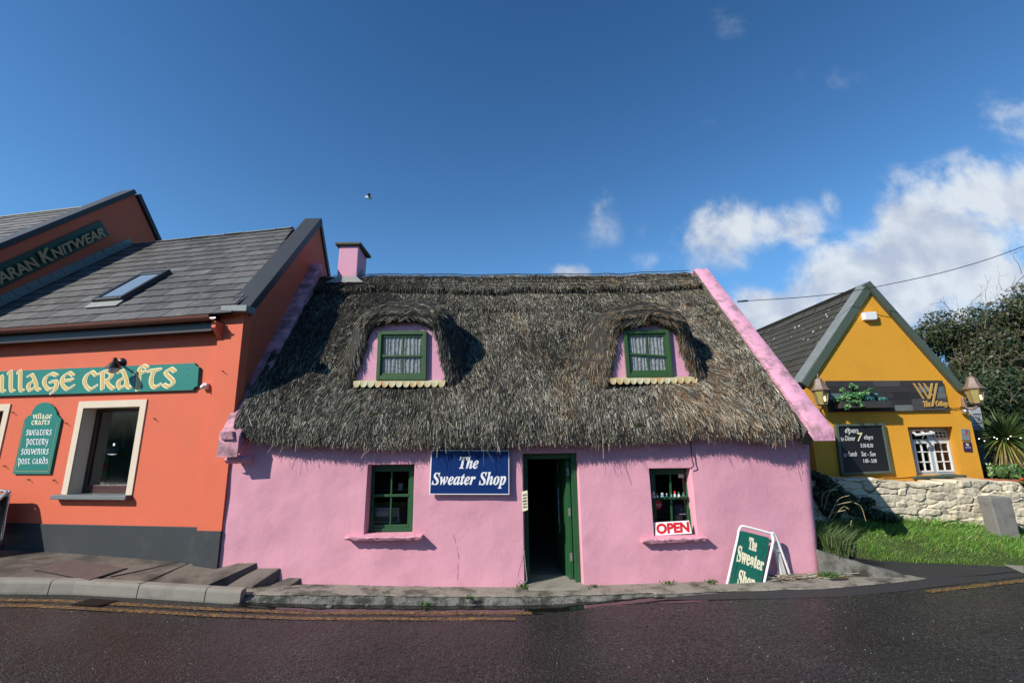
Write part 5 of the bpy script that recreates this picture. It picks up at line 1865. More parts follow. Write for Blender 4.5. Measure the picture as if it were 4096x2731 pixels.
def rz(x, y): return zroad(x) + crown(max(ykerb(x) - y, 0))
mb = MB()
mb.add([(*bil4(dg_, a, b)[:2], rz(*bil4(dg_, a, b)[:2]) + .006) for a, b in ((0, 0), (1, 0), (1, 1), (0, 1))], [(0, 1, 2, 3)])  # flat black sheet stands in for the shaded depth below the bars
mb.build('pit_shade', 'black_paint', dgr)
mb = MB()
for i in range(11):
    a0, a1 = (i + .1) / 11, (i + .5) / 11
    mb.prism([(*bil4(dg_, a, b)[:2], rz(*bil4(dg_, a, b)[:2]) + .0065) for a, b in ((a0, .02), (a1, .02), (a1, .98), (a0, .98))], (0, 0, .014))
mb.build('bars', 'iron_dark', dgr)

# ------------------------------------------------------------------ things on and in the pink cottage
F0 = PL((0, 0, 0), (1, 0, 0))
def shop_board(q, plane, name, label, loc):
    pass
sb = thing('shop_sign', 'blue white-edged sign reading The Sweater Shop on the pink wall', 'sign', tuple(onY(*Z5(1150, 485), -.06)))
SB = F0.off(.085)
q = [Z5(820, 102), Z5(1490, 107), Z5(1491, 487), Z5(805, 486)]
W4 = [SB.px(*p) for p in q]
mb = MB(); mb.prism(W4, -SB.n * .03); mb.build('border', 'sign_white', sb, bevel=.003)
qi = [Z5(829, 112), Z5(1481, 116), Z5(1482, 477), Z5(814, 476)]
mb = MB(); mb.prism([SB.px(*p, .0) for p in qi], SB.n * .003); mb.build('panel', 'sign_blue', sb)
for body, tq in (('𝑻𝒉𝒆', ((1066, 158), (1232, 158), (1224, 266), (1062, 266))), ('𝑺𝒘𝒆𝒂𝒕𝒆𝒓', ((832, 297), (1206, 297), (1200, 404), (826, 404))), ('𝑺𝒉𝒐𝒑', ((1234, 290), (1466, 290), (1460, 434), (1228, 434)))):
    ww = [SB.px(*Z5(*p)) for p in tq]
    text(body, ww, .0035, SB, 'lettering', 'sign_white', sb, .003, .014)

nt_ = thing('paper_notice', 'cream handwritten notice taped to the doorway edge', 'notice', tuple(onY(*Z5(1620, 620), .05)))
NP = F0.off(.012)
mb = MB(); mb.prism([NP.px(*Z5(*p)) for p in ((1597, 460), (1645, 450), (1649, 617), (1603, 631))], -NP.n * .004); mb.build('sheet', 'cream_letter', nt_)
for i, tx in enumerate(('PLEASE USE', 'A MASK', 'BEFORE ENTERING', 'THE SHOP', 'THANK YOU')):
    y0 = 484 + 26 * i
    text(tx, [NP.px(*Z5(*p)) for p in ((1606 + i * .5, y0), (1639 + i * .5, y0 - 6), (1639 + i * .5, y0 + 9), (1606 + i * .5, y0 + 15))], .001, NP, 'lettering', 'black_paint', nt_, .001, .01)

# wires on the wall
def cable(name, label, pts, y, r, m_='cable_black', k=4):
    P_ = [onY(u, v, y) if not isinstance(y, (list, tuple)) else onY(u, v, y[i]) for i, (u, v) in enumerate(pts)]
    mb = MB(); mb.tube([tuple(p) for p in smooth_path(P_, k)], r, 6)
    o = mb.build(name, m_, None, smooth=True, loc=tuple(P_[0]))
    return tag(o, label, 'cable')
cable('wall_cable', 'black cable from the thatch down to the top right corner of the OPEN window', [Z6(1262, -20), Z6(1235, 5), Z6(1206, 35), Z6(1208, 100), Z6(1217, 195), Z6(1229, 235), Z6(1205, 264)], [-.05, -.04, -.04, -.04, -.045, -.05, -.03], .0075)
cable('door_cable', 'thin grey cable looping to the ground at the left door jamb', [Z5(1618, 960), Z5(1628, 1080), Z5(1640, 1190), Z5(1640, 1225), Z5(1615, 1240), Z5(1585, 1248), Z5(1568, 1232), Z5(1590, 1218), Z5(1612, 1240)], [.02, .01, -.02, -.06, -.06, -.06, -.06, -.06, -.06], .0055, 'lead_grey')

# OPEN sign leaning in the right window
OP = PL(onY(*Z6(1050, 770), .01), (1, -.03, 0), (0, .12, 1))
os_ = thing('open_sign', 'white OPEN sign with red letters leaning in the right window', 'sign', tuple(OP.px(*Z6(1050, 830))))
mb = MB(); mb.prism([OP.px(*Z6(*p)) for p in ((888, 724), (1190, 706), (1216, 818), (903, 836))], OP.n * -.006); mb.build('board', 'sign_white', os_, bevel=.003)
text('OPEN', [OP.px(*Z6(*p)) for p in ((905, 734), (1186, 716), (1194, 806), (913, 824))], .001, OP, 'lettering', 'sign_red', os_, .002, .045)

# souvenirs on the meeting rail of the right window
yw = .10
mat('bear_green', (.02, .12, .06), .5, .1, 20, 60); mat('fig_blue', (.10, .25, .33), .5, .1, 20, 60); mat('fig_pale', (.50, .50, .46), .6, .1, 20, 60)
FIG = [((888, 488), 36, 50, 'fig_pale', 'off_white', 'pale round badge ornament at the left end of the window rail'), ((918, 492), 22, 34, 'fig_pale', 'bear_green', 'small pale figurine second from the left on the window rail'),
       ((963, 490), 40, 34, 'fig_blue', 'fig_pale', 'blue and white figurine pair left of the middle glazing bar'), ((1000, 492), 20, 30, 'bear_green', 'fig_pale', 'tiny green figurine just left of the middle glazing bar'),
       ((1040, 490), 22, 30, 'fig_blue', 'bear_green', 'tiny blue-green figurine just right of the middle glazing bar'), ((1070, 482), 26, 46, 'fig_pale', 'sign_red', 'tallest figurine, with a red cap, on the window rail'),
       ((1104, 486), 28, 38, 'pottery_white', 'bear_green', 'white sheep-like figurine on the window rail'), ((1144, 486), 36, 34, 'bear_green', 'bear_green', 'green shamrock ornament at the right end of the window rail')]
for (cx_, cy_), wd, ht, m1, m2, lab in FIG:
    a = onY(*Z6(cx_, cy_ + ht / 2), yw - .0); pxm = 7.0 / 1840 / 2.138
    w_, h_ = wd * pxm, ht * pxm
    t = thing('figurine', lab, 'ornament', tuple(a), 'souvenirs on the window rail')
    mb = MB(); mb.lathe(a, [(w_ * .40, 0), (w_ * .42, h_ * .1), (w_ * .34, h_ * .35), (w_ * .2, h_ * .6)], 10); mb.build('body', m1, t, smooth=40)
    mb = MB(); mb.ball((a[0], a[1], a[2] + h_ * .74), w_ * .30, w_ * .28, h_ * .26, 10, 6); mb.build('head', m2, t, smooth=True)
st_ = thing('window_sticker', 'red round horizon tax free sticker inside the right window', 'sticker', tuple(onY(*Z6(910, 570), .20)))
SP = F0.off(-.205)
mb = MB(); pts = [Z6(875 + 38 + 45 * math.cos(t), 572 + 40 * math.sin(t)) for t in np.linspace(-1.3, 1.3, 9)] + [Z6(876, 610), Z6(876, 534)]
mb.prism([SP.px(*p) for p in pts], SP.n * -.003); mb.build('disc', 'sign_red', st_)
text('horizon', [SP.px(*Z6(*p)) for p in ((876, 560), (945, 562), (945, 578), (876, 577))], .001, SP, 'lettering', 'sign_white', st_, .001)
text('tax free', [SP.px(*Z6(*p)) for p in ((893, 580), (946, 582), (946, 592), (893, 591))], .001, SP, 'lettering', 'fig_pale', st_, .001)
tk = thing('paper_label', 'small white label stuck to the upper right pane of the OPEN window', 'label', tuple(onY(*Z6(1120, 340), .17)))
SP2 = F0.off(-.205)
mb = MB(); mb.prism([SP2.px(*Z6(*p)) for p in ((1097, 310), (1145, 310), (1145, 341), (1099, 342))], SP2.n * -.002); mb.build('sheet', 'off_white', tk)
mn = thing('mannequin_head', 'pale display head wearing a checked cap behind the right window', 'mannequin', tuple(onY(*Z6(1100, 710), .40)))
p = onY(*Z6(1095, 650), .38)
mb = MB(); mb.ball(p, .075, .09, .11, 14, 10); mb.lathe((p[0], p[1], p[2] - .24), [(.09, 0), (.05, .06), (.045, .16)], 12); mb.build('head', 'pottery_white', mn, smooth=True)
mat('check_cap', (.16, .15, .20), .9, .3, 40, 90, .4, 120, .1, stain=(.34, .30, .32), smix=.7, sscale=30)
cpp = thing('checked_cap', 'purple grey checked cap on the display head in the right window', 'cap', tuple(p + np.array((0, -.03, .06))))
mb = MB(); mb.ball(p + np.array((0, -.02, .065)), .12, .13, .075, 14, 8); mb.build('crown', 'check_cap', cpp, smooth=True)
mb = MB(); mb.prism([p + np.array(v) for v in ((-.08, -.10, .03), (-.03, -.19, .015), (.05, -.19, .015), (.09, -.10, .03))], (0, 0, .008)); mb.build('peak', 'check_cap', cpp)
# left window: framed picture, price tag and folded sweaters
pf_ = thing('framed_picture', 'white framed picture of a bed leaning behind the left shop window', 'picture', tuple(onY(*Z5(430, 725), .34)))
YP = .33
PP = F0.off(-YP)
def pq(x0, y0, x1, y1, d=0): return [PP.px(*Z5(x0, y0), d), PP.px(*Z5(x1, y0), d), PP.px(*Z5(x1, y1), d), PP.px(*Z5(x0, y1), d)]
mb = MB()
for r4 in ((318, 598, 330, 724), (538, 598, 550, 724), (330, 598, 538, 606), (330, 718, 538, 724)): mb.prism(pq(*r4), PP.n * .015)
mb.build('frame', 'off_white', pf_)
mb = MB(); mb.prism(pq(330, 606, 538, 718), PP.n * .004); mb.build('print', 'wool_grey', pf_)
mb = MB(); mb.prism(pq(345, 632, 400, 668, .005), PP.n * .003); mb.prism(pq(405, 630, 450, 662, .005), PP.n * .003); mb.build('pillows', 'pottery_white', pf_)
mb = MB(); mb.prism(pq(490, 606, 538, 645, .005), PP.n * .002); mb.build('orange_patch', 'gold', pf_)
mb = MB(); mb.prism(pq(330, 675, 538, 717, .005), PP.n * .002); mb.build('bedspread', 'card_brown', pf_)
tg = thing('price_tag', 'white price tag hanging in the upper right pane of the left window', 'tag', tuple(onY(*Z5(555, 450), .36)))
mb = MB(); mb.prism([onY(*Z5(*p), .36) for p in ((545, 388), (582, 390), (572, 451), (535, 449))], (0, .003, 0)); mb.build('card', 'off_white', tg)
mat('wool_dark', (.09, .08, .07), .95, .2, 20, 60, .5, 90, .1)
for i, (y0, y1, lab) in enumerate(((318, 352, 'dark folded sweater on top of the pile in the left window'), (354, 392, 'dark folded sweater in the middle of the pile in the left window'), (394, 436, 'dark folded sweater at the bottom of the pile in the left window'))):
    a, b = onY(*Z5(330, y1), .7), onY(*Z5(470, y0), .7)
    mb = MB(); mb.box(a[0], b[0], .70, .95, a[2] + .004, b[2]); o = mb.build('folded_sweater', 'wool_dark', None, loc=tuple(a), bevel=.02); tag(o, lab, 'sweater', 'folded sweaters in the left window')
wl_sh = onY(*Z5(330, 438), .7)
mb = MB(); mb.box(wl_sh[0] - .35, wl_sh[0] + .75, .66, 1.05, wl_sh[2] - .03, wl_sh[2]); mb.build('shelf', 'card_brown', cot)

# postcard rack just inside the door
rk = thing('postcard_rack', 'thin wire postcard rack hanging inside the doorway', 'rack', tuple(onY(*Z5(1940, 930), .72)))
mb = MB()
for dx in (0, 45): mb.tube([tuple(onY(*Z5(1908 + dx, 200), .74)), tuple(onY(*Z5(1930 + dx, 930), .74))], .004, 5)
for (x, y, h) in ((1900, 280, 0), (1905, 352, 0), (1908, 420, 0), (1905, 512, 0), (1908, 575, 0), (1910, 645, 0), (1912, 735, 0), (1918, 808, 0), (1935, 922, 0)):
    mb.tube([tuple(onY(*Z5(x - 4, y), .72)), tuple(onY(*Z5(x + 62, y + 3), .72))], .004, 5)
mb.build('wires', 'chrome', rk)
mat('card_blue', (.30, .42, .50), .4, .35, 30, 60, stain=(.40, .40, .38), smix=.9, sscale=22); mat('card_grey', (.52, .51, .50), .4, .35, 30, 60, stain=(.05, .06, .07), smix=.9, sscale=26)
cpro = {}
for i, (x, y, w_, h_, n_) in enumerate(((1900, 205, 46, 72, 2), (1905, 300, 48, 46, 2), (1908, 364, 50, 52, 1), (1905, 428, 50, 80, 3), (1908, 520, 56, 52, 2), (1910, 584, 56, 58, 2), (1912, 652, 58, 80, 2), (1918, 740, 56, 64, 2), (1938, 872, 42, 46, 1))):
    for j in range(n_):
        a = onY(*Z5(x + (w_ / n_) * j, y), .718 + .012 * j); b = onY(*Z5(x + (w_ / n_) * (j + 1) - 2, y + h_), .718 + .012 * j)
        mb = MB(); mb.box(a[0], b[0], a[1], a[1] + .003, b[2], a[2])
        ordn = ('topmost', 'second', 'third', 'fourth', 'fifth', 'sixth', 'seventh', 'eighth', 'lowest')[i]
        pos = '' if n_ == 1 else (('left ', 'right ')[j] if n_ == 2 else ('left ', 'middle ', 'right ')[j])
        o = mb.build('postcard', 'card_blue' if (i + j) % 2 else 'card_grey', None, loc=tuple(a))
        tag(o, f'{pos}postcard in the {ordn} pocket of the doorway rack', 'postcard', 'postcards in the rack inside the doorway')

# white-framed sandwich board standing in the gap behind the kerb
FB = PL(onY(*Z6(1700, 1000), -.12), (1, 0, 0), (0, .06, 1))
sw = thing('sandwich_board', 'green leaning A-board in white tube frame reading The Sweater Shop', 'sandwich board', tuple(onY(*Z6(1700, 1300), -.12)))
def xl(p, q, f): return (p[0] + (q[0] - p[0]) * f, p[1] + (q[1] - p[1]) * f)
fr_ = [xl((1515, 1245), (1600, 878), -.35), (1515, 1245), (1600, 878), (1614, 800), (1630, 768), (1660, 757), (1870, 812), (1900, 830), (1911, 868), (1900, 930), (1832, 1240), xl((1832, 1240), (1900, 930), -.40)]
P5 = [FB.px(*Z6(*p)) for p in fr_]
mb = MB(); mb.tube([tuple(p) for p in smooth_path(P5, 3)], .0165, 10); mb.build('frame', 'white_paint', sw, smooth=True)
mat('board_green', (.012, .125, .09), .35, .08, 3, 50, 0, stain=(.5, .5, .45), smix=.9, sscale=60, srange=(.72, .76))
pn = [xl((1536, 1245), (1632, 800), -.28), (1612, 860), (1625, 805), (1640, 795), (1855, 848), (1872, 858), (1877, 880), (1868, 930), xl((1806, 1243), (1868, 930), -.35)]
mb = MB(); mb.prism([FB.px(*Z6(*p), .004) for p in pn], FB.n * -.008); mb.build('panel', 'board_green', sw)
for tx, tq in (('𝐓𝐡𝐞', ((1706, 848), (1776, 868), (1764, 978), (1694, 952))), ('𝐒𝐰𝐞𝐚𝐭𝐞𝐫', ((1612, 912), (1836, 1034), (1822, 1142), (1594, 1058))), ('𝐒𝐡𝐨𝐩', ((1622, 1122), (1765, 1178), (1738, 1345), (1592, 1290)))):
    text(tx, [FB.px(*Z6(*p), .005) for p in tq], .001, FB, 'lettering', 'cream_letter', sw, .002, .028)
mb = MB()
for a, b in (((1785, 925), (1835, 940)), ((1835, 940), (1815, 1020)), ((1640, 880), (1690, 890)), ((1600, 1085), (1575, 1215)), ((1800, 1110), (1780, 1220))):
    A_, B_ = FB.px(*Z6(*a), .005), FB.px(*Z6(*b), .005)
    d = (B_ - A_) / np.linalg.norm(B_ - A_); s_ = np.cross(FB.n, d) * .003
    mb.add([A_ - s_, B_ - s_, B_ + s_, A_ + s_], [(0, 1, 2, 3)])
mb.build('border_line', 'deep_green', sw)
# rear frame: splayed back and to the right
def back_pt(p, f): return FB.px(*Z6(*p)) * 1.0
Bk = [onY(*Z6(*p), y) for p, y in ((xl((1990, 1232), (1905, 840), -.30), .03), ((1990, 1232), .015), ((1960, 1080), -.015), ((1900, 850), -.09), ((1895, 815), -.105), ((1915, 822), -.10), ((1948, 880), -.08), ((2075, 1235), .02), (xl((2075, 1235), (1948, 880), -.35), .10))]
mb = MB(); mb.tube([tuple(p) for p in smooth_path(Bk, 3)], .0165, 10); mb.build('frame', 'white_paint', sw, smooth=True)
mb = MB(); mb.prism([onY(*Z6(*p), y) for p, y in (((1905, 880), -.075), ((1945, 905), -.07), ((2045, 1240), .02), ((2075, 1345), .03), ((1985, 1345), .025), ((1965, 1240), .01))], (.002, .008, 0)); mb.build('panel', 'off_white', sw)
mb = MB(); mb.tube([tuple(FB.px(*Z6(1892, 960))), tuple(onY(*Z6(1978, 970), -.045))], .006, 6); mb.build('stay', 'white_paint', sw)
sl_ = MB()
sl_.add([(2.62, -.16, -.06), (3.2, -.17, -.07), (3.75, -.17, .10), (4.35, -.1, .15), (4.35, .35, .17), (3.75, .35, .12), (3.2, .35, -.06), (2.62, .35, -.05)], [(0, 1, 6, 7), (1, 2, 5, 6), (2, 3, 4, 5)])
tag(sl_.build('soil', 'soil'), kind='structure')

# ------------------------------------------------------------------ right side: driveway, grass bank
Fg = [(4.25, .12, .40)]
for b in ((610, 1045), (830, 1112), (1050, 1150), (1500, 1178), (2100, 1205), (2352, 1230)):
    p = onZ(*B1(*b), .2 if b[0] > 700 else .36)
    Fg.append((p[0], p[1], p[2]))
Fg = sorted([Fg[0]] + Fg[2:]) + [(12, -.2, .24), (40, 1.0, .4)]
fxs, fys, fzs = [p[0] for p in Fg], [p[1] for p in Fg], [p[2] for p in Fg]
YWALL = 1.42
def wally(x): return YWALL + .05 * (x - 6)
def bank(x, f):
    y0, z0 = np.interp(x, fxs, fys), np.interp(x, fxs, fzs)
    y1 = wally(x) + .15
    z1 = np.interp(x, [4.2, 5, 6, 7, 8.5, 12, 40], [.62, .66, .62, .52, .38, .42, .5])
    y = y0 + (y1 - y0) * f
    z = z0 + (z1 - z0) * (f ** .8) + .05 * np.sin(np.pi * f) * (1 + .6 * vnoise(np.asarray(x) * 1.7, np.asarray(f) * 2, 71))
    return y, z
xs_ = [4.15 + .12 * i for i in range(75)] + [14, 18, 25, 40]
rows = []
for x in xs_:
    row = []
    for k in range(13):
        f = k / 12
        y, z = bank(x, f)
        row.append((x, float(y), float(z) - (.03 if k == 0 else 0)))
    rows.append(row)
mb = MB(); mb.loft(rows[::-1]); tag(mb.build('grass_bank', 'verge', smooth=True), kind='structure')
mb = MB()
rows = []
for x in [4.2 + .2 * i for i in range(60)] + [18, 25, 40, 60]:
    y0 = ykerb(x) + (.16 if x < 5.3 else .16 * max(0, 1 - (x - 5.3)) - .10)
    z0 = zstrip(min(x, 6)) - .008 if x < 5.3 else zroad(x) + .004 + .02 * min(1, (x - 5.3))
    y1, z1 = float(np.interp(x, fxs, fys)) + .12, float(np.interp(x, fxs, fzs)) - .005
    if x < 4.9: z1 = .19
    rows.append([(x, y0 * (1 - k / 6) + max(y1, y0 + .05) * k / 6, z0 * (1 - k / 6) + z1 * k / 6 + .004 * nois(x * 2, k)) for k in range(7)])
mb.loft(rows[::-1]); tag(mb.build('driveway', 'tarmac_dry', smooth=True), kind='structure')
# apron of tarmac between the kerb end and the road
mb = MB()
rows = []
for x in [1.6 + .2 * i for i in range(50)] + [14, 20, 40]:
    e = min(1, (x - 1.6) / 1.2)
    yk = ykerb(x)
    rows.append([(x, yk + .02, zroad(x) + .012 * e + .002), (x, yk - .10 * e - .01, zroad(x) + .010 * e + crown(.1) + .003), (x, yk - .24 * e - .02 - .02 * nois(x * 2, 3), zroad(x) + crown(.25) + .0035)])
mb.loft(rows); tag(mb.build('road_patch', 'tarmac_dry'), kind='structure')

# low tapering concrete wall at the cottage corner
w0 = np.array((4.22, -.02, 0)); w1 = onZ(*B1(1345, 1292), .18)
cw = thing('concrete_wall', 'low mossy concrete wall tapering down from the pink corner', 'wall', (w0[0], w0[1], .1))
d = (w1 - w0); d[2] = 0; L_ = np.linalg.norm(d); d /= L_
nrm_ = np.array((-d[1], d[0], 0)) * .13
mb = MB(); rings = []
for i in range(25):
    f = i / 24
    c = w0 + d * L_ * f
    zt = .47 + (.185 - .47) * (f ** .92) + .008 * nois(f * 9, 3)
    o = .012 * nois(f * 14, 8)
    rings.append([(c[0], c[1] + o, -.1), (c[0], c[1] + o, zt - .02), (c[0] + nrm_[0] * .15, c[1] + nrm_[1] * .15, zt), (c[0] + nrm_[0], c[1] + nrm_[1], zt + .01), (c[0] + nrm_[0], c[1] + nrm_[1], -.1)])
mb.loft(rings[::-1]); mb.f.append(tuple(range(5))); mb.f.append(tuple(len(mb.v) - 5 + k for k in range(5))[::-1])
mat('mossy_concrete', (.20, .19, .165), .85, .22, 3, 50, .9, 60, .3, stain=(.03, .03, .018), smix=.9, sscale=3.0, srange=(.46, .62), bdist=.01)
mb.build('body', 'mossy_concrete', cw, smooth=40)

# grass blades
def blades(n, xf, yf, zf, hmin, hmax, pal, lean=.5, wid=(.004, .009), seed=1):
    r = np.random.default_rng(seed)
    x, y, z = xf, yf, zf
    P = np.stack([x, y, z], 1)
    h = r.uniform(hmin, hmax, n)
    a = r.uniform(0, 2 * np.pi, n)
    l = np.abs(r.normal(0, lean, n))
    d = np.stack([np.cos(a) * np.sin(l), np.sin(a) * np.sin(l), np.cos(l)], 1)
    bend = np.stack([np.cos(a), np.sin(a), np.zeros(n)], 1) * (h * r.uniform(.1, .5, n))[:, None]
    s = np.stack([-np.sin(a + 1.2), np.cos(a + 1.2), np.zeros(n)], 1) * r.uniform(*wid, n)[:, None] / 2
    M = P + d * (h * .55)[:, None]
    T = P + d * h[:, None] + bend - np.array([0, 0, 1]) * (h * .12)[:, None]
    V = np.stack([P - s, P + s, M + s * .8, M - s * .8, T + s * .15, T - s * .15], 1).reshape(-1, 3)
    b = np.arange(n)[:, None] * 6
    F = np.concatenate([b + np.array([[0, 1, 2, 3]]), b + np.array([[3, 2, 4, 5]])], 0)
    c = np.asarray(pal)[r.integers(0, len(pal), n)] * r.uniform(.7, 1.35, (n, 1))
    return V, F, np.repeat(c, 6, 0)
GP = [(.085, .20, .018), (.11, .25, .03), (.06, .15, .015), (.14, .27, .045), (.08, .19, .025), (.22, .24, .08)]
n = 60000
x = np.concatenate([rng.uniform(4.25, 9.2, int(n * .85)), rng.uniform(9.2, 13, n - int(n * .85))])
f = rng.random(n) ** .9
y, z = bank(x, f)
hs = .06 + .10 * np.clip(vnoise(x * 2, f * 4, 81) + .35, 0, 1) + .09 * (f > .8) + .10 * (x < 5.0) * (f < .6)
V, F, C_ = blades(n, x, y, z - .01, .2, 1, GP, .5, (.04, .08), 3)
hh = np.repeat(hs * rng.uniform(.35, 1.0, n) * (.55 + .45 * np.clip(f * 3, 0, 1)), 6)
P0 = np.repeat(np.stack([x, y, z - .01], 1), 6, 0)
wv = V - P0
V = P0 + wv * np.clip(hh / .75, .02, 2)[:, None]
# keep blade width
tag(npmesh('grass', V, F, 'blade', None, C_), 'short green grass on the bank below the cream stone wall', 'grass', kind='stuff')
# tall seeding grasses by the pink corner
tgm = MB()
tall = thing('tall_grass_tuft', 'tall dry seeding grass tuft leaning out beside the pink corner', 'grass tuft', (4.75, .45, .5))
for (b0, b1, b2) in (((690, 800), (760, 640), (858, 600)), ((680, 800), (740, 690), (880, 652)), ((660, 830), (700, 760), (828, 725)), ((640, 720), (700, 560), (822, 495)), ((620, 700), (640, 580), (760, 545)), ((700, 820), (800, 700), (860, 720)), ((1000, 820), (960, 700), (900, 660)), ((870, 860), (872, 830), (878, 815))):
    pts = smooth_path([onY(*B1(*b), .55) for b in (b0, b1, b2)], 6)
    mb = MB(); mb.tube([tuple(p) for p in pts], [.004] * (len(pts) - 4) + [.007, .009, .008, .003], 5)
    mat('dry_stem', (.36, .29, .15), .8, .2, 20, 60) if 'dry_stem' not in MATS else None
    mb.build('stem', 'dry_stem', tall)
n = 700
x = 4.42 + np.abs(rng.normal(0, .18, n)); y = .22 + rng.normal(0, .12, n)
V, F, C_ = blades(n, x, y, np.full(n, .38), .2, .52, [(.07, .12, .03), (.10, .13, .05), (.05, .09, .02)], .45, (.006, .012), 5)
npmesh('leaves', V, F, 'blade', tall, C_)
# weeds, straw litter
def weed(name, label, loc, r, n, cat='weed', pal=((.045, .10, .018), (.06, .125, .025)), h=.10, seed=1):
    q = np.random.default_rng(seed)
    V, F, C_ = blades(n, loc[0] + q.normal(0, r * .4, n), loc[1] + q.normal(0, r * .25, n), np.full(n, loc[2]), h * .4, h, pal, .8, (.008, .02), seed)
    o = npmesh(name, V, F, 'blade', None, C_, loc=loc)
    tag(o, label, cat)
wd = lambda px, z: tuple(onZ(px[0], px[1], z))
weed('weed', 'green grass tuft where the concrete kerb meets the rough kerb', wd(B4(165, 395), .04), .12, 90, h=.11, seed=11)
weed('weed', 'small green weed at the foot of the left door jamb', wd(B4(2160, 292), .07), .10, 60, h=.06, seed=12)
weed('weed', 'broad leaved weed on the kerb top left of the doorway', wd(B4(1785, 372), .06), .08, 40, h=.06, seed=13)
weed('weed', 'sparse weed low on the rough kerb face', wd(B4(1495, 415), -.0), .10, 40, h=.06, seed=14)
weed('weed', 'mossy tuft in the broken kerb crack', wd(B4(1205, 335), .08), .08, 40, h=.04, seed=15)
weed('weed', 'small weed at the wall foot right of the doorstep', wd(B3(680, 298), .08), .06, 40, h=.04, seed=16)
weed('weed', 'low weed under the OPEN window at the wall foot', wd(B3(1225, 275), .11), .12, 60, h=.05, seed=17)
weed('weed', 'green weed at the wall foot just left of the A-board', wd(B3(1530, 268), .12), .10, 60, h=.06, seed=18)
weed('weed', 'bright green grass tuft between the A-board and the low concrete wall', wd(B1(690, 1300), .15), .18, 160, h=.11, seed=19)
n = 420
x = rng.uniform(3.55, 4.5, n); y = rng.uniform(-.14, .02, n); z = .14 + rng.uniform(0, .035, n)
D = np.stack([np.ones(n), rng.normal(0, .35, n), rng.normal(0, .08, n)], 1) * rng.choice([-1, 1], n)[:, None]; D /= np.linalg.norm(D, axis=1, keepdims=True)
V, F, C_ = strands(np.stack([x, y, z], 1), D, np.tile([[0, -.3, .95]], (n, 1)), rng.uniform(.08, .3, n), rng.uniform(.005, .011, n), np.zeros(n), rng.uniform(-.8, .8, n), PAL[rng.choice([1, 2, 3, 4], n)])
tag(npmesh('straw_litter', V, F, 'straw', None, C_), 'fallen straw littering the ground at the pink corner', 'straw', kind='stuff')
rub = MB()
for i in range(7):
    p = onZ(*B1(470 + 18 * i, 1240 + 14 * math.sin(i * 2)), .17); r = random.uniform(.03, .055)
    rub.ball((p[0], .17 + .03 * (i % 2), .19 + .03 * (i % 3)), r, r * .7, r * .75, 8, 6)
rub.v = [(a + .02 * nois(a * 18, b * 18, c * 18), b + .02 * nois(b * 18, c * 18, 5), c + .02 * nois(c * 18, a * 18, 9)) for a, b, c in rub.v]
tag(rub.build('wall_rubble', 'pink_weathered', loc=(4.05, .03, .17), smooth=30), 'crumbled lump of pink render at the right foot of the cottage', 'rubble')
for i, (p, r, lab) in enumerate(((B4(520, 408), .022, 'grey stone chip at the foot of the rough kerb, left of the leaf'), (B4(815, 436), .034, 'largest loose stone, lying in the gutter puddle'), (B4(1080, 420), .02, 'small stone in the gutter right of the largest loose stone'))):
    q = onZ(*p, .0); mb = MB(); mb.ball((q[0], q[1], q[2] + r * .4), r * 1.3, r, r * .75, 8, 6)
    mb.v = [(a + .3 * r * nois(a * 30, b * 30, i), b, c + .3 * r * nois(c * 30, a * 30, i)) for a, b, c in mb.v]
    tag(mb.build('loose_stone', 'stone_chip', loc=tuple(q)), lab, 'stone', 'loose stones in the gutter')
q = onZ(*B4(645, 405), .01); mb = MB()
mb.add([q + np.array(v) for v in ((-.04, 0, .0), (0, -.018, .03), (.05, 0, .075), (.01, .012, .045))], [(0, 1, 2, 3)])
mat('dead_leaf', (.33, .22, .08), .7, .2, 20, 60); tag(mb.build('fallen_leaf', 'dead_leaf', loc=tuple(q)), 'curled tan leaf against the rough kerb', 'leaf')

# ------------------------------------------------------------------ YELLOW COTTAGE
mat('yellow_render', (.70, .328, .030), .65, .05, 1.0, 30, .35, 30, .3, stain=(.52, .24, .03), smix=.45, sscale=1.4, srange=(.5, .75), bdist=.008)
mat('green_trim', (.075, .10, .075), .5, .15, 4, 60, .3, 60, .4)
mat('grey_trim', (.17, .19, .18), .5, .2, 6, 90, .6, 110, .5, stain=(.35, .36, .36), smix=.6, sscale=60, srange=(.55, .62))  # pale specks paint the wet sparkle of the coping into its colour
mat('mossy_tile', (.055, .052, .046), .9, .3, 4, 60, .8, 60, .2, stain=(.05, .058, .02), smix=.6, sscale=3, attr=False)
mat('lichen', (.55, .54, .50), .9, .1, 20, 60)
mat('grey_window', (.36, .43, .45), .45, .08, 5, 60)
mat('white_window', (.66, .67, .66), .45, .06, 5, 60)
glass_mat('dark_glass', (.35, .38, .38), 0.0, .8)
mat('chalkboard', (.010, .010, .012), .55, .2, 2, 40)
mat('chalk', (.72, .72, .70), .9, .15, 40, 90)
mat('chalk_cream', (.70, .66, .36), .9, .1, 40, 90)
mat('board_wood', (.05, .05, .05), .75, .3, 5, 70, .5, 60, .3, attr=True)
mat('logo_gold', (.50, .30, .09), .45, .08, 10, 60)
mat('ivy', (.05, .15, .05), .5, 0, attr=True, spec=.4)
mat('copper', (.19, .125, .095), .5, .25, 10, 60, .3, 60, .5)
mat('lantern_glass', (.30, .25, .075), .25, .15, 6, 40, spec=.6)
mat('lamp_glow', (.9, .7, .4), .5, 0, emit=(1.0, .72, .36), estr=7)
mat('plaque_grey', (.20, .22, .22), .3, .1, 10, 60)
mat('plaque_purple', (.04, .015, .09), .35, .1, 10, 60)
mat('sign_grey', (.42, .43, .45), .4, .1, 3, 40)
YY = R_(3)
YP0 = np.array((5.7, 2.0, 0)); YX = np.array((math.cos(YY), math.sin(YY), 0)); YN = np.array((-math.sin(YY), math.cos(YY), 0))
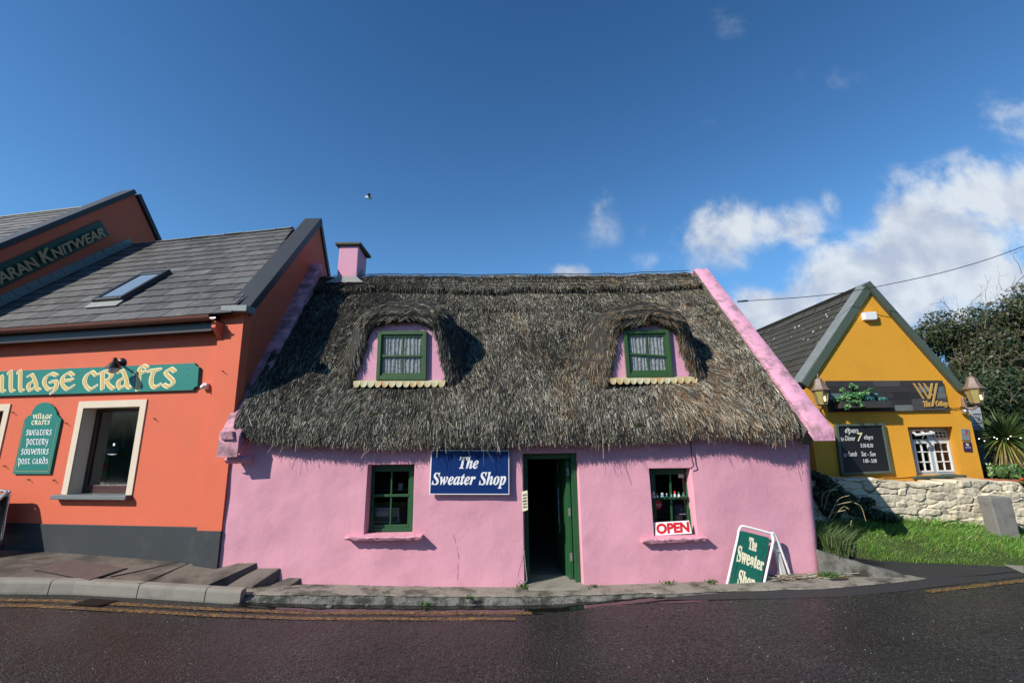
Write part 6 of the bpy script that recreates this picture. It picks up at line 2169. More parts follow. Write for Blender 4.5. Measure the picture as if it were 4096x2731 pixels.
YF = PL(YP0, YX)
yc = thing('yellow_cottage', 'yellow gabled cottage restaurant with mossy tiled roof and green trim', 'cottage', (7, 2, .8))
apx = YF.st(*Z8(1003, 232)); yl = YF.st(*Z8(486, 1083)); yr = YF.st(*Z8(1858, 1083)); ybr = YF.st(*B2(1945, 1355))
yl0 = yl[0] - .02
wh = [YF.st(*B2(*p)) for p in ((1140, 806), (1600, 800), (1712, 1312), (1216, 1314))]
# gable front with a window opening
mb = MB()
zb_ = .3
Lx, Rx_t, Rx_b = yl0, yr[0] - .05, ybr[0] - .02
hx0, hx1 = (wh[0][0] + wh[3][0]) / 2, (wh[1][0] + wh[2][0]) / 2
hz0, hz1 = (wh[2][1] + wh[3][1]) / 2, (wh[0][1] + wh[1][1]) / 2
Rz = yr[1] - .02
def rx(z): return Rx_b + (Rx_t - Rx_b) * (z - ybr[1]) / (Rz - ybr[1])
P_ = lambda a, b: YF.at(a, b)
mb.add([P_(Lx, zb_), P_(hx0, zb_), P_(hx0, hz0), P_(Lx, hz0)], [(0, 1, 2, 3)])
mb.add([P_(hx0, zb_), P_(hx1, zb_), P_(hx1, hz0), P_(hx0, hz0)], [(0, 1, 2, 3)])
mb.add([P_(hx1, zb_), P_(rx(zb_), zb_), P_(rx(hz0), hz0), P_(hx1, hz0)], [(0, 1, 2, 3)])
mb.add([P_(Lx, hz0), P_(hx0, hz0), P_(hx0, hz1), P_(Lx, hz1)], [(0, 1, 2, 3)])
mb.add([P_(hx1, hz0), P_(rx(hz0), hz0), P_(rx(hz1), hz1), P_(hx1, hz1)], [(0, 1, 2, 3)])
mb.add([P_(Lx, hz1), P_(hx0, hz1), P_(hx1, hz1), P_(rx(hz1), hz1), P_(rx(Rz), Rz), P_(*apx), P_(Lx, yl[1])], [(0, 1, 2, 3, 4, 5, 6)])
# reveal, splayed on the right
D = YN * .22
wi2 = [YF.st(*B2(*p), -.20) for p in ((1136, 814), (1547, 816), (1645, 1298), (1222, 1308))]
ih0, ih1, iz0, iz1 = (wi2[0][0] + wi2[3][0]) / 2, (wi2[1][0] + wi2[2][0]) / 2, (wi2[2][1] + wi2[3][1]) / 2, (wi2[0][1] + wi2[1][1]) / 2
o4 = [P_(hx0, hz0), P_(hx1, hz0), P_(hx1, hz1), P_(hx0, hz1)]
i4 = [YF.at(ih0, iz0, -.22), YF.at(ih1, iz0, -.22), YF.at(ih1, iz1, -.22), YF.at(ih0, iz1, -.22)]
for k in range(4):
    j = (k + 1) % 4
    mb.add([o4[k], o4[j], i4[j], i4[k]], [(0, 1, 2, 3)])
BK = YN * 6.5
mb.add([P_(rx(zb_), zb_), P_(rx(zb_), zb_) + BK, P_(rx(Rz), Rz) + BK, P_(rx(Rz), Rz)], [(0, 1, 2, 3)])
mb.add([P_(Lx, zb_) + BK, P_(Lx, zb_), P_(Lx, yl[1]), P_(Lx, yl[1]) + BK], [(0, 1, 2, 3)])
mb.add([P_(Lx, zb_) + BK, P_(rx(zb_), zb_) + BK, P_(rx(Rz), Rz) + BK, P_(*apx) + BK, P_(Lx, yl[1]) + BK], [(4, 3, 2, 1, 0)])
mb.build('wall', 'yellow_render', yc)
mb = MB()
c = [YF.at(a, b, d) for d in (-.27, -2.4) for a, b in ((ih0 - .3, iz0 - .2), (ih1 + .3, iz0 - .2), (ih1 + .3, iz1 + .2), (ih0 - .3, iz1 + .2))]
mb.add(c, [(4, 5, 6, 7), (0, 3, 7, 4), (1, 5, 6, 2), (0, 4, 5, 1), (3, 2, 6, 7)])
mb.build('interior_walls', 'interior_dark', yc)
# roof: left slope tiled and mossy, left coping, right bargeboard
la = YF.st(*Z8(1003, 170)); ll = YF.st(*Z8(428, 1020))
lsl = (la[1] - ll[1]) / (la[0] - ll[0])
su = YX * (la[0] - ll[0]) + np.array((0, 0, la[1] - ll[1])); sl_len = float(np.linalg.norm(su)); su = su / sl_len
snn = np.cross(YN, su); snn = snn if snn[2] > 0 else -snn
ep = P_(*ll) - np.array((0, 0, .18))
mb = MB()
q = [P_(ll[0], ll[1]), P_(*la), P_(*la) - snn * .16, P_(ll[0], ll[1]) - snn * .16]
e1 = YN * -.03
mb.prism([p + e1 for p in q], YN * .30)
cpn = mb.build('coping', 'grey_trim', yc, bevel=.012)
mb = MB()
q2 = [P_(ll[0], ll[1]) - snn * .035, P_(*la) - snn * .0, P_(*la) - snn * .155, P_(ll[0], ll[1]) - snn * .165]
mb.prism([p + YN * -.036 for p in q2], YN * -.012); mb.build('verge_trim', 'green_trim', cpn)
ra = la; rl = YF.st(*Z8(1860, 1068), .12)
ru = YX * (rl[0] - ra[0]) + np.array((0, 0, rl[1] - ra[1])); ru = ru / np.linalg.norm(ru)
rnn = np.cross(ru, YN); rnn = rnn if rnn[2] > 0 else -rnn
mb = MB()
q = [P_(*ra) + YN * -.10, P_(*rl) + YN * -.10, P_(*rl) + YN * -.10 - rnn * .12, P_(*ra) + YN * -.10 - rnn * .12]
mb.prism(q, YN * .12); mb.build('bargeboard', 'green_trim', yc, bevel=.008)
mb = MB(); mb.add([P_(*ra) + YN * -.05 , P_(*rl) + YN * -.05 , P_(*rl) + YN * 6.6, P_(*ra) + YN * 6.6], [(0, 1, 2, 3)]); mb.build('roof', 'mossy_tile', yc)
tls = slates(ep + YN * .26, YN, su, snn, sl_len - .02, lambda t: 0.0, lambda t: 6.3, sl_len / 13, .30, 21, 'roof', yc, (.075, .072, .062), .008, .02)
tls.data.materials[0] = MATS['mossy_tile']
mb = MB()
r = np.random.default_rng(4)
for i in range(420):
    a, b = r.uniform(.1, 4.6), r.uniform(.05, sl_len - .1)
    if vnoise(a * 1.5, b * 2.2, 131) + r.uniform(-.35, .35) < .12: continue
    c = ep + YN * (.26 + a) + su * b + snn * .0275
    rr = .007 + .03 * r.random() ** 3
    n_ = 8
    pts = [c + YN * rr * math.cos(6.283 * k / n_) * r.uniform(.7, 1.2) + su * rr * math.sin(6.283 * k / n_) * r.uniform(.7, 1.2) for k in range(n_)]
    mb.add(pts, [tuple(range(n_))])
mb.build('lichen_spots', 'lichen', tls)
mb = MB()
x = .26
while x < 6.4:
    a = P_(*la) - np.array((0, 0, .12)) + YN * x; b = a + YN * .40
    f = -su * .15; g = ru * .15
    j = np.array((0, 0, .012 * r.uniform(-1, 1)))
    mb.add([a + f + j, b + f + j, b + j + np.array((0, 0, .03)), a + j + np.array((0, 0, .03)), b + g + j, a + g + j], [(0, 1, 2, 3), (3, 2, 4, 5)]); x += .415
mb.build('ridge_tiles', 'mossy_tile', yc)

# window of the yellow cottage
YW = YF.off(-.20)
WQ = [(1140, 818), (1546, 818), (1644, 1296), (1226, 1308)]
cw4 = [np.array(YW.st(*B2(*p))) for p in WQ]
def cb(s_, t_): return (cw4[3] * (1 - s_) + cw4[2] * s_) * (1 - t_) + (cw4[0] * (1 - s_) + cw4[1] * s_) * t_
def cbar(mb, s0, s1, t0, t1, o0=-.04, o1=.0): mb.prism([YW.at(*cb(a, b), o0) for a, b in ((s0, t0), (s1, t0), (s1, t1), (s0, t1))], YW.n * (o1 - o0))
mb = MB()
for r4 in ((0, .05, 0, 1), (.95, 1, 0, 1), (.05, .95, 0, .05), (.05, .95, .95, 1), (.44, .53, .05, .95), (.05, .44, .70, .755), (.53, .95, .70, .755)): cbar(mb, *r4)
ywf = mb.build('window', 'grey_window', yc, bevel=.004)
def casement(s0, s1, t0, t1, m_, cols_, rws, name):
    mb = MB(); w_ = .035
    cbar(mb, s0, s0 + w_, t0, t1, -.035, .012); cbar(mb, s1 - w_, s1, t0, t1, -.035, .012); cbar(mb, s0 + w_, s1 - w_, t0, t0 + .035, -.035, .011); cbar(mb, s0 + w_, s1 - w_, t1 - .035, t1, -.035, .011)
    for k in range(1, cols_): c = s0 + (s1 - s0) * k / cols_; cbar(mb, c - .012, c + .012, t0 + .03, t1 - .03, -.03, .007)
    for k in range(1, rws): c = t0 + (t1 - t0) * k / rws; cbar(mb, s0 + .03, s1 - .03, c - .012, c + .012, -.03, .006)
    return mb.build(name, m_, ywf)
casement(.05, .44, .05, .70, 'white_window', 2, 3, 'casement'); casement(.53, .95, .05, .70, 'white_window', 2, 3, 'casement'); casement(.53, .95, .755, .95, 'grey_window', 4, 2, 'fanlight')
mb = MB(); mb.add([YW.at(*cb(a, b), -.015) for a, b in ((.03, .03), (.97, .03), (.97, .97), (.03, .97))], [(0, 1, 2, 3)]); mb.build('pane', 'dark_glass', ywf)
mb = MB()
vt = [YW.px(*B2(1145, 832), .02), YW.px(*B2(1332, 826), .02), YW.px(*B2(1415, 862), .24), YW.px(*B2(1214, 884), .24)]
def vb(s_, t_): return (vt[0] * (1 - s_) + vt[1] * s_) * (1 - t_) + (vt[3] * (1 - s_) + vt[2] * s_) * t_
for s0, s1, t0, t1 in ((0, .1, 0, 1), (.9, 1, 0, 1), (.1, .9, 0, .12), (.1, .9, .86, 1), (.45, .55, .1, .88)):
    mb.prism([vb(s0, t0), vb(s1, t0), vb(s1, t1), vb(s0, t1)], (0, 0, -.028))
mb.tube([vb(.6, .9), tuple(YW.px(*B2(1280, 930), .01))], .006, 6)
mb.build('vent_light', 'white_window', ywf)
mb = MB()
sp_ = [YF.st(*B2(*p), .06) for p in ((1205, 1322), (1752, 1308), (1755, 1332), (1212, 1356))]
mb.prism([YF.at(a, b, .06) for a, b in ((sp_[0][0], sp_[0][1]), (sp_[1][0], sp_[1][1]), (sp_[2][0], sp_[2][1]), (sp_[3][0], sp_[3][1]))], YF.n * -.30); mb.build('window_sill', 'green_trim', yc, bevel=.012)

# plank sign with logo
yg = thing('shop_sign', 'dark weathered plank sign with gold W logo reading The Cottage', 'sign', tuple(YF.px(*B2(900, 640))))
YS = YF.off(.05)
pc = [np.array(YS.st(*B2(*p))) for p in ((271, 321), (1497, 317), (1563, 632), (315, 650))]
def pbil(s_, t_): return (pc[3] * (1 - s_) + pc[2] * s_) * (1 - t_) + (pc[0] * (1 - s_) + pc[1] * s_) * t_
mb = MB(); cols = []
tint = {0: (.040, .037, .037), 1: (.065, .062, .062), 2: (.10, .15, .16), 3: (.14, .15, .135), 4: (.028, .027, .027)}
ROWS = [[(0, 0), (.40, 1), (.63, 0)], [(0, 4), (.35, 0), (.77, 2)], [(0, 2), (.14, 0), (.55, 4), (.92, 3)], [(0, 0), (.3, 4), (.7, 1)], [(0, 4), (.28, 0), (.55, 3), (.70, 1)]]
for i, row in enumerate(ROWS):
    for k, (s0, ti) in enumerate(row):
        s1 = row[k + 1][0] if k + 1 < len(row) else 1
        t1, t0 = 1 - i / 5 - .004, 1 - (i + 1) / 5 + .004
        mb.prism([YS.at(*pbil(a, b), random.uniform(-.003, .003)) for a, b in ((s0 + .001, t0), (s1 - .001, t0), (s1 - .001, t1), (s0 + .001, t1))], YS.n * -.035)
        cols += [tint[ti]] * 8
mb.build('planks', 'board_wood', yg, cols=np.array(cols))
mb = MB()
def lstroke(a, b, w_):
    ax_, ay_ = a; bx_, by_ = b
    mb.prism([YS.px(*B2(*p), .012) for p in ((ax_, ay_), (ax_ + w_, ay_), (bx_ + w_, by_), (bx_, by_))], YS.n * .012)
lg = [((1180, 347), (1288, 512), 18), ((1234, 347), (1342, 512), 18), ((1286, 347), (1378, 478), 18), ((1373, 347), (1344, 512), 22), ((1424, 346), (1377, 592), 20)]
for k, (a, b, w_) in enumerate(lg):
    mb = MB(); ax_, ay_ = a; bx_, by_ = b
    mb.prism([YS.px(*B2(*p), .008 + .001 * k) for p in ((ax_, ay_), (ax_ + w_, ay_), (bx_ + w_, by_), (bx_, by_))], YS.n * .012)
    mb.build('logo_stroke', 'logo_gold', yg)
text('𝐓𝐡𝐞', [YS.px(*B2(*p)) for p in ((1285, 532), (1362, 530), (1366, 594), (1294, 597))], .008, YS, 'lettering', 'logo_gold', yg, .012, .012)
text('𝐂𝐨𝐭𝐭𝐚𝐠𝐞', [YS.px(*B2(*p)) for p in ((1416, 530), (1540, 530), (1550, 604), (1424, 606))], .008, YS, 'lettering', 'logo_gold', yg, .012, .012)
# planter box and its ivy
bx = thing('planter_box', 'dark wooden planter trough fixed across the plank sign', 'planter', tuple(YF.px(*B2(690, 605), .2)))
fq = [YF.px(*B2(*p), .25) for p in ((428, 536), (962, 531), (966, 600), (432, 607))]
mb = MB()
th_ = .02
mb.prism(fq, YN * th_)
for a, b in ((fq[0], fq[3]), (fq[1], fq[2])):
    e = YX * (th_ if a is fq[0] else -th_)
    mb.prism([a + YN * th_, b + YN * th_, b + YN * .20, a + YN * .20], e)
mb.prism([fq[3] + YN * th_, fq[2] + YN * th_, fq[2] + YN * .20, fq[3] + YN * .20], (0, 0, .02))
mb.build('trough', 'board_wood', bx, cols=np.tile(np.array([[.045, .043, .040]]), (len(mb.v), 1)))
mb = MB(); mb.prism([fq[0] + YN * .02 - np.array((0, 0, .03)), fq[1] + YN * .02 - np.array((0, 0, .03)), fq[1] + YN * .19 - np.array((0, 0, .03)), fq[0] + YN * .19 - np.array((0, 0, .03))], (0, 0, -.02)); mb.build('soil', 'soil', bx)
def leafcloud(n, centers, size, pal, seed, nz_=(0, -1, .3)):
    """small pointed leaves scattered in ellipsoids (cx,cy,cz,rx,ry,rz,weight)"""
    r = np.random.default_rng(seed)
    c = np.array(centers, float)
    k = r.choice(len(c), n, p=c[:, 6] / c[:, 6].sum())
    u = r.normal(0, 1, (n, 3)); u /= np.linalg.norm(u, axis=1, keepdims=True)
    rad = r.random(n) ** .45
    P = c[k, :3] + u * c[k, 3:6] * rad[:, None]
    nn = u * .7 + r.normal(0, .55, (n, 3)) + np.array(nz_) * .6; nn /= np.linalg.norm(nn, axis=1, keepdims=True)
    t = np.cross(nn, r.normal(0, 1, (n, 3))); t /= np.linalg.norm(t, axis=1, keepdims=True)
    b = np.cross(nn, t)
    s = size * r.uniform(.6, 1.3, n)[:, None]
    V = np.stack([P - t * s, P - b * s * .55 + nn * s * .15, P + t * s, P + b * s * .55 + nn * s * .15], 1).reshape(-1, 3)
    F = np.arange(n * 4).reshape(-1, 4)
    col = np.asarray(pal)[r.integers(0, len(pal), n)] * r.uniform(.65, 1.35, (n, 1))
    return V, F, np.repeat(col, 4, 0)
def yb(x, y, d): return YF.px(*B2(x, y), d)
ivp = [(*yb(x, y, d), rx_ * .0016, .07, ry_ * .0016, w_) for x, y, d, rx_, ry_, w_ in ((520, 470, .17, 60, 45, 3), (600, 480, .17, 70, 50, 3), (470, 500, .2, 60, 35, 2), (380, 515, .2, 60, 28, 1.3), (660, 470, .17, 60, 45, 1.6), (545, 375, .15, 22, 35, .7), (590, 400, .16, 30, 30, .8), (730, 410, .15, 28, 26, .6), (700, 440, .16, 35, 28, .8), (500, 590, .27, 30, 40, .8), (645, 580, .27, 30, 22, .5), (560, 540, .26, 90, 20, 1.4), (445, 420, .15, 15, 35, .35))]
V, F, C_ = leafcloud(1100, ivp, .026, [(.07, .20, .05), (.11, .27, .08), (.04, .15, .05), (.17, .32, .12), (.035, .12, .06)], 31)
ivv = [(*yb(x, y, d), rx_ * .0016, .05, ry_ * .0016, w_) for x, y, d, rx_, ry_, w_ in ((740, 510, .17, 45, 35, 1), (870, 515, .17, 50, 22, .9), (790, 470, .14, 20, 24, .4), (700, 500, .17, 40, 30, .6))]
V2, F2, C2 = leafcloud(220, ivv, .032, [(.04, .18, .16), (.06, .22, .22), (.03, .13, .10)], 32)
iv = thing('ivy_plant', 'variegated green ivy spilling from the planter on the plank sign', 'plant', tuple(yb(600, 530, .17)))
npmesh('foliage', np.concatenate([V, V2]), np.concatenate([F, F2 + len(V)]), 'ivy', iv, np.concatenate([C_, C2]))
mb = MB()
for a, b in (((560, 540), (530, 350)), ((620, 540), (740, 400)), ((480, 540), (310, 515)), ((540, 540), (490, 600)), ((820, 540), (905, 505))):
    mb.tube([tuple(yb(*a, .17)), tuple(yb((a[0] + b[0]) / 2, (a[1] + b[1]) / 2 - 8, .18)), tuple(yb(*b, .17))], .004, 5)
mb.build('stems', 'verge', iv)

# chalkboard
bb = thing('chalkboard', 'black chalk menu board with opening hours on the yellow wall', 'chalkboard', tuple(YF.px(*B2(700, 1300))))
YB = YF.off(.06)
bq = [np.array(YB.st(*B2(*p))) for p in ((372, 775), (886, 765), (985, 1292), (437, 1313))]
def bbl(s_, t_): return (bq[3] * (1 - s_) + bq[2] * s_) * (1 - t_) + (bq[0] * (1 - s_) + bq[1] * s_) * t_
mb = MB(); mb.prism([YB.at(*bbl(a, b), -.02) for a, b in ((.02, .02), (.98, .02), (.98, .98), (.02, .98))], YB.n * -.03); mb.build('slate', 'chalkboard', bb)
mb = MB()
for s0, s1, t0, t1 in ((0, .055, 0, 1), (.945, 1, 0, 1), (.055, .945, 0, .05), (.055, .945, .95, 1)): mb.prism([YB.at(*bbl(a, b), -.055) for a, b in ((s0, t0), (s1, t0), (s1, t1), (s0, t1))], YB.n * .06)
mb.build('frame', 'green_trim', bb, bevel=.006)
for tx, tq, m_, bo, shr in (('𝓞pen', ((470, 815), (608, 815), (612, 888), (474, 888)), 'chalk', .0, 0), ('for', ((424, 912), (464, 910), (468, 952), (428, 954)), 'chalk', 0, .2), ('Dinner', ((472, 898), (578, 898), (582, 948), (476, 950)), 'chalk', .002, .15), ('7', ((598, 866), (656, 866), (650, 958), (604, 958)), 'chalk_cream', .012, .1),
                            ('days', ((671, 888), (765, 888), (768, 948), (674, 948)), 'chalk', .0, .15), ('5:30-8:30', ((633, 980), (764, 980), (768, 1020), (637, 1020)), 'chalk', .002, 0), ('for', ((456, 1078), (498, 1074), (502, 1118), (460, 1122)), 'chalk', 0, .2), ('Lunch', ((508, 1060), (594, 1060), (598, 1112), (512, 1114)), 'chalk', .002, .15),
                            ('Sat - Sun', ((642, 1063), (790, 1063), (794, 1112), (646, 1112)), 'chalk', .0, .1), ('1:00 - 5:00', ((664, 1140), (802, 1140), (806, 1180), (668, 1180)), 'chalk', .002, 0)):
    text(tx, [YB.px(*B2(*p), -.02) for p in tq], 0.001, YB, 'lettering', m_, bb, .001, bo, shr)

# lanterns
def lantern(root, c, rim, s_):
    """c: centre of the roof rim; rim radius"""
    mb = MB(); mb.lathe(c, [(rim, -.012), (rim, 0), (rim * .86, .02 * s_), (rim * .62, .09 * s_), (rim * .52, .13 * s_), (rim * .50, .15 * s_), (rim * .36, .20 * s_), (rim * .12, .225 * s_)], 6); mb.build('cap', 'copper', root)
    mb = MB(); mb.lathe(c + np.array((0, 0, .222 * s_)), [(.018, 0), (.022, .012), (.012, .024), (.02, .04), (.012, .058), (.004, .085)], 10); mb.build('finial', 'copper', root, smooth=40)
    mb = MB(); mb.lathe(c, [(rim * .80, -.013), (rim * .50, -.26 * s_)], 6); mb.build('glass_panes', 'lantern_glass', root)
    mb = MB()
    for k in range(6):
        a = 2 * math.pi * (k + .5) / 6
        v = lambda r, h: tuple(Vector(c) + Vector((0, 0, 1)).orthogonal().normalized() * r * math.cos(a) + Vector((0, 0, 1)).cross(Vector((0, 0, 1)).orthogonal().normalized()) * r * math.sin(a) + Vector((0, 0, h)))
        mb.tube([v(rim * .82, -.012), v(rim * .52, -.262 * s_)], .009, 5)
    mb.lathe(c + np.array((0, 0, -.285 * s_)), [(rim * .30, -.01), (rim * .56, .02), (rim * .54, .03)], 6)
    mb.build('cage', 'copper', root)
    mb = MB(); mb.lathe(c + np.array((0, -rim * .62, -.21 * s_)), [(.010, 0), (.012, .03), (.010, .07), (.003, .085)], 8); mb.build('bulb', 'lamp_glow', root)
ll1 = thing('wall_lantern', 'copper carriage lantern beside the pink coping, left of the plank sign', 'lantern', tuple(yb(220, 620, .05)))
c = yb(210, 418, .26); lantern(ll1, c, .158, 1.02)
mb = MB(); mb.tube([tuple(p) for p in smooth_path([yb(228, 548, .26), yb(236, 585, .25), yb(225, 620, .18), yb(205, 625, .06), yb(195, 600, .0)], 4)], .014, 8); mb.build('bracket', 'copper', ll1, smooth=True)
ll2 = thing('wall_lantern', 'copper carriage lantern on a curved bracket at the right corner of the yellow wall', 'lantern', tuple(yb(1720, 600, .05)))
c = yb(1822, 402, .30); lantern(ll2, c, .164, 1.04)
mb = MB(); mb.tube([tuple(p) for p in smooth_path([yb(1842, 535, .30), yb(1858, 570, .30), yb(1840, 608, .27), yb(1795, 622, .2), yb(1745, 600, .1), yb(1720, 555, .06), yb(1705, 480, .045)], 4)], .016, 8)
mb.build('bracket', 'copper', ll2, smooth=True)
mb = MB(); mb.prism([yb(*p, 0) for p in ((1682, 512), (1722, 510), (1732, 600), (1692, 602))], YF.n * .05); mb.build('wall_plate', 'copper', ll2, bevel=.008)
sp1 = thing('spotlight', 'small chrome spotlight under the right lantern bracket', 'spotlight', tuple(yb(1728, 640, .05)))
mb = MB(); mb.ball(yb(1728, 642, .08), .05, .06, .048, 12, 8); mb.build('housing', 'chrome', sp1, smooth=True)
mb = MB(); mb.lathe(yb(1728, 630, .0), [(.03, 0), (.03, .03), (.015, .04)], 10, YF.n); mb.build('mount', 'black_metal', sp1)
cab = [yb(1575, 612, .02), yb(1630, 612, .025), yb(1670, 606, .025), yb(1700, 590, .02)]
mb = MB(); mb.tube([tuple(p) for p in smooth_path(cab, 4)], .008, 5); tag(mb.build('lantern_cable', 'cable_black', None, loc=tuple(cab[0])), 'short black cable between the plank sign and the right lantern', 'cable')
cab = [yb(870, 1340, .012), yb(1000, 1338, .012), yb(1120, 1330, .012), yb(1215, 1318, .02)]
mb = MB(); mb.tube([tuple(p) for p in smooth_path(cab, 4)], .007, 5); tag(mb.build('wall_cable', 'yellow_render', None, loc=tuple(cab[0])), 'yellow painted cable running to the cottage window sill', 'cable')
al = thing('alarm_box', 'white alarm box high on the yellow gable', 'alarm', tuple(YF.px(*Z8(1045, 490))))
mb = MB(); mb.prism([YF.px(*Z8(*p), .09) for p in ((985, 424), (1092, 419), (1103, 480), (1085, 487), (1010, 490), (997, 484))], YF.n * -.09); mb.build('case', 'white_paint', al, bevel=.012)
pq1 = thing('plaque', 'grey acrylic plaque with a round orange and blue emblem', 'plaque', tuple(yb(1740, 945, 0)))
YQ = YF.off(.02)
mb = MB(); mb.prism([YQ.px(*B2(*p)) for p in ((1692, 826), (1776, 828), (1788, 948), (1702, 942))], YF.n * -.012); mb.build('plate', 'plaque_grey', pq1)
for col, a0, a1, nm in (('gutter_brown', .2, 1.9, 'emblem'), ('fig_blue', 1.9, 3.9, 'emblem'), ('sign_red', 3.9, 6.48, 'emblem')):
    mb = MB(); ctr = (1744, 862); mb.add([YQ.px(*B2(*ctr), .002)] + [YQ.px(*B2(ctr[0] + 20 * math.cos(t), ctr[1] - 26 * math.sin(t)), .002) for t in np.linspace(a0, a1, 10)], [tuple(range(11))]); mb.build(nm, col, pq1)
pq2 = thing('plaque', 'purple restaurants association plaque below the grey plaque', 'plaque', tuple(yb(1765, 1062, 0)))
mb = MB(); mb.prism([YQ.px(*B2(*p)) for p in ((1715, 963), (1798, 965), (1812, 1063), (1728, 1060))], YF.n * -.012); mb.build('plate', 'plaque_purple', pq2)
for cx_, cy_, r_, m_ in ((1748, 986, 8, 'fig_pale'), (1763, 994, 10, 'chalk_cream')):
    mb = MB(); mb.add([YQ.px(*B2(cx_ + r_ * math.cos(t), cy_ - r_ * 1.3 * math.sin(t)), .002) for t in np.linspace(0, 6.283, 12)[:-1]], [tuple(range(11))]); mb.build('emblem', m_, pq2)
for i, tx in enumerate(('RESTAURANTS', 'ASSOCIATION')):
    text(tx, [YQ.px(*B2(*p)) for p in ((1736, 1012 + 12 * i), (1792, 1012 + 12 * i), (1793, 1020 + 12 * i), (1737, 1020 + 12 * i))], .001, YQ, 'lettering', 'fig_pale', pq2, .001)

# sign and menu case on the side, just behind the right corner
MS = PL(YP0 + YN * .7 + YX * 3, YX)
ms = thing('menu_sign', 'grey hanging sign with a black line logo behind the right yellow corner', 'sign', tuple(MS.px(*B2(1880, 840))))
mb = MB(); mb.prism([MS.px(*B2(*p)) for p in ((1780, 600), (1890, 598), (1938, 838), (1800, 842))], YN * .03); mb.build('board', 'sign_grey', ms)
mb = MB()
for k, (a, b, w_) in enumerate((((1838, 690), (1868, 748), 5), ((1856, 690), (1884, 735), 5), ((1884, 690), (1872, 750), 5), ((1820, 764), (1920, 764), 4), ((1815, 700), (1832, 725), 5))):
    mb = MB(); mb.prism([MS.px(*B2(*p), .002) for p in (a, (a[0] + w_, a[1]), (b[0] + w_, b[1] + (4 if k == 3 else 0)), (b[0], b[1] + (4 if k == 3 else 0)))], MS.n * .002) if k != 3 else mb.prism([MS.px(*B2(*p), .002) for p in ((1815, 762), (1920, 762), (1921, 767), (1816, 767))], MS.n * .002)
    mb.build('logo_stroke', 'black_paint', ms)
mb = MB(); mb.tube([tuple(MS.px(*B2(1815 + 10 * i, 668 + (8 if i % 2 else -2)), .004)) for i in range(9)], .008, 5); mb.build('logo_wave', 'black_paint', ms)
mcs = thing('menu_case', 'dark glazed menu case below the grey hanging sign', 'display case', tuple(MS.px(*B2(1940, 1200))))
mb = MB(); mb.prism([MS.px(*B2(*p)) for p in ((1830, 882), (1920, 878), (1982, 1198), (1890, 1204))], YN * .06); mb.build('case', 'iron_dark', mcs, bevel=.01)
mb = MB(); mb.prism([MS.px(*B2(*p), .002) for p in ((1840, 896), (1912, 892), (1970, 1186), (1900, 1190))], MS.n * .002); mb.build('pane', 'sky_glass', mcs)
mb = MB(); p = MS.px(*B2(1905, 600)); mb.box(p[0] - .02, p[0] + .02, p[1] + .08, p[1] + .12, .4, p[2] + .2); mb.build('post', 'iron_dark', mcs)

# ------------------------------------------------------------------ stone wall
mat('limewash_stone', (.5, .46, .38), .85, .1, 8, 60, .8, 40, .25, attr=True, bdist=.01)
swl = thing('stone_wall', 'cream limewashed rubble stone wall in front of the yellow cottage', 'wall', (6.5, 1.4, .6))
SW = PL((6, YWALL, 0), (math.cos(math.atan(.05)), math.sin(math.atan(.05)), 0))
A0_, A1_ = -1.85, 7.2
tops = [SW.st(*B1(*p)) for p in ((560, 440), (700, 455), (760, 450), (900, 455), (960, 470), (1040, 450), (1100, 455), (1160, 478), (1300, 490), (1640, 503), (1655, 488), (1755, 490), (1762, 464), (1900, 468), (2050, 468), (2290, 482), (2330, 535), (2420, 545))]
tx_, tz_ = [t[0] for t in tops], [t[1] for t in tops]
nu, nv = 560, 96
U = np.linspace(A0_, A1_, nu); Vv = np.linspace(0, 1, nv)
ztop = np.interp(U, tx_, tz_) + .02 * vnoise(U * 5, U * 0, 91)
zbot = .25
Z_ = zbot + (ztop[:, None] - zbot) * Vv[None, :]
UU = np.repeat(U[:, None], nv, 1)
r = np.random.default_rng(17)
pts = []
zr_w = .25
while zr_w < 1.6:
    rh = r.uniform(.07, .17); x = A0_ - .3
    while x < A1_ + .3:
        w_ = r.uniform(.10, .62); h_ = rh * r.uniform(.6, 1.5); pts.append((x + w_ / 2, zr_w + rh / 2 + r.uniform(-.05, .05), w_, h_)); x += w_
    zr_w += rh
pts = np.array(pts)
wz = Z_ + .05 * vnoise(UU * 2.2, Z_ * 3, 93) + .015 * vnoise(UU * 8, Z_ * 8, 99); wx = UU + .06 * vnoise(UU * 3, Z_ * 5, 94) + .02 * vnoise(UU * 9, Z_ * 9, 98)
d1 = np.full(UU.shape, 9.0); d2 = d1.copy(); kk = np.zeros(UU.shape, int)
for i, (px0, pz0, w_, rh) in enumerate(pts):
    m_ = (np.abs(UU - px0) < .8)
    dd = np.where(m_, np.maximum(np.abs(wx - px0) / w_, np.abs(wz - pz0) / rh) * .75 + .25 * np.hypot((wx - px0) / w_, (wz - pz0) / rh), 9)
    c1 = dd < d1
    d2 = np.where(c1, d1, np.minimum(d2, dd)); kk = np.where(c1, i, kk); d1 = np.where(c1, dd, d1)
edge = np.clip((d2 - d1) / .16, 0, 1)
bulge = r.uniform(.0, .045, len(pts))[kk]
tilt = r.uniform(-.05, .05, len(pts))[kk] * (UU - pts[kk, 0]) / pts[kk, 2] + r.uniform(-.05, .05, len(pts))[kk] * (Z_ - pts[kk, 1]) / pts[kk, 3]
off = (edge ** .5) * (.016 + bulge * .6) + .6 * tilt * edge + .014 * vnoise(UU * 9, Z_ * 9, 95) + .006 * vnoise(UU * 30, Z_ * 30, 96)
deep = (r.random(len(pts)) < .22)[kk] & (edge < .35)
off = off - .035 * deep
off[:, -1] -= .05
Pw = SW.p[None, None] + SW.x * UU[..., None] + SW.up * Z_[..., None] + SW.n * off[..., None]
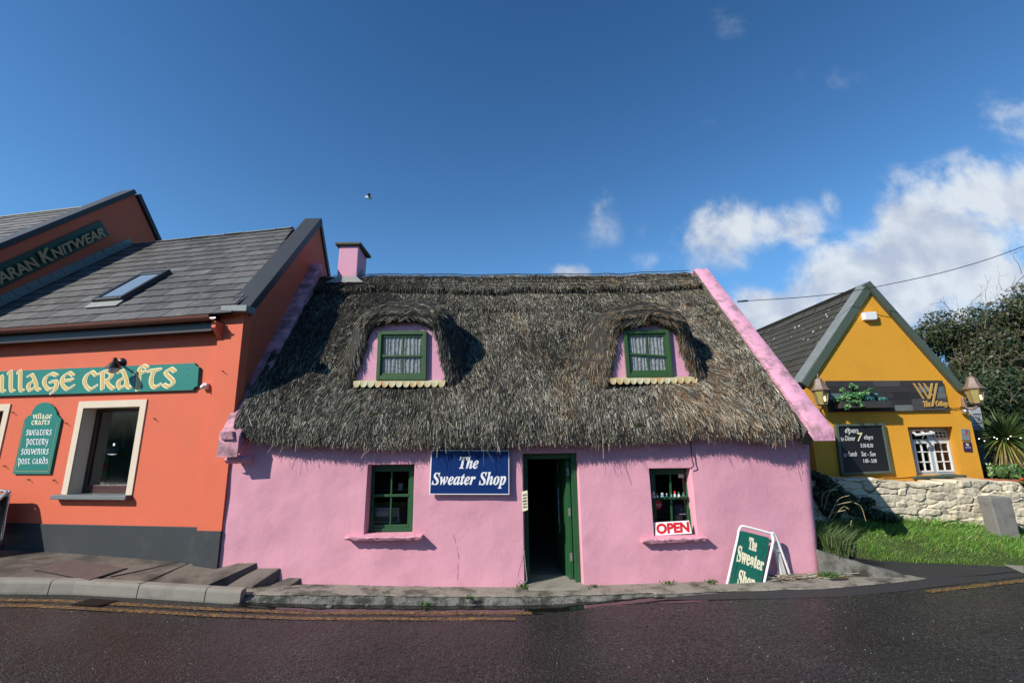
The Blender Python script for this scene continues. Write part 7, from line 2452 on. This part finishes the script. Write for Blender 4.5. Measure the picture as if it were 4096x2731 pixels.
back1 = Pw[:, -1] - SW.n * .22 + np.array((0, 0, 1.0)) * (.03 * vnoise(U * 7, U * 0, 97))[:, None]
back2 = back1 - SW.n * .22; back3 = back2.copy(); back3[:, 2] = .2
G3 = np.concatenate([Pw, back1[:, None], back2[:, None], back3[:, None]], 1)
ii = np.arange(G3.shape[0] * G3.shape[1]).reshape(G3.shape[:2])
FQ2 = np.stack([ii[:-1, :-1], ii[1:, :-1], ii[1:, 1:], ii[:-1, 1:]], -1).reshape(-1, 4)
sc = np.array((.62, .54, .39)) * r.uniform(.78, 1.15, (len(pts), 1)) * np.array([1, 1, 1]) ** 1
cw_ = sc[kk] * (.86 + .14 * edge[..., None])
cw_[deep] = (.10, .085, .06)
cw_ = np.concatenate([cw_, np.repeat(cw_[:, -1:], 3, 1)], 1)
npmesh('masonry', G3.reshape(-1, 3), FQ2, 'limewash_stone', swl, cw_.reshape(-1, 3), smooth=True)
# ivy on the shaded left end of the wall
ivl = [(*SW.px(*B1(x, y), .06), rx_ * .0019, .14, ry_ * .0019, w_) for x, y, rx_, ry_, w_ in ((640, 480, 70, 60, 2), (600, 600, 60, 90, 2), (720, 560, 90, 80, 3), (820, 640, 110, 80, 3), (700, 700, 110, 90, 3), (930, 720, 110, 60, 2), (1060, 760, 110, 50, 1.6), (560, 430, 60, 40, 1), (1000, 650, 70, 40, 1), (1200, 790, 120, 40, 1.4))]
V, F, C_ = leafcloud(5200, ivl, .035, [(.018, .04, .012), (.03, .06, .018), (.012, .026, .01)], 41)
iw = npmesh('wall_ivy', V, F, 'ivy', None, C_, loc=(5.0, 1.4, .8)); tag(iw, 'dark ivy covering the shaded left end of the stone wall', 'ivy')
# concrete gate post
mat('post_concrete', (.21, .20, .18), .85, .18, 4, 60, .7, 70, .3, stain=(.10, .095, .085), smix=.7, sscale=5)
gp = [onY(*B1(*p), .95) for p in ((2056, 612), (2244, 617), (2352, 1062), (2192, 1075))]
mb = MB(); mb.prism([gp[0], gp[1], gp[2] - np.array((0, 0, .25)), gp[3] - np.array((0, 0, .25))], (.02, .24, 0))
tag(mb.build('gate_post', 'post_concrete', None, loc=tuple(gp[3]), bevel=.02), 'stout grey concrete post leaning in the grass at the right edge', 'post')
sp_q = [onZ(*B1(*p), .215) for p in ((2130, 1175), (2352, 1180), (2352, 1270), (2230, 1215))]
mb = MB(); mb.prism(sp_q, (0, 0, .012)); tag(mb.build('paving_slab', 'kerb_concrete', None, loc=tuple(sp_q[0])), kind='structure')

# ------------------------------------------------------------------ planting on the right
def yv(x, y, Y): return onY(*B2(x, y), Y)
cx0 = yv(2145, 928, 2.45)
pa = thing('cordyline_palm', 'spiky cordyline palm with a skirt of dead brown leaves behind the stone wall', 'palm', (cx0[0], cx0[1], .9))
mat('palm_green', (.06, .10, .02), .5, 0, attr=True, spec=.4)
mat('palm_trunk', (.11, .085, .06), .9, .3, 12, 60, 1.0, 40, .2)
r = np.random.default_rng(6)
Vl, Fl, Cl = [], [], []
def palm_leaf(az_, el, L_, w_, col, droop):
    d = np.array((math.cos(az_) * math.cos(el), math.sin(az_) * math.cos(el), math.sin(el)))
    s = np.cross(d, (0, 0, 1.0)); s = s / (np.linalg.norm(s) + 1e-6)
    s = s * math.cos(r.uniform(-.9, .9)) + np.cross(d, s) * math.sin(r.uniform(-.9, .9))
    b = len(Vl) * 8 if False else sum(len(v) for v in Vl)
    pp = []
    for k in range(5):
        f = k / 4
        c = cx0 + d * L_ * f + np.array((0, 0, -droop * L_ * f * f))
        ww = w_ * (.5, 1, .9, .6, .05)[k]
        pp += [c - s * ww / 2, c + s * ww / 2]
    Vl.append(np.array(pp)); Fl.append(np.array([[2 * k, 2 * k + 1, 2 * k + 3, 2 * k + 2] for k in range(4)]) + b); Cl.append(np.tile(np.array(col), (10, 1)))
for i in range(330):
    el = math.asin(r.uniform(-.35, 1))
    palm_leaf(r.uniform(0, 2 * math.pi), el, r.uniform(.55, .80), r.uniform(.018, .028), np.array(((.05, .095, .02), (.08, .13, .035), (.035, .07, .02), (.17, .17, .04))[r.choice(4, p=[.4, .3, .2, .1])]) * r.uniform(.7, 1.3), .18 if el > .3 else .3)
for i in range(60): palm_leaf(r.uniform(0, 2 * math.pi), r.uniform(-1.0, -.3), r.uniform(.45, .75), r.uniform(.018, .028), np.array((.28, .24, .05)) * r.uniform(.6, 1.2), .45)
npmesh('crown', np.concatenate(Vl), np.concatenate(Fl), 'palm_green', pa, np.concatenate(Cl))
Vl, Fl, Cl = [], [], []
for i in range(110): palm_leaf(r.uniform(0, 2 * math.pi), r.uniform(-1.4, -1.0), r.uniform(.4, .75), r.uniform(.018, .028), np.array((.20, .13, .06)) * r.uniform(.5, 1.3), .25)
npmesh('dead_leaves', np.concatenate(Vl), np.concatenate(Fl), 'palm_green', pa, np.concatenate(Cl))
mb = MB(); mb.tube([(cx0[0] + .06, cx0[1] + .02, .6), (cx0[0] + .03, cx0[1], 1.1), tuple(cx0)], [.09, .08, .06], 10); mb.build('trunk', 'palm_trunk', pa, smooth=True)
mat('leafy', (.06, .12, .02), .5, 0, attr=True, spec=.35)
def bush(name, label, cat, c, r3, n, size, pal, seed, extra=None):
    t = thing(name, label, cat, (c[0], c[1], c[2] - r3[2]))
    cl = [(c[0], c[1], c[2], *r3, 3)] + [(c[0] + random.uniform(-.6, .6) * r3[0], c[1] + random.uniform(-.5, .5) * r3[1], c[2] + random.uniform(-.3, .8) * r3[2], r3[0] * .5, r3[1] * .5, r3[2] * .5, 1) for _ in range(5)]
    V, F, C_ = leafcloud(n, cl, size, pal, seed); npmesh('foliage', V, F, 'leafy', t, C_)
    mb = MB()
    for k in range(4): mb.tube([(c[0], c[1], c[2] - r3[2]), (c[0] + r3[0] * .5 * math.cos(k * 1.6), c[1] + r3[1] * .5 * math.sin(k * 1.6), c[2] + r3[2] * .3)], .008, 5)
    mb.build('stems', 'palm_trunk', t)
    return t
bush('shrub', 'round bright green shrub left of the palm trunk', 'shrub', yv(2105, 1285, 2.3), (.22, .2, .17), 900, .03, [(.05, .14, .02), (.07, .18, .03), (.03, .09, .015)], 51)
bush('shrub', 'yellow-green large leaved shrub right of the palm trunk', 'shrub', yv(2285, 1225, 2.5), (.16, .18, .20), 260, .06, [(.16, .26, .04), (.10, .20, .03), (.20, .30, .06)], 52)
bush('shrub', 'low green shrub at the right frame edge above the stone wall', 'shrub', yv(2340, 1300, 2.3), (.20, .2, .14), 700, .03, [(.05, .15, .02), (.08, .2, .03), (.03, .09, .015)], 53)
bush('shrub', 'slender white-variegated plant beside the yellow corner', 'plant', yv(2002, 1280, 2.25), (.05, .06, .20), 200, .022, [(.45, .48, .25), (.20, .30, .10), (.10, .2, .05)], 54)
pt2 = thing('flower_trough', 'terracotta trough of plants on top of the stone wall', 'planter', tuple(yv(2200, 1380, 1.75)))
tq = [yv(*p, 1.72) for p in ((2000, 1352), (2420, 1366), (2420, 1392), (2010, 1378))]
mat('terracotta', (.36, .10, .05), .8, .12, 6, 60); mb = MB(); mb.prism(tq, (0, .2, 0)); mb.build('trough', 'terracotta', pt2, bevel=.01)
bush('red_flowers', 'small clump of red flowers at the right edge of the wall top', 'flowers', yv(2345, 1362, 1.72), (.07, .06, .06), 120, .022, [(.6, .02, .02), (.06, .15, .02)], 55)
bush('shrub', 'spiky young plant in the terracotta trough', 'plant', yv(2215, 1290, 1.85), (.13, .1, .13), 150, .06, [(.08, .15, .04), (.05, .1, .03)], 56)
slt = thing('string_lights', 'string of small lit bulbs hanging across the palm', 'lights', tuple(yv(2060, 920, 2.2)))
bp = [yv(*p, 2.0) for p in ((1880, 930), (1937, 953), (2040, 915), (2068, 930), (2185, 930), (2212, 903), (2317, 922), (2420, 905))]
mb = MB(); mb.tube([tuple(p + np.array((0, 0, .018))) for p in smooth_path(bp, 4)], .004, 5); mb.build('cord', 'cable_black', slt)
mat('bulb_glow', (.9, .8, .6), .5, 0, emit=(1.0, .86, .66), estr=2.5)
for p in bp[:-1]:
    mb = MB(); mb.ball(p, .009, seg=8, rings=6); mb.build('bulb', 'bulb_glow', slt)

# overgrown hedge trees behind
mat('twig', (.20, .155, .10), .85, .2, 10, 60)
def tree(label, cx_, cy_, z0, z1, wx_, wy_, n, seed, pal, ntw):
    r = np.random.default_rng(seed)
    t = thing('overgrown_tree', label, 'tree', (cx_, cy_, .4))
    cl = []
    for i in range(42):
        a, b = r.uniform(-1, 1), r.uniform(0, 1)
        zz = z0 + (z1 - z0) * b
        sh = 1 - .35 * b ** 2
        cl.append((cx_ + a * wx_ * sh, cy_ + r.uniform(-.8, .3) * wy_, zz - .35, r.uniform(.5, .95), r.uniform(.4, .8), r.uniform(.4, .75), 1))
    V, F, C_ = leafcloud(int(n * 2.6), cl, .046, pal, seed)
    npmesh('crown', V, F, 'leafy', t, C_)
    mb = MB()
    for i in range(3):
        b0 = (cx_ + r.uniform(-.7, .7) * wx_, cy_ + r.uniform(-.2, .2), .3)
        mb.tube([b0, (b0[0] + r.uniform(-.3, .3), b0[1], 1.8), (b0[0] + r.uniform(-.8, .8), b0[1], z1 - 1.2)], [.12, .09, .04], 7)
    mb.build('trunk', 'palm_trunk', t)
    mb = MB()
    def twig(p, d, L_, rad, dep):
        pts = [np.array(p)]
        dd = np.array(d, float)
        for k in range(4):
            dd = dd + r.normal(0, .22, 3); dd /= np.linalg.norm(dd)
            pts.append(pts[-1] + dd * L_ / 4)
        mb.tube([tuple(q) for q in pts], [rad, rad * .8, rad * .65, rad * .5, rad * .3], 4, cap=False)
        if dep:
            for k in range(r.integers(2, 4)):
                q = pts[r.integers(1, 5)]; d2 = dd + r.normal(0, .6, 3); d2 /= np.linalg.norm(d2)
                twig(q, d2, L_ * r.uniform(.4, .7), rad * .6, dep - 1)
    for i in range(ntw):
        c = cl[r.integers(0, len(cl))]
        p = (c[0] + r.uniform(-.6, .6), c[1] - r.uniform(.0, .75), c[2] + r.uniform(-.2, .7))
        up = (p[2] - z0) / (z1 - z0)
        d = np.array((r.normal(0, .5), -.35 - .3 * r.random(), .2 + 1.3 * up)); d /= np.linalg.norm(d)
        twig(p, d, r.uniform(.28, .62), r.uniform(.005, .010), 2)
    mb.build('branches', 'twig', t)
HP = [(.022, .042, .012), (.033, .053, .017), (.045, .058, .02), (.014, .028, .009), (.058, .062, .024), (.066, .064, .028)]
tree('tangled evergreen tree with bare twigs rising just behind the yellow gable', 11.4, 6.2, .8, 5.5, 1.8, 1.4, 16000, 61, HP, 110)
tree('tallest tangled evergreen tree, bare twigs on top, at the right edge of the photo', 14.2, 6.0, .8, 6.15, 2.1, 1.5, 20000, 62, HP, 260)
tree('dense dark tree in shade behind the palm', 11.6, 4.6, .6, 3.6, 1.8, .8, 14000, 63, HP[:4], 30)
tree('leafy tree further right, cut by the frame edge', 17.6, 6.4, .8, 6.4, 1.8, 1.4, 9000, 64, HP, 60)

# ------------------------------------------------------------------ overhead wire and gull
pts = [onY(u, v, y) for (u, v), y in (((2950, 1206), 2.2), ((3300, 1180), 1.9), ((3600, 1128), 1.55), ((3850, 1068), 1.2), ((4096, 985), .8), ((4500, 820), .2))]
mb = MB(); mb.tube([tuple(p) for p in smooth_path(pts, 6)], .007, 6); mb.tube([tuple(pts[0] + np.array((0, 0, 0))), tuple(pts[0] + (pts[1] - pts[0]) * .12)], .018, 6)
tag(mb.build('overhead_wire', 'cable_black', None, loc=tuple(pts[0]), smooth=True), 'black overhead service wire sagging from the pink gable across the sky', 'wire')
mat('gull_white', (.62, .61, .58), .8, .08, 20, 60); mat('gull_grey', (.20, .20, .19), .8, .1, 20, 60)
GY = 21.0
def gpx(x, y, dy=0): return onY(1400 + x / 13.06, 740 + y / 13.06, GY + dy)
gl = thing('gull', 'white gull with grey wings gliding in the blue sky', 'gull', tuple(gpx(980, 660)))
spine = [((755, 648), .004), ((778, 645), .016), ((800, 640), .036), ((830, 640), .044), ((860, 648), .05), ((930, 660), .072), ((1000, 672), .078), ((1060, 682), .066), ((1110, 690), .04), ((1150, 698), .022), ((1200, 712), .012)]
mb = MB(); mb.tube([tuple(gpx(*p)) for p, _ in spine], [r_ for _, r_ in spine], 12); mb.build('body', 'gull_white', gl, smooth=True)
def gwing(px, name, m_):
    P_ = [gpx(x, y, dy) for x, y, dy in px]
    n = len(P_) // 2
    mb = MB(); mb.loft([[P_[i], (P_[i] + P_[-1 - i]) / 2 + np.array((0, 0, .02)), P_[-1 - i]] for i in range(n)])
    b = len(mb.v); mb.loft([[p - np.array((0, 0, .012)) for p in (P_[i], (P_[i] + P_[-1 - i]) / 2, P_[-1 - i])][::-1] for i in range(n)])
    mb.build(name, m_, gl, smooth=True)
gwing(((935, 640, -.02), (940, 560, -.18), (930, 490, -.36), (915, 455, -.52), (1000, 440, -.62), (1060, 462, -.6), (1140, 468, -.62), (1060, 500, -.50), (1050, 540, -.30), (1085, 640, -.02))[:10], 'wing', 'gull_grey')
gwing(((935, 600, .02), (880, 568, .30), (815, 540, .62), (820, 560, .62), (870, 592, .32), (930, 622, .02)), 'wing', 'gull_white')
mb = MB(); mb.prism([gpx(*p) for p in ((1085, 660), (1195, 705), (1200, 716), (1110, 705))], (0, .05, 0)); mb.build('tail', 'gull_white', gl)
